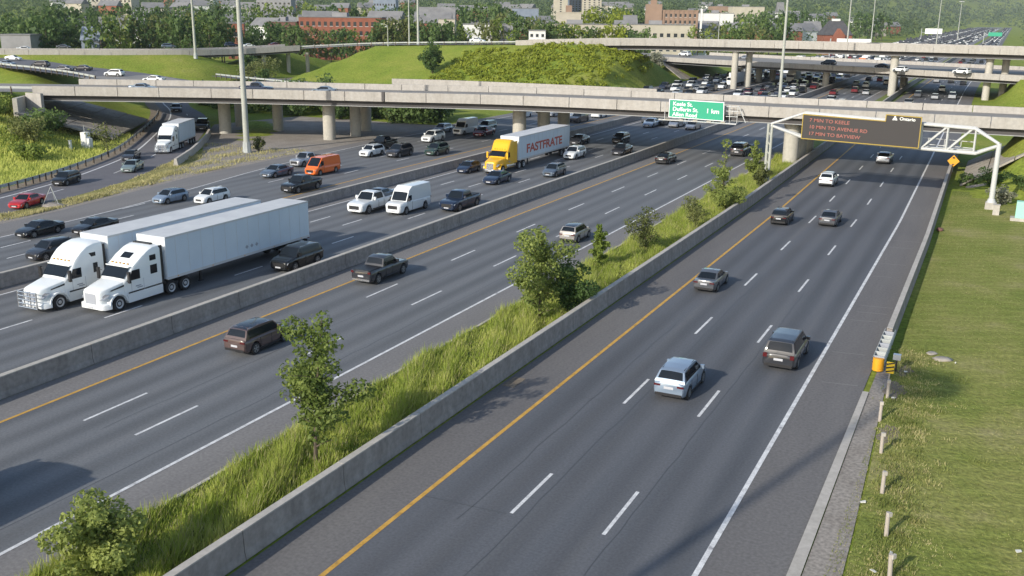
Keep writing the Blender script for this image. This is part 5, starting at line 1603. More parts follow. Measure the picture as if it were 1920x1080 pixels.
light_pole(-92.8, 106.5, 0, 34, 'tall pale light pole on the verge in front of the near overpass', .42)
light_pole(-206.5, 218, float(ground_h(-206.5, 218)), 32, 'tall light pole rising behind the ramp bridge on the grass', .4)
light_pole(-45.9, 231, 0, 36, 'tall light pole in the median beyond the near overpass', .38)
light_pole(-23.0, -18.2, 0, 36.4, 'tall mast behind the viewpoint whose shadow crosses the road', .36)
light_pole(-168.0, 275, 8.6, 30, 'tall white light pole on the hilltop by the shop', .42)
light_pole(-190.0, 305, 3, 34, 'dim tall pole behind the cream town houses', .3)
light_pole(-180.0, 276, 7.5, 7.5, 'curved arm street lamp near the dark brick building', .1, False, (-2.4, .6))
light_pole(-168.5, 258.5, 9.0, 5.5, 'short pale lamp post on the hill crest', .12, False, (-.6, .1))
light_pole(-98.0, 372, 2, 18, 'slim street light beyond the flyover right of the tan block', .2, False, (2.5, 0))
light_pole(-62.0, 520, 0, 32, 'pole beside the jammed lanes beyond the flyover', .35)
light_pole(-66.0, 470, 0, 36, 'white pole rising against the distant dark woods', .4)
light_pole(-44, 700, 0, 34, 'distant median mast over the jammed lanes', .4)
light_pole(-44, 960, 0, 34, 'far distant median mast near the skyline', .45)

# overhead display gantry
g = empty('display_gantry', (0, 112.6, 0)); tag(g, 'overhead gantry carrying a large dark message display', 'sign gantry')
b = MB(); b.tube((0, -.8, 0), (0, -.8, .7), .75, n=4); b.build('footing', M['conc_top'], g)
b = MB(); b.tube((0, -.8, .6), (0, -.8, 1.1), .5, .3, n=14); b.tube((0, -.8, 1.1), (0, -.8, 6.7), .27, .24, n=14); b.build('post', M['gantry'], g, 40)
b = MB(); b.tube((-22.95, 0, .0), (-22.95, 0, 7.35), .16, .15, n=10); b.tube((-23.4, .3, 0), (-23.4, .3, 7.3), .16, n=10)
for k in range(6): b.tube((-22.95, 0, .6 + k * 1.05), (-23.4, .3, 1.2 + k * 1.05), .06, n=5)
b.build('post', M['pole'], g, 40)
b = MB()
T0, T1, B0, B1 = (-19.6, 8.65), (-2.4, 7.95), (-19.5, 6.0), (-2.1, 5.45)
def tz(x): return lerp(T0[1], T1[1], (x - T0[0]) / (T1[0] - T0[0]))
def bz(x): return lerp(B0[1], B1[1], (x - B0[0]) / (B1[0] - B0[0]))
for dy in (0.0, 1.1):
    b.tube((T0[0], dy, T0[1]), (T1[0], dy, T1[1]), .15, n=8); b.tube((B0[0], dy, B0[1]), (B1[0], dy, B1[1]), .17, n=8)
    b.tube((T1[0], dy, T1[1]), (0, -.8, 6.65), .15, n=8); b.tube((B1[0], dy, B1[1]), (0, -.8, 6.5), .17, n=8)
    b.tube((T0[0], dy, T0[1]), (-23.1, 0, 7.3), .13, n=8); b.tube((B0[0], dy, B0[1]), (-23.1, 0, 7.15), .15, n=8)
b.build('chord', M['gantry'], g, 40)
for x, x2 in ((-19.5, None), (-7.4, -5.0), (-4.9, -2.6), (-2.3, None), (-4.95, None), (-7.5, None)):
    b = MB()
    for dy in (0.0, 1.1):
        if x2: b.tube((x, dy, bz(x)), (x2, dy, tz(x2)), .1, n=7)
        else: b.tube((x, dy, bz(x)), (x, dy, tz(x)), .1, n=7)
    b.build('brace', M['gantry'], g)
b = MB()
for z in (.35, 1.0):
    b.tube((-7.3, 1.5, bz(-7) + z), (-2.2, 1.5, bz(-2) + z), .045, n=5)
for x in (-6.8, -5.2, -3.6, -2.3): b.tube((x, 1.5, bz(x)), (x, 1.5, bz(x) + 1.0), .04, n=5)
b.box(-7.4, -2.2, .9, 1.6, 5.66, 5.72)
b.build('catwalk', M['gantry'], g)
# display cabinet: face at local y = -0.75, follows the slight tilt of the truss
d = empty('message_display', (0, 112.6 - .55, 0)); tag(d, 'large dark amber message board with white corner logo', 'display sign')
x0, x1 = -19.55, -7.55
zt0, zt1, zb0, zb1 = 8.6, 8.22, 6.0, 5.72
xn = -11.05
rise = .68
def zt_(x): return lerp(zt0, zt1, (x - x0) / (x1 - x0))
def zb_(x): return lerp(zb0, zb1, (x - x0) / (x1 - x0))
out = [(x0, zb_(x0)), (x1, zb_(x1)), (x1, zt_(x1) + rise), (xn, zt_(xn) + rise), (xn, zt_(xn)), (x0, zt_(x0))]
vs = [(x, -.22, z) for x, z in out] + [(x, .45, z) for x, z in out]
k = 6
mesh_obj('cabinet', vs, [tuple(range(k)), tuple(range(2 * k - 1, k - 1, -1))] + [(i, k + i, k + (i + 1) % k, (i + 1) % k) for i in range(k)], M['vms'], d)
b = MB()
for (a, c) in zip(out, out[1:] + out[:1]):
    A, B = Vector((a[0], -.24, a[1])), Vector((c[0], -.24, c[1]))
    b.tube(A, B, .05, n=6)
b.build('frame', M['vms_frame'], d)
tilt = math.atan2(zt1 - zt0, x1 - x0)
for i, t in enumerate(('7 MIN TO KEELE', '10 MIN TO AVENUE RD', '17 MIN TO BAYVIEW')):
    text_mesh('lettering', t, .52, M['led'], d, (x0 + .7, -.235, zt0 - .72 - i * .72), (math.pi / 2, -tilt, 0), .004, 'LEFT', .004, 1.12)
text_mesh('lettering', 'Ontario', .46, M['sign_white'], d, (-9.7, -.235, 8.52), (math.pi / 2, -tilt, 0), .004, 'LEFT', .008, 1.05)
b = MB()
for a in (90, 215, 325):
    c, s = math.cos(R(a)), math.sin(R(a))
    px, pz = -10.15, 8.66
    pts = [(0, 0), (.12, .13), (.3, 0), (.12, -.13)]
    b.add([(px + u * c - v * s, -.238, pz + u * s + v * c) for u, v in pts], [(0, 1, 2, 3)])
b.build('trillium_emblem', M['sign_white'], d)

# green direction sign on brackets of the near overpass
s_ = empty('direction_sign', (0, 129.3, .482), 0, .9743); tag(s_, 'green direction sign bracketed on the near overpass', 'road sign')
P = [(-41.1, 5.5), (-33.6, 5.33), (-33.7, 7.66), (-41.1, 7.75)]
def slab_xz(name, P, y0, y1, mat, parent):
    vs = [(x, y0, z) for x, z in P] + [(x, y1, z) for x, z in P]
    return mesh_obj(name, vs, [(0, 1, 2, 3), (7, 6, 5, 4), (0, 4, 5, 1), (1, 5, 6, 2), (2, 6, 7, 3), (3, 7, 4, 0)], mat, parent)
Po = [(P[0][0] - .1, P[0][1] - .1), (P[1][0] + .1, P[1][1] - .1), (P[2][0] + .1, P[2][1] + .1), (P[3][0] - .1, P[3][1] + .1)]
slab_xz('border', Po, -.02, .08, M['sign_white'], s_)
slab_xz('panel', P, -.05, -.022, M['sign_green'], s_)
for i, t in enumerate(('Keele St.', 'Dufferin St.', 'Allen Road')):
    text_mesh('lettering', t, .74, M['sign_white'], s_, (-40.65, -.055, 7.02 - i * .7), (math.pi / 2, R(1.0), 0), .004, 'LEFT', .012, 1.05)
text_mesh('lettering', '1 km', .86, M['sign_white'], s_, (-36.0, -.055, 6.22), (math.pi / 2, R(1.0), 0), .004, 'LEFT', .012, 1.05)
b = MB()
b.box(-42.3, -31.6, -.9, -.05, 5.02, 5.1); b.tube((-42.3, -.9, 5.15), (-31.6, -.9, 5.0), .06)
for x in (-41.8, -39.5, -37.2, -35, -32.8, -31.8):
    b.tube((x, -.9, 5.05), (x, 1.2, 5.05), .05); b.tube((x, .2, 5.05), (x, .2, 7.4), .045)
for z in (5.9, 6.6, 7.2): b.tube((-33.3, .15, z), (-31.7, .15, z), .05)
b.tube((-31.7, .1, 7.4), (-30.6, .1, 5.2), .06)
b.build('bracket', M['gantry'], s_)
for k in range(5):
    x = -41 + k * 1.9
    box('sign_lamp', x - .3, x + .3, -1.0, -.75, 5.14, 5.26, M['cream'], s_)

# yellow warning diamond on the barrier end
y_ = empty('warning_sign', (-4.95, 137.4, 0)); tag(y_, 'small yellow diamond warning sign at the far barrier end', 'road sign')
b = MB(); b.tube((0, .06, 0), (0, .06, 1.9), .04); b.build('post', M['galv'], y_)
mesh_obj('panel', [(0, 0, .62), (.72, 0, 1.4), (0, 0, 2.18), (-.72, 0, 1.4), (0, .03, .62), (.72, .03, 1.4), (0, .03, 2.18), (-.72, .03, 1.4)],
         [(0, 1, 2, 3), (7, 6, 5, 4), (0, 4, 5, 1), (1, 5, 6, 2), (2, 6, 7, 3), (3, 7, 4, 0)], M['orange'], y_)
b = MB(); b.box(-.14, .14, -.012, -.004, 1.72, 1.92); b.box(-.12, .12, -.012, -.004, .92, 1.06); b.build('symbol', M['black'], y_)

# crash cushion in front of the barrier end
c_ = empty('crash_cushion', (-4.45, 54.6, 0)); tag(c_, 'grey crash cushion with yellow nose at the barrier end', 'crash cushion')
for k in range(7):
    y = .7 + k * .82
    b = MB(); b.box(-.27, .27, y, y + .07, .05, .84); b.box(-.2, .2, y + .12, y + .6, .12, .4)
    b.build('diaphragm', M['galv'] if k % 3 else M['grey_print'], c_)
    for s in (-1, 1):
        m = MB()
        prof = [(0, .38), (.06, .44), (.06, .54), (0, .6), (.06, .66), (.06, .76), (0, .82)]
        vs = [(s * (.27 + p), y - .1, z) for p, z in prof] + [(s * (.27 + p * .8), y + .8, z) for p, z in prof]
        m.add(vs, [(i, i + 1, len(prof) + i + 1, len(prof) + i) for i in range(len(prof) - 1)])
        m.build('fender_panel', M['galv'], c_)
b = MB()
n = 12
vs = []
for z in (.08, .78):
    for i in range(n + 1):
        t = math.pi + math.pi * i / n
        vs.append((.3 * math.cos(t), .6 + .32 * math.sin(t), z))
b.add(vs, [(i, i + 1, n + 2 + i, n + 1 + i) for i in range(n)] + [tuple(range(n + 1, 2 * n + 2))])
b.build('nose', M['orange'], c_, 40)
h_ = empty('hazard_marker', (-3.72, 53.9, 0)); tag(h_, 'yellow and black striped hazard marker beside the crash cushion', 'road sign')
b = MB(); b.tube((0, .05, 0), (0, .05, 1.0), .04); b.build('post', M['stub'], h_)
slab_xz('panel', [(-.2, .42), (.2, .42), (.2, 1.06), (-.2, 1.06)], -.02, .01, M['hazard'], h_)
for k in range(3):
    z = .45 + k * .21
    mesh_obj('stripe', [(-.2, -.024, z), (.2, -.024, z + .12), (.2, -.024, z + .2), (-.2, -.024, z + .08)], [(0, 1, 2, 3)], M['black'], h_)
x_ = empty('cabinet', (-3.55, 55.6, 0)); tag(x_, 'small pale blue box on a post behind the hazard marker', 'utility box')
b = MB(); b.tube((0, 0, 0), (0, 0, .72), .05); b.build('post', M['black'], x_)
box('housing', -.2, .2, -.15, .15, .7, 1.0, M['lamp'], x_)

# delineator stubs along the gutter
for i, (x, y) in enumerate(((-3.5, 51.2), (-3.5, 47.9), (-3.0, 44.0), (-2.5, 39.9), (-1.95, 36.3), (-1.5, 33.2))):
    p = empty('delineator_post', (x, y, 0), .2 * i)
    tag(p, ['stub post right beside the crash cushion', 'second stub post from the crash cushion', 'third stub post from the crash cushion', 'stub post in the middle of the gutter row', 'fifth stub post from the crash cushion', 'nearest stub post at the bottom edge of the picture'][i], 'marker post', 'marker posts along the gutter')
    b = MB(); b.tube((0, 0, -.05), (rnd.uniform(-.05, .05), .03, .98), .085, .08, n=10); b.build('post', M['stub'], p, 40)
    b = MB(); b.box(-.085, .085, -.1, -.01, .84, 1.0); b.build('reflector', M['conc_top'], p)

# utility boxes
u = empty('utility_cabinet', (2.75, 106.5, 0)); tag(u, 'mint green utility cabinet at the right edge of the lawn', 'cabinet')
box('housing', -.5, .9, -.4, .4, .3, 1.9, M['mint'], u); box('plinth', -.9, 1.0, -.6, .6, 0, .3, M['conc_top'], u); box('door', -.42, .6, -.42, -.4, .4, 1.8, M['mint'], u)
u = empty('junction_box', (.55, 108.6, 0)); tag(u, 'pale concrete junction box in front of the gantry leg', 'junction box')
b = MB(); b.box(-.3, .3, -.3, .3, 0, 1.0); b.box(-.34, .34, -.34, .34, 1.0, 1.06); b.build('housing', M['conc_top'], u)
u = empty('utility_cabinet', (-114.2, 98.3, float(ground_h(-114.2, 98.3)))); tag(u, 'white utility cabinet on the left grass bank', 'cabinet')
box('housing', -.7, .3, -.4, .4, 0, 2.3, M['wallwhite'], u); box('side_box', .3, .8, -.3, .3, 0, 1.5, M['wallwhite'], u)
b = MB(); b.tube((-.55, .2, 2.3), (-.55, .2, 3.2), .04); b.build('antenna', M['galv'], u)
box('door', -.62, .22, -.415, -.4, .2, 2.1, M['wallwhite'], u)
u = empty('stub_pillar', (-113.6, 95.0, float(ground_h(-113.6, 95.0)))); tag(u, 'short white pillar near the white utility cabinet', 'pillar')
b = MB(); b.tube((0, 0, 0), (0, 0, 1.2), .2, n=8); b.tube((0, 0, 1.2), (0, 0, 1.28), .24, n=8); b.build('shaft', M['wallwhite'], u)
# sand bag pile with tripod stand on the verge
u = empty('survey_stand', (-83.4, 66.9, 0)); tag(u, 'thin metal tripod stand on a pale mound on the verge', 'stand')
b = MB()
for k in range(3):
    a = 2.1 * k; b.tube((.9 * math.cos(a), .9 * math.sin(a), .1), (0, 0, 1.9), .03, n=5)
b.build('leg', M['galv'], u)
v = []; f = []
nn = 14
for i, (r, z) in enumerate(((1.4, .0), (1.15, .14), (.6, .24), (0.01, .26))):
    for k in range(nn):
        a = 2 * math.pi * k / nn; rr = r * (1 + .12 * math.sin(3 * a + i))
        v.append((rr * math.cos(a), rr * .7 * math.sin(a), z + .01))
f = [(i * nn + k, i * nn + (k + 1) % nn, (i + 1) * nn + (k + 1) % nn, (i + 1) * nn + k) for i in range(3) for k in range(nn)]
mesh_obj('mound', v, f, M['gravel'], u, 60)

# rocks, litter and dirt patches on the lawn and gutter side
def pebble(name, loc, r, mat, label, cat, sq=.35, seed=0, grp=None):
    rg = random.Random(seed)
    bm = bmesh.new(); bmesh.ops.create_icosphere(bm, subdivisions=2, radius=r)
    for vtx in bm.verts:
        k = 1 + rg.uniform(-.2, .2); vtx.co = Vector((vtx.co.x * k * 1.3, vtx.co.y * k, vtx.co.z * k * sq))
    me = bpy.data.meshes.new(name); bm.to_mesh(me); bm.free(); me.materials.append(mat)
    me.polygons.foreach_set('use_smooth', [True] * len(me.polygons))
    o = bpy.data.objects.new(name, me); C.objects.link(o); o.location = loc; o.rotation_euler = (0, 0, rg.uniform(0, 3))
    tag(o, label, cat, grp)
pebble('flat_rock', (-1.4, 58.9, .05), .42, M['conc_slope'], 'larger flat grey slab lying on the lawn near the mast shadow', 'rock', .25, 1)
pebble('flat_rock', (-2.0, 59.7, .05), .3, M['conc_slope'], 'smaller flat grey slab beside the larger one on the lawn', 'rock', .25, 2)
pebble('rubbish_bag', (-3.9, 97.5, .12), .3, M['darkbag'] if 'darkbag' in M else M['brick_dk'], 'reddish rubbish bag behind the barrier on the lawn side', 'rubbish', .7, 3)
pebble('debris_lump', (-44.6, 57.5, .1), .22, M['black'], 'dark lump of debris on the shoulder ahead of the black SUV', 'debris', .6, 4)
pebble('debris_lump', (-44.9, 81.6, .1), .2, M['black'], 'dark lump of debris on the shoulder in front of the blue pickup', 'debris', .6, 5)
rl = random.Random(9)
pieces = []
for i in range(9):
    if i < 6: x, y = -3.2 + abs(rl.gauss(0, 3.2)), rl.uniform(30, 47)
    else: x, y = -3.3 + abs(rl.gauss(0, 2.2)), rl.uniform(50, 64)
    r = rl.uniform(.04, .1)
    o = MB()
    a = rl.uniform(0, 6.3); c, s = math.cos(a), math.sin(a)
    q = [(-r * 1.4, -r * .6), (r * 1.2, -r * .5), (r * 1.4, r * .5), (-r, r * .7)]
    vs = [(u * c - w * s, u * s + w * c, .05 + rl.uniform(0, .05)) for u, w in q] + [(u * c * .9 - w * s, u * s * .9 + w * c, .03) for u, w in q]
    o.add(vs, [(0, 1, 2, 3), (7, 6, 5, 4), (0, 4, 5, 1), (1, 5, 6, 2), (2, 6, 7, 3), (3, 7, 4, 0)])
    t = o.build('litter_scrap', M['litter']); t.location = (x, y, .03)
    tag(t, 'pale scrap of litter lying on the lawn beside the gutter', 'litter', 'litter scraps on the lawn')
b = MB()
for (cx, cy, rx, ry) in ((-3.3, 52.6, .5, 1.3), (-2.9, 46.4, .5, 1.2), (-3.1, 56.0, .4, .9)):
    pts = []
    for k in range(18):
        a = 2 * math.pi * k / 18; q = 1 + rl.uniform(-.3, .3)
        pts.append((cx + rx * q * math.cos(a), cy + ry * q * math.sin(a), .018))
    b.add(pts, [tuple(range(18))])
tag(b.build('bare_earth', M['dirt']), kind='structure')

# ------------------------------------------------------------------ buildings beyond the interchange
BUILDINGS = [
    ('apartment_block', 'long red brick apartment block with dark shaded front behind the hill', -245.3, 341.4, 16.7, 33.4, 16, 0, 'brick', 'flat', 4, 14),
    ('apartment_block', 'low pale roofed wing left of the long brick apartment block', -269.5, 334.7, 14.7, 12.2, 14, 0, 'brick_dk', 'flat', 3, 6),
    ('brick_house', 'plain red brick building left of the apartment blocks beside the light pole', -283.0, 322.2, 13.9, 6.7, 10, 12, 'brick', 'flat', 2, 1),
    ('town_house', 'cream and brick town house with steep roof above the trees', -233.4, 394.3, 19.4, 16.3, 12, 0, 'brick', 'gable', 2, 6),
    ('town_house', 'pale row house behind the cream and brick town house', -274.7, 467.2, 22.0, 20.1, 12, 0, 'cream', 'gable', 2, 7),
    ('office_block', 'small pale office with a dark window behind the dark trees', -206.6, 360.3, 16.5, 6.7, 10, 0, 'cream', 'flat', 1, 2),
    ('shop', 'low white shop with pink upper band beside the hilltop pole', -188.0, 351.4, 14.7, 10.8, 10, 0, 'wallwhite', 'flat', 1, 3),
    ('garage', 'grey workshop right of the white shop', -175.5, 351.8, 14.9, 5.3, 9, 0, 'wallgrey', 'flat', 2, 2),
    ('tower_block', 'tan tower block with columns of small windows', -150.5, 482.4, 24.2, 25.1, 16, -6, 'tan', 'tower', 6, 7),
    ('shopping_hall', 'low pale hall with an arch in front of the tan tower block', -147.3, 452.1, 14.7, 31.8, 14, -3, 'cream', 'flat', 2, 10),
    ('apartment_tower', 'left white apartment tower cut by the top edge', -377.0, 867.6, 59.7, 12.6, 14, 0, 'cream', 'flat', 24, 1),
    ('apartment_tower', 'right cream apartment tower with balconies cut by the top edge', -353.3, 885.1, 60.2, 17.5, 16, 0, 'cream', 'flat', 24, 4),
    ('apartment_tower', 'dark blue glass tower between the two cream towers', -377.5, 902.4, 61.2, 12.0, 14, 0, 'wallblue', 'flat', 24, 4),
    ('hall_building', 'beige stepped hall with a chimney block in front of the towers', -191.0, 449.6, 19.7, 11.6, 12, 0, 'cream', 'chimney', 2, 4),
    ('long_building', 'long low cream building under the yellow green trees', -174.6, 421.4, 14.7, 38.6, 12, 0, 'cream', 'flat', 1, 14),
    ('white_kiosk', 'little white building with teal windows behind the flyover', -161.0, 349.0, 12.8, 6.2, 7, 0, 'wallwhite', 'flat', 3, 3),
    ('town_house', 'tall narrow white house left of the tan tower block', -164.3, 462.5, 19.0, 6.1, 10, 0, 'wallwhite', 'gable', 3, 2),
    ('town_house', 'grey house with slanted roof beside the narrow white house', -164.4, 450.1, 16.6, 5.7, 10, 0, 'wallgrey', 'gable', 1, 2),
    ('warehouse', 'long white warehouse wall right of the tan tower block', -173.2, 654.9, 20.7, 19.3, 20, 0, 'wallwhite', 'flat', 0, 0),
    ('office_block', 'beige flat office far behind the warehouse', -207.6, 882.5, 27.0, 27.0, 20, 0, 'cream', 'flat', 2, 10),
    ('office_block', 'pink beige office far behind the tan tower block', -241.3, 923.9, 27.7, 19.4, 18, 0, 'tan', 'flat', 2, 6),
    ('brick_house', 'orange brick house with dark hipped roof and front gable', -83.2, 558.5, 14.9, 14.6, 13, 0, 'brick', 'hip', 1, 4),
    ('long_building', 'dark grey low building with windows at the left edge', -287.9, 224.1, 10.5, 9.6, 8, 0, 'wallgrey', 'flat', 1, 6),
    ('shed', 'blue grey shed with sloping roof behind the white van', -277.1, 244.0, 13.2, 5.7, 8, 8, 'wallblue', 'gable', 0, 0),
    ('town_house', 'white house among trees at upper left', -286.5, 274.5, 14.8, 3.1, 8, 0, 'wallwhite', 'gable', 2, 2),
    ('office_block', 'distant pale office at the upper left', -741.1, 680.7, 30.0, 36.3, 20, 0, 'cream', 'flat', 3, 10),
    ('brick_house', 'small pale house on the distant right hillside', -193.6, 948.6, 32.0, 5.8, 9, 0, 'wallwhite', 'gable', 1, 2),
    ('brick_house', 'low pale roofed house among the right hand trees', -109.9, 638.4, 16.6, 9.7, 9, 0, 'cream', 'gable', 1, 2),
    ('office_block', 'slate blue office far behind the brick blocks', -460.3, 702.3, 29.9, 18.1, 18, 0, 'wallblue', 'flat', 3, 8),
    ('office_block', 'dark low roofed building beyond the trees above the ramp bridge', -554.4, 679.4, 29.6, 28.7, 18, 0, 'wallgrey', 'flat', 3, 8),
    ('office_block', 'blue grey office block beyond the trees at centre', -285.8, 600.5, 22.4, 17.2, 16, 0, 'wallblue', 'flat', 2, 8),
]
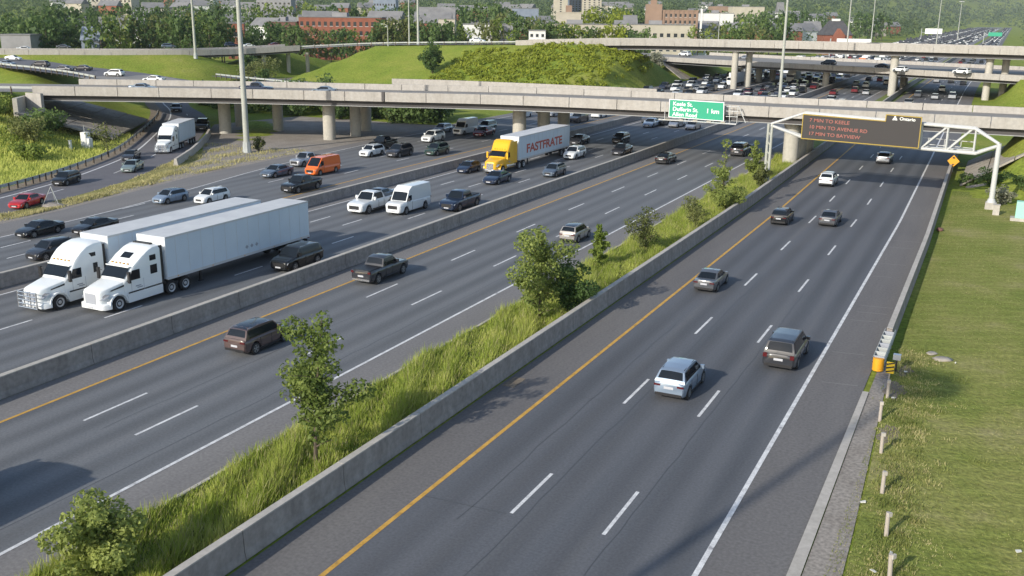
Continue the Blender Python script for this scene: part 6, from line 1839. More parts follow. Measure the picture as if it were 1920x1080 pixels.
FAR_TREES = [
    (-298.9, 241.6, 16.7, 0, 'around the blue grey shed at upper left'),
    (-287.9, 235.8, 16.0, 1, 'around the blue grey shed at upper left'),
    (-287.6, 239.1, 16.0, 0, 'around the blue grey shed at upper left'),
    (-289.4, 244.3, 15.0, 0, 'around the blue grey shed at upper left'),
    (-295.8, 250.9, 14.6, 0, 'around the blue grey shed at upper left'),
    (-295.4, 254.8, 16.3, 0, 'around the blue grey shed at upper left'),
    (-273.7, 245.5, 16.9, 0, 'behind the upper ramp at left'),
    (-274.0, 251.0, 16.5, 3, 'behind the upper ramp at left'),
    (-280.1, 259.6, 17.2, 2, 'behind the upper ramp at left'),
    (-286.9, 271.0, 16.1, 3, 'behind the upper ramp at left'),
    (-277.4, 265.7, 15.8, 1, 'behind the upper ramp at left'),
    (-273.0, 264.5, 15.6, 0, 'behind the upper ramp at left'),
    (-270.1, 269.1, 17.3, 2, 'behind the upper ramp at left'),
    (-264.4, 267.3, 17.3, 1, 'behind the upper ramp at left'),
    (-249.4, 256.7, 16.8, 1, 'behind the upper ramp at left'),
    (-251.2, 262.2, 16.9, 1, 'behind the upper ramp at left'),
    (-273.4, 287.5, 18.3, 2, 'behind the upper ramp at left'),
    (-260.9, 279.7, 16.3, 3, 'behind the upper ramp at left'),
    (-253.8, 275.2, 17.7, 1, 'behind the upper ramp at left'),
    (-254.4, 282.9, 15.6, 1, 'behind the upper ramp at left'),
    (-323.3, 248.8, 16.6, 1, 'at the far upper left corner'),
    (-313.2, 244.5, 15.4, 1, 'at the far upper left corner'),
    (-318.3, 251.3, 15.6, 0, 'at the far upper left corner'),
    (-415.7, 340.4, 20.3, 1, 'in the back row at upper left'),
    (-404.5, 335.3, 20.2, 0, 'in the back row at upper left'),
    (-400.4, 339.5, 20.4, 1, 'in the back row at upper left'),
    (-412.4, 352.4, 19.4, 0, 'in the back row at upper left'),
    (-402.9, 352.4, 19.0, 1, 'in the back row at upper left'),
    (-407.3, 363.1, 19.1, 1, 'in the back row at upper left'),
    (-391.8, 358.7, 20.5, 1, 'in the back row at upper left'),
    (-401.9, 376.2, 21.3, 1, 'in the back row at upper left'),
    (-393.9, 378.2, 20.3, 1, 'in the back row at upper left'),
    (-377.0, 366.6, 20.3, 0, 'in the back row at upper left'),
    (-380.7, 380.3, 19.4, 1, 'in the back row at upper left'),
    (-370.4, 376.1, 20.5, 0, 'in the back row at upper left'),
    (-369.8, 387.1, 20.8, 0, 'in the back row at upper left'),
    (-344.2, 360.8, 20.2, 0, 'in the back row at upper left'),
    (-358.2, 387.7, 19.7, 1, 'in the back row at upper left'),
    (-344.1, 378.7, 20.9, 1, 'in the back row at upper left'),
    (-270.9, 293.9, 15.1, 2, 'beside the plain red brick building'),
    (-263.8, 292.1, 15.2, 2, 'beside the plain red brick building'),
    (-249.0, 290.8, 13.6, 1, 'behind the ramp bridge'),
    (-258.2, 303.3, 13.2, 1, 'behind the ramp bridge'),
    (-253.3, 300.3, 13.0, 1, 'behind the ramp bridge'),
    (-248.7, 302.0, 15.0, 0, 'behind the ramp bridge'),
    (-257.1, 315.7, 14.6, 1, 'behind the ramp bridge'),
    (-250.5, 308.8, 14.2, 0, 'behind the ramp bridge'),
    (-238.4, 301.6, 14.3, 0, 'behind the ramp bridge'),
    (-233.9, 298.1, 14.2, 0, 'behind the ramp bridge'),
    (-236.1, 303.6, 13.8, 2, 'left of the long brick block'),
    (-241.9, 318.0, 12.9, 2, 'left of the long brick block'),
    (-239.0, 318.0, 12.6, 2, 'left of the long brick block'),
    (-229.0, 312.3, 12.1, 1, 'in front of the long brick block'),
    (-229.5, 319.4, 13.1, 1, 'in front of the long brick block'),
    (-222.1, 312.8, 12.5, 1, 'in front of the long brick block'),
    (-222.5, 319.1, 12.4, 3, 'in front of the long brick block'),
    (-215.4, 320.1, 12.4, 1, 'in front of the long brick block'),
    (-214.8, 324.4, 16.1, 1, 'right of the long brick block'),
    (-216.2, 329.5, 15.9, 1, 'right of the long brick block'),
    (-209.8, 325.0, 16.4, 2, 'right of the long brick block'),
    (-207.2, 323.4, 17.2, 2, 'right of the long brick block'),
    (-205.3, 325.7, 16.1, 1, 'right of the long brick block'),
    (-200.7, 326.2, 16.2, 2, 'right of the long brick block'),
    (-199.3, 326.6, 14.6, 1, 'in front of the town houses'),
    (-202.6, 336.6, 15.5, 0, 'in front of the town houses'),
    (-193.6, 325.1, 14.2, 0, 'in front of the town houses'),
    (-194.7, 331.6, 14.9, 1, 'in front of the town houses'),
    (-189.5, 326.9, 16.1, 0, 'in front of the town houses'),
    (-193.3, 339.4, 15.7, 0, 'in front of the town houses'),
    (-190.5, 338.8, 14.2, 3, 'left of the white shop'),
    (-189.1, 340.4, 14.3, 3, 'left of the white shop'),
    (-177.4, 338.8, 16.6, 2, 'above the white shop'),
    (-176.0, 339.9, 16.1, 2, 'above the white shop'),
    (-171.2, 341.2, 16.6, 3, 'above the white shop'),
    (-203.4, 407.3, 19.5, 2, 'behind the hilltop at centre'),
    (-195.7, 396.6, 18.9, 0, 'behind the hilltop at centre'),
    (-192.5, 401.2, 18.1, 0, 'behind the hilltop at centre'),
    (-187.3, 391.7, 17.9, 0, 'behind the hilltop at centre'),
    (-185.4, 397.5, 17.7, 2, 'behind the hilltop at centre'),
    (-181.9, 394.0, 16.3, 0, 'behind the little white kiosk'),
    (-162.8, 360.4, 16.5, 0, 'behind the little white kiosk'),
    (-160.3, 360.4, 15.9, 0, 'behind the little white kiosk'),
    (-165.6, 361.7, 15.2, 2, 'in front of the long cream building'),
    (-169.6, 378.2, 14.6, 0, 'in front of the long cream building'),
    (-163.1, 372.5, 14.7, 4, 'in front of the long cream building'),
    (-166.7, 385.8, 14.8, 4, 'in front of the long cream building'),
    (-156.1, 370.3, 15.1, 0, 'in front of the long cream building'),
    (-152.6, 369.7, 13.9, 4, 'in front of the long cream building'),
    (-147.9, 369.5, 14.6, 0, 'in front of the long cream building'),
    (-149.3, 376.3, 13.6, 2, 'in front of the long cream building'),
    (-149.8, 386.6, 13.4, 2, 'in front of the long cream building'),
    (-140.9, 374.6, 14.6, 4, 'in front of the long cream building'),
    (-138.0, 373.9, 14.8, 4, 'in front of the long cream building'),
    (-139.1, 382.7, 15.2, 0, 'in front of the long cream building'),
    (-222.4, 544.6, 20.0, 4, 'below the cream towers'),
    (-214.5, 544.9, 21.2, 4, 'below the cream towers'),
    (-210.0, 540.7, 19.9, 4, 'below the cream towers'),
    (-208.6, 554.6, 21.3, 4, 'below the cream towers'),
    (-201.6, 552.0, 20.2, 4, 'below the cream towers'),
    (-146.9, 417.8, 12.5, 0, 'left of the tan tower block'),
    (-141.2, 410.8, 13.0, 0, 'left of the tan tower block'),
    (-138.0, 406.7, 13.6, 0, 'left of the tan tower block'),
    (-128.2, 451.9, 14.3, 3, 'right of the tan tower block'),
    (-116.7, 432.5, 16.0, 2, 'right of the tan tower block'),
    (-118.8, 447.3, 14.4, 3, 'right of the tan tower block'),
    (-120.1, 468.3, 16.1, 3, 'right of the tan tower block'),
    (-106.0, 427.6, 15.9, 0, 'right of the tan tower block'),
    (-107.2, 445.6, 14.2, 3, 'right of the tan tower block'),
    (-114.5, 479.3, 15.7, 0, 'right of the tan tower block'),
    (-99.7, 438.9, 15.7, 2, 'right of the tan tower block'),
    (-113.5, 481.9, 16.8, 3, 'left of the orange brick house'),
    (-105.4, 464.3, 19.1, 0, 'left of the orange brick house'),
    (-113.3, 517.7, 17.1, 0, 'left of the orange brick house'),
    (-98.3, 461.7, 19.2, 1, 'left of the orange brick house'),
    (-100.7, 492.4, 19.7, 1, 'left of the orange brick house'),
    (-98.3, 493.8, 17.7, 0, 'left of the orange brick house'),
    (-88.5, 464.9, 16.5, 3, 'left of the orange brick house'),
    (-82.8, 447.8, 17.0, 0, 'left of the orange brick house'),
    (-84.8, 480.1, 18.5, 0, 'left of the orange brick house'),
    (-83.9, 487.9, 16.5, 0, 'left of the orange brick house'),
    (-81.8, 500.1, 16.5, 0, 'left of the orange brick house'),
    (-80.5, 523.3, 14.5, 0, 'right of the orange brick house'),
    (-79.0, 546.6, 15.2, 3, 'right of the orange brick house'),
    (-77.0, 547.7, 13.6, 3, 'right of the orange brick house'),
    (-73.3, 548.8, 13.9, 3, 'right of the orange brick house'),
    (-69.3, 549.0, 13.7, 3, 'right of the orange brick house'),
    (-64.7, 533.7, 14.6, 0, 'right of the orange brick house'),
    (-59.4, 517.2, 15.4, 0, 'right of the orange brick house'),
    (-55.3, 495.3, 14.2, 3, 'right of the orange brick house'),
    (-91.8, 696.6, 19.6, 2, 'behind the orange brick house'),
    (-87.3, 690.6, 19.9, 0, 'behind the orange brick house'),
    (-85.6, 711.4, 18.5, 2, 'behind the orange brick house'),
    (-74.1, 656.5, 17.7, 2, 'behind the orange brick house'),
    (-69.3, 662.5, 19.4, 0, 'behind the orange brick house'),
    (-399.7, 454.1, 20.4, 1, 'in the back row above the brick blocks'),
    (-378.1, 438.5, 19.7, 0, 'in the back row above the brick blocks'),
    (-411.6, 491.1, 22.2, 1, 'in the back row above the brick blocks'),
    (-371.3, 447.2, 22.1, 3, 'in the back row above the brick blocks'),
    (-383.7, 474.1, 20.8, 3, 'in the back row above the brick blocks'),
    (-378.4, 481.7, 20.8, 3, 'in the back row above the brick blocks'),
    (-347.0, 456.3, 22.7, 3, 'in the back row above the brick blocks'),
    (-332.0, 443.8, 21.4, 1, 'in the back row above the brick blocks'),
    (-340.0, 466.2, 22.5, 0, 'in the back row above the brick blocks'),
    (-362.8, 502.1, 22.2, 0, 'in the back row above the brick blocks'),
    (-332.0, 475.3, 20.4, 1, 'in the back row above the brick blocks'),
    (-330.4, 478.8, 20.6, 1, 'in the back row above the brick blocks'),
    (-321.5, 480.2, 21.4, 3, 'in the back row above the brick blocks'),
    (-302.0, 466.8, 21.8, 0, 'in the back row above the brick blocks'),
    (-306.3, 486.6, 23.3, 1, 'in the back row above the brick blocks'),
    (-316.5, 506.4, 21.2, 0, 'in the back row above the brick blocks'),
    (-288.7, 513.0, 23.0, 0, 'in the back row above the shop'),
    (-295.9, 535.9, 23.5, 1, 'in the back row above the shop'),
    (-269.1, 499.1, 24.0, 1, 'in the back row above the shop'),
    (-260.6, 497.1, 23.9, 0, 'in the back row above the shop'),
    (-248.3, 491.7, 23.3, 1, 'in the back row above the shop'),
    (-267.7, 540.4, 22.6, 1, 'in the back row above the shop'),
    (-192.9, 690.2, 23.3, 0, 'on the slope behind the warehouse'),
    (-178.9, 666.6, 22.1, 1, 'on the slope behind the warehouse'),
    (-182.1, 712.1, 21.8, 1, 'on the slope behind the warehouse'),
    (-170.5, 698.5, 20.2, 1, 'on the slope behind the warehouse'),
    (-158.4, 666.0, 21.0, 0, 'on the slope behind the warehouse'),
    (-159.5, 694.2, 22.4, 0, 'on the slope behind the warehouse'),
    (-171.0, 777.3, 22.7, 0, 'on the slope behind the warehouse'),
    (-147.0, 713.1, 23.2, 1, 'on the slope behind the warehouse'),
    (-145.7, 732.9, 22.3, 0, 'on the slope behind the warehouse'),
    (-127.7, 678.9, 23.8, 1, 'on the slope behind the warehouse'),
    (-143.0, 791.5, 23.0, 0, 'on the slope behind the warehouse'),
    (-126.4, 758.6, 21.0, 0, 'on the slope behind the warehouse'),
    (-226.2, 611.0, 23.5, 0, 'between towers and tan block'),
    (-221.6, 619.2, 24.7, 0, 'between towers and tan block'),
    (-210.4, 621.9, 22.7, 0, 'between towers and tan block'),
    (-117.2, 874.3, 20.3, 1, 'at the edge of the jammed lanes'),
    (-120.7, 930.6, 23.6, 1, 'at the edge of the jammed lanes'),
    (-103.0, 848.9, 22.8, 1, 'at the edge of the jammed lanes'),
    (-106.5, 921.1, 22.5, 1, 'at the edge of the jammed lanes'),
    (-101.6, 920.3, 21.1, 1, 'at the edge of the jammed lanes'),
    (-95.4, 931.0, 23.4, 1, 'at the edge of the jammed lanes'),
]

VIEW = R(26.02)
WIN_ME = {}
def win_mesh(w, h):
    k = (round(w, 2), round(h, 2))
    if k not in WIN_ME:
        b = MB(); b.box(-w / 2, w / 2, -.03, .05, 0, h, 0)
        b.box(-w / 2 - .1, w / 2 + .1, -.08, .05, -.14, -.02, 1)
        me = bpy.data.meshes.new('window'); me.from_pydata(b.v, [], b.f)
        me.materials.append(M['glass_b']); me.materials.append(M['wallwhite'])
        me.polygons.foreach_set('material_index', b.m)
        WIN_ME[k] = me
    return WIN_ME[k]

for (nm, lab, cx, cy, zt, w, dep, rot, wall, roof, rows, cols) in BUILDINGS:
    zb = min(float(ground_h(cx, cy)) - .5, zt - 4)
    root = empty(nm, (cx, cy, zb), VIEW + R(rot)); tag(root, lab, 'building')
    H_ = zt - zb
    wallh = H_ if roof in ('flat', 'tower', 'chimney') else H_ * .68
    if roof == 'tower': wallh = H_ * .88
    box('wall', -w / 2, w / 2, 0, dep, 0, wallh, M[wall], root)
    if roof in ('flat', 'tower', 'chimney'):
        b = MB(); b.box(-w / 2 - .2, w / 2 + .2, -.2, dep + .2, wallh, wallh + .35); b.build('roof', M['roofgrey'] if roof == 'flat' else M[wall], root)
        if roof == 'flat' and w > 12:
            box('roof_unit', -w * .12, w * .06, dep * .3, dep * .7, wallh + .35, wallh + 2.0, M['wallgrey'], root)
    if roof == 'tower':
        box('stair_block', -w / 2 - .3, -w / 2 + w * .3, -.6, dep * .8, 0, H_, M[wall], root)
        box('roof_house', -w / 2 + w * .08, -w / 2 + w * .2, dep * .1, dep * .5, H_, H_ + 2.2, M[wall], root)
        for k in range(cols + 1):
            x = -w / 2 + w * .34 + (w * .64) * k / cols
            box('pilaster', x - .35, x + .35, -.25, 0, 0, wallh + .4, M[wall], root)
        box('flue', w / 2 + 1.0, w / 2 + 2.0, 1, 2, 0, H_ * .92, M['wallwhite'], root)
    if roof == 'chimney':
        box('chimney_block', -w * .12, w * .12, 1, 5, wallh, wallh + 3.4, M['tan'], root)
    if roof == 'gable':
        z0, z1 = wallh, H_
        mesh_obj('roof', [(-w / 2 - .3, -.5, z0), (w / 2 + .3, -.5, z0), (w / 2 + .3, dep + .5, z0), (-w / 2 - .3, dep + .5, z0), (-w / 2 - .3, dep / 2, z1), (w / 2 + .3, dep / 2, z1)],
                 [(0, 1, 5, 4), (2, 3, 4, 5), (0, 4, 3), (1, 2, 5), (3, 2, 1, 0)], M['roofgrey'] if wall != 'wallblue' else M['wallblue'], root)
    if roof == 'hip':
        z0, z1 = wallh, H_ + 2.5
        mesh_obj('roof', [(-w / 2 - .5, -.5, z0), (w / 2 + .5, -.5, z0), (w / 2 + .5, dep + .5, z0), (-w / 2 - .5, dep + .5, z0), (-w / 4, dep / 2, z1), (w / 4, dep / 2, z1)],
                 [(0, 1, 5, 4), (1, 2, 5), (2, 3, 4, 5), (3, 0, 4), (3, 2, 1, 0)], M['roofdark'], root)
        gw_ = w * .2
        mesh_obj('front_gable', [(-gw_, -2, 0), (gw_, -2, 0), (gw_, -2, z0), (0, -2, z0 + 3.4), (-gw_, -2, z0), (-gw_, 2, 0), (gw_, 2, 0), (gw_, 2, z0), (0, 3, z0 + 3.4), (-gw_, 2, z0)],
                 [(0, 1, 2, 3, 4), (1, 6, 7, 2), (5, 0, 4, 9), (2, 7, 8, 3), (4, 3, 8, 9)], M['brick'], root)
        box('roof_lantern', -w * .14, w * .14, dep * .42, dep * .58, z1 - .3, z1 + .9, M['wallwhite'], root)
    if rows and cols:
        x0 = -w / 2 + (w * .34 if roof == 'tower' else .0)
        span = w * .64 if roof == 'tower' else w
        lo = min(H_ * .12, 2.5)
        vis = rows if rows < 12 else rows
        fh = (wallh - lo - .6) / vis
        ww, wh = min(1.7, span / cols * .5), min(1.7, fh * .52)
        if roof == 'tower': ww, wh = .9, 1.5
        for i in range(vis):
            for j in range(cols):
                o = bpy.data.objects.new('window', win_mesh(ww, wh)); C.objects.link(o); o.parent = root
                o.location = (x0 + span * (j + .5) / cols, -.01, lo + fh * i + fh * .25)
    else:
        box('loading_door', -1.8, 1.8, -.06, 0, .3, 4.0, M['wallgrey'], root)

# ------------------------------------------------------------------ background trees
def far_proto(seed, h, w, n, size, lf, spire=False):
    rg = random.Random(seed); cl, limbs = [], []
    for i in range(11):
        t = (i + .5) / 11; z = h * (.22 + .74 * t)
        reach = w * .5 * (math.sin(math.pi * (.18 + .68 * t)) ** .7 if not spire else (1.02 - t) ** .8) * rg.uniform(.45, 1.0)
        a = 2.4 * i + rg.uniform(-.5, .5); r = w * rg.uniform(.15, .24)
        cl.append((reach * math.cos(a), reach * math.sin(a), z, r, r * .8)); limbs.append((z * .8, (reach * math.cos(a) * .8, reach * math.sin(a) * .8, .5)))
    V, F = leaf_cloud(cl, n, size, seed)
    return fast_mesh('crown', V, F, M[lf]), wood_mesh(h * .85, limbs[:6], h * .02)
FT = [[far_proto(300 + 10 * k + j, 10, w, n, 1.0, lf, sp) for j in range(2)] for k, (w, n, lf, sp) in enumerate(((8.5, 420, 'leaf2', False), (7.5, 420, 'leaf2', False), (9, 380, 'leaf3', False), (8.5, 420, 'leaf1', False), (11, 520, 'leaf5', False)))]
KIND = ['rounded dark green', 'dense deep green', 'loose olive green', 'bright mid green', 'wide yellow green']
for i, (x, y, zt, k, place) in enumerate(FAR_TREES):
    if -97 < x < 6: continue
    zb = float(ground_h(x, y)) - .3
    h = max(5.0, min(24, zt - zb))
    root = empty('tree', (x, y, zb), i * 1.7); root.scale = (h / 10 * (.8 if h > 12 else 1), h / 10 * (.8 if h > 12 else 1), h / 10)
    tag(root, '%s tree %s' % (KIND[k], place), 'tree', '%s trees %s' % (KIND[k], place))
    cm, tm = FT[k][i % 2]
    for nm, me in (('crown', cm), ('trunk', tm)):
        o = bpy.data.objects.new(nm, me); C.objects.link(o); o.parent = root
# woods on the far rising ground: one leafy mass that nobody could count
rg = np.random.RandomState(77)
cl = []
while len(cl) < 3600:
    d = 430 + 3000 * rg.rand() ** 1.6
    a = R(-54 + 58 * rg.rand())
    x, y = d * math.sin(a), d * math.cos(a)
    if -105 < x < 12 and d < 3300: continue
    if d < 620 and rg.rand() < .75: continue
    if d < 1000 and rg.rand() < .3: continue
    r = rg.uniform(4, 8) * (1 + d / 2500)
    cl.append((x, y, float(ground_h(x, y)) + r * .8, r, r * .9))
for k in range(1400):
    d = rg.uniform(2900, 5200); a = R(-54 + 60 * rg.rand())
    x, y = d * math.sin(a), d * math.cos(a)
    r = rg.uniform(12, 22)
    cl.append((x, y, float(ground_h(x, y)) + r * .6, r, r * .9))
cs = np.array(cl)
dist = np.hypot(cs[:, 0], cs[:, 1])
Vs, Fs, off = [], [], 0
for lo, hi, per, sz in ((0, 800, 60, 1.5), (800, 1600, 45, 2.6), (1600, 9000, 34, 6.0)):
    sub = cs[(dist >= lo) & (dist < hi)]
    if len(sub) == 0: continue
    V, F = leaf_cloud(sub, per * len(sub), sz, 5 + lo)
    Vs.append(V); Fs.append(F + off); off += len(V)
o = bpy.data.objects.new('woods', fast_mesh('woods', np.concatenate(Vs), np.concatenate(Fs), M['leaf6'])); C.objects.link(o)
tag(o, 'continuous tree cover of the distant suburbs', 'woods', kind='stuff')
# scattered house roofs poking through the far woods (small, built as things)
hm = MB(); hm.box(-5, 5, -4, 4, 0, 5, 0); hm.add([(-5.4, -4.4, 5), (5.4, -4.4, 5), (5.4, 4.4, 5), (-5.4, 4.4, 5), (-5.4, 0, 8), (5.4, 0, 8)], [(0, 1, 5, 4), (2, 3, 4, 5), (0, 4, 3), (1, 2, 5)], 1)
HOUSE = []
for wl in ('wallwhite', 'cream', 'brick'):
    me = bpy.data.meshes.new('distant_house'); me.from_pydata(hm.v, [], hm.f); me.materials.append(M[wl]); me.materials.append(M['roofgrey']); me.polygons.foreach_set('material_index', hm.m); HOUSE.append(me)
for i in range(130):
    d = 480 + 900 * rg.rand(); a = R(-50 + 46 * rg.rand()); x, y = d * math.sin(a), d * math.cos(a)
    if -110 < x < 20: continue
    k = i % 3
    o = bpy.data.objects.new('distant_house', HOUSE[k]); C.objects.link(o); o.location = (x, y, float(ground_h(x, y)) + 3.5); o.rotation_euler = (0, 0, VIEW + rg.uniform(-.6, .6)); o.scale = (1.6, 1.4, 1.5)
    deg = math.degrees(a); where = 'at the upper left' if deg < -42 else 'above the ramp bridge' if deg < -35 else 'above the brick blocks' if deg < -28 else 'above the hilltop road' if deg < -20 else 'behind the tan tower block' if deg < -12 else 'beside the far jammed lanes'
    far_ = 'farther' if d > 900 else 'nearer'
    tag(o, '%s small %s house among the distant trees %s' % (far_, ['white', 'cream', 'brick'][k], where), 'house', '%s %s houses %s' % (far_, ['white', 'cream', 'brick'][k], where))

# ------------------------------------------------------------------ far traffic
def small_car(kind):
    S = SPEC[kind]; hl, hw = S['L'] / 2, S['W'] / 2
    b = MB()
    def ring(x, w, z0, z1): return [(x, -w, z0), (x, w, z0), (x, w * .94, z1), (x, -w * .94, z1)]
    def chain(rs, mi):
        for a, c in zip(rs[:-1], rs[1:]):
            b.add(a + c, [(0, 4, 5, 1)[::-1], (1, 5, 6, 2)[::-1], (2, 6, 7, 3)[::-1], (3, 7, 4, 0)[::-1]], mi)
        b.add(rs[0], [(3, 2, 1, 0)], mi); b.add(rs[-1], [(0, 1, 2, 3)], mi)
    be, bk = S['belt'], S['back']
    chain([ring(-hl, hw * .88, .35, bk), ring(-hl + .4, hw, .22, bk), ring(hl - 1.0, hw, .22, be), ring(hl - .15, hw * .9, .25, S['nose']), ring(hl, hw * .78, .35, S['nose'] - .15)], 0)
    def g(x, z): t = (z - be) / (S['H'] - be); return hw * lerp(.9, .7, t)
    for (xa, xb, z0, z1, mi) in ((S['xbb'], S['xwb'], be - .02, S['H'] - .1, 1),):
        xr, xf = S['xrr'], S['xrf']
        z1 = S['H'] - .08
        vs = [(xb, -g(0, be), be), (xb, g(0, be), be), (xa, g(0, be), bk), (xa, -g(0, be), bk), (xf, -g(0, z1), z1), (xf, g(0, z1), z1), (xr, g(0, z1), z1), (xr, -g(0, z1), z1)]
        b.add(vs, [(0, 1, 5, 4), (1, 2, 6, 5), (2, 3, 7, 6), (3, 0, 4, 7)], 1)
        b.add([(x, y, z + (.0 if i < 4 else .08)) for i, (x, y, z) in enumerate(vs[4:] + vs[4:])], [(4, 5, 6, 7), (0, 1, 5, 4), (1, 2, 6, 5), (2, 3, 7, 6), (3, 0, 4, 7)], 0)
    for a in S['ax']:
        for s in (1, -1):
            b.tube((a, s * (hw - .2), S['wr']), (a, s * (hw + .01), S['wr']), S['wr'], n=10, mi=2)
    me = bpy.data.meshes.new(NAME[kind]); me.from_pydata(b.v, [], b.f)
    me.materials.append(PAINT['grey']); me.materials.append(M['glass']); me.materials.append(M['rubber'])
    me.polygons.foreach_set('material_index', b.m)
    return me
def small_truck():
    b = MB(); b.box(-6, 2.6, -1.25, 1.25, 1.1, 3.9, 0); b.box(3.0, 5.0, -1.2, 1.2, .6, 2.8, 0); b.box(4.2, 5.02, -1.1, 1.1, 1.9, 2.6, 1); b.box(-6, 4.8, -.6, .6, .5, 1.1, 2)
    for a in (-5, -3.8, 4): 
        for s in (1, -1): b.tube((a, s * 1.0, .5), (a, s * 1.24, .5), .5, n=10, mi=2)
    me = bpy.data.meshes.new('box_truck'); me.from_pydata(b.v, [], b.f)
    for m in (PAINT['white'], M['glass'], M['rubber']): me.materials.append(m)
    me.polygons.foreach_set('material_index', b.m); return me
LOW = {k: small_car(k) for k in ('sedan', 'cross', 'suv', 'pickup', 'minivan')}
LOW['truck'] = small_truck()
rf = random.Random(31)
COLS = ['white', 'silver', 'grey', 'black', 'charcoal', 'white', 'bluegrey', 'silver', 'darkred', 'navy', 'black', 'white']
WORD = dict(white='white', silver='silver', grey='grey', black='black', charcoal='dark grey', bluegrey='blue grey', darkred='dark red', navy='navy', orange='orange', lime='lime green')
KW = dict(sedan='sedan', cross='crossover', suv='SUV', pickup='pickup', minivan='minivan', truck='box truck')
def far_car(x, y, hd, kind, col, where, grp):
    o = bpy.data.objects.new('box_truck' if kind == 'truck' else NAME[kind], LOW[kind]); C.objects.link(o)
    o.location = (x, y, .012); o.rotation_euler = (0, 0, R(hd + 90)); o.scale = (.95,) * 3
    set_paint(o, PAINT[col])
    tag(o, '%s %s %s' % (WORD[col], KW[kind], where), 'truck' if kind == 'truck' else ('pickup truck' if kind == 'pickup' else 'car'), '%s %ss %s' % (WORD[col], KW[kind], grp))
jam = [-47.5, -51.1, -54.6, -58.0, -69.1, -73.0, -77.2, -81.8]
count = 0
for li, lx in enumerate(jam):
    y = 168 + rf.uniform(0, 8)
    while y < 640:
        near = y < 330
        kind = rf.choice(['sedan', 'cross', 'cross', 'sedan', 'suv', 'pickup', 'minivan']) if rf.random() > .07 else 'truck'
        if kind == 'truck' and y < 210: kind = 'suv'
        far_car(lx + rf.uniform(-.3, .3), y, 180 + rf.uniform(-1, 1), kind, rf.choice(COLS) if kind != 'truck' else rf.choice(['white', 'white', 'silver']), 'in the westbound jam beyond the near overpass' if near else 'in the distant westbound jam beyond the flyover', 'in the near jam' if near else 'in the distant jam')
        count += 1
        y += rf.uniform(8.5, 17) * (1.0 if y < 330 else 1.35) + (5 if kind == 'truck' else 0)
for lx, dens in ((-39.0, 34), (-35.6, 30), (-32.0, 38), (-19.5, 46), (-15.6, 40), (-12.0, 50)):
    y = 186 + rf.uniform(0, 24)
    while y < 800:
        near = y < 330
        sh = 0 if lx < -30 else 0
        far_car(lx + sh + rf.uniform(-.3, .3), y, rf.uniform(-1, 1), rf.choice(['sedan', 'cross', 'suv', 'sedan']), rf.choice(COLS), 'driving east beyond the near overpass' if near else 'driving east in the far distance', 'eastbound, beyond the near overpass' if near else 'eastbound, far distance')
        y += rf.uniform(.5, 1.5) * dens * (1 if y < 400 else .8)
for args in ((-77.0, 206, 180, 'truck', 'lime', 'in the jam beside the flyover column', 'in the near jam'), (-52.4, 420, 180, 'truck', 'orange', 'seen between the two far bridges', 'in the distant jam')):
    far_car(*args)
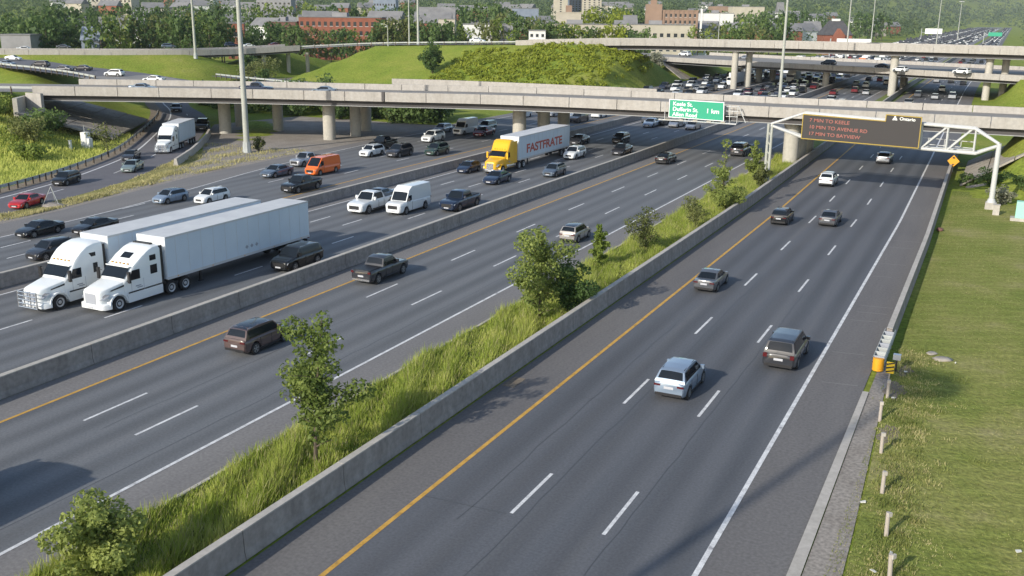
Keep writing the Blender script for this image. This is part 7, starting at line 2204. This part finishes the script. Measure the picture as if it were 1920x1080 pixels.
# past the nearest few hundred the queue is only a glitter of roofs
bm_v, bm_f, bm_m, off = [], [], [], 0
for lx in jam + [-39, -35.6, -32, -19.5, -15.6, -12]:
    y = 650 if lx < -45 else 810
    while y < 2300:
        hl, w, h = 2.4, .95, rf.choice([1.45, 1.6, 1.8, 3.2])
        x = lx + rf.uniform(-.3, .3)
        q = [(x - w, y - hl, .3), (x + w, y - hl, .3), (x + w, y + hl, .3), (x - w, y + hl, .3), (x - w, y - hl, .95), (x + w, y - hl, .95), (x + w, y + hl, .95), (x - w, y + hl, .95),
             (x - w * .75, y - hl * .6, h), (x + w * .75, y - hl * .6, h), (x + w * .75, y + hl * .5, h), (x - w * .75, y + hl * .5, h)]
        bm_v += q; c = rf.choice([0, 0, 1, 1, 0, 2, 3])
        bm_f += [tuple(off + i for i in f) for f in ((0, 1, 5, 4), (1, 2, 6, 5), (2, 3, 7, 6), (3, 0, 4, 7), (4, 5, 9, 8), (5, 6, 10, 9), (6, 7, 11, 10), (7, 4, 8, 11), (8, 9, 10, 11))]
        bm_m += [c] * 4 + [4] * 4 + [c]
        off += 12
        y += rf.uniform(12, 30) if lx < -45 else rf.uniform(22, 60)
o = mesh_obj('distant_traffic', bm_v, bm_f, mats=[PAINT['white'], PAINT['silver'], PAINT['charcoal'], PAINT['black'], PAINT['charcoal']], fm=bm_m)
tag(o, 'mass of queued cars shrinking toward the horizon', 'traffic', kind='stuff')

# overhead sign boards above the far jam
for i, (x0, x1, y, z0, z1, lab) in enumerate(((-78, -62, 520, 5.5, 9.0, 'pale sign board on a gantry over the far jammed lanes'), (-72, -58, 980, 6, 10.5, 'distant pale sign board beside the jam'), (-19, -9, 900, 6, 9, 'green overhead sign far down the eastbound lanes'))):
    s_ = empty('overhead_sign', (0, y, 0)); tag(s_, lab, 'road sign')
    m = M['sign_green'] if i == 2 else M['sign_white']
    box('panel', x0, x1, -.1, .1, z0, z1, m, s_)
    b = MB(); b.tube((x0 - 3, .4, 0), (x0 - 3, .4, z1), .3, n=8); b.tube((x0 - 3, .4, z0 + 1), (x1, .4, z0 + 1), .2, n=6); b.build('post', M['galv'], s_)
# parked trailers behind the flyover
for i, (x, y) in enumerate(((-132, 470), (-124, 540))):
    r_ = empty('parked_trailer', (x, y, float(ground_h(x, y))), VIEW); tag(r_, ['white box trailer parked left of the jammed lanes', 'white box trailer parked near the yellow bank'][i], 'trailer')
    box('trailer_box', -6, 6, -1.3, 1.3, 1.1, 4.0, M['trailer'], r_); truck_wheels(r_, [-5, -3.8])

# air between here and the skyline
hz = MB(); hz.box(-8200, 4200, -600, 8600, -2, 520)
ho = hz.build('haze'); tag(ho, kind='stuff')
hm_ = bpy.data.materials.new('haze'); hm_.use_nodes = True
nt = hm_.node_tree; nt.nodes.clear()
pv = nt.nodes.new('ShaderNodeVolumePrincipled'); pv.inputs['Color'].default_value = (.8, .88, 1, 1); pv.inputs['Density'].default_value = .00006; pv.inputs['Anisotropy'].default_value = 0.0
out_ = nt.nodes.new('ShaderNodeOutputMaterial'); nt.links.new(pv.outputs[0], out_.inputs['Volume'])
ho.data.materials.append(hm_)
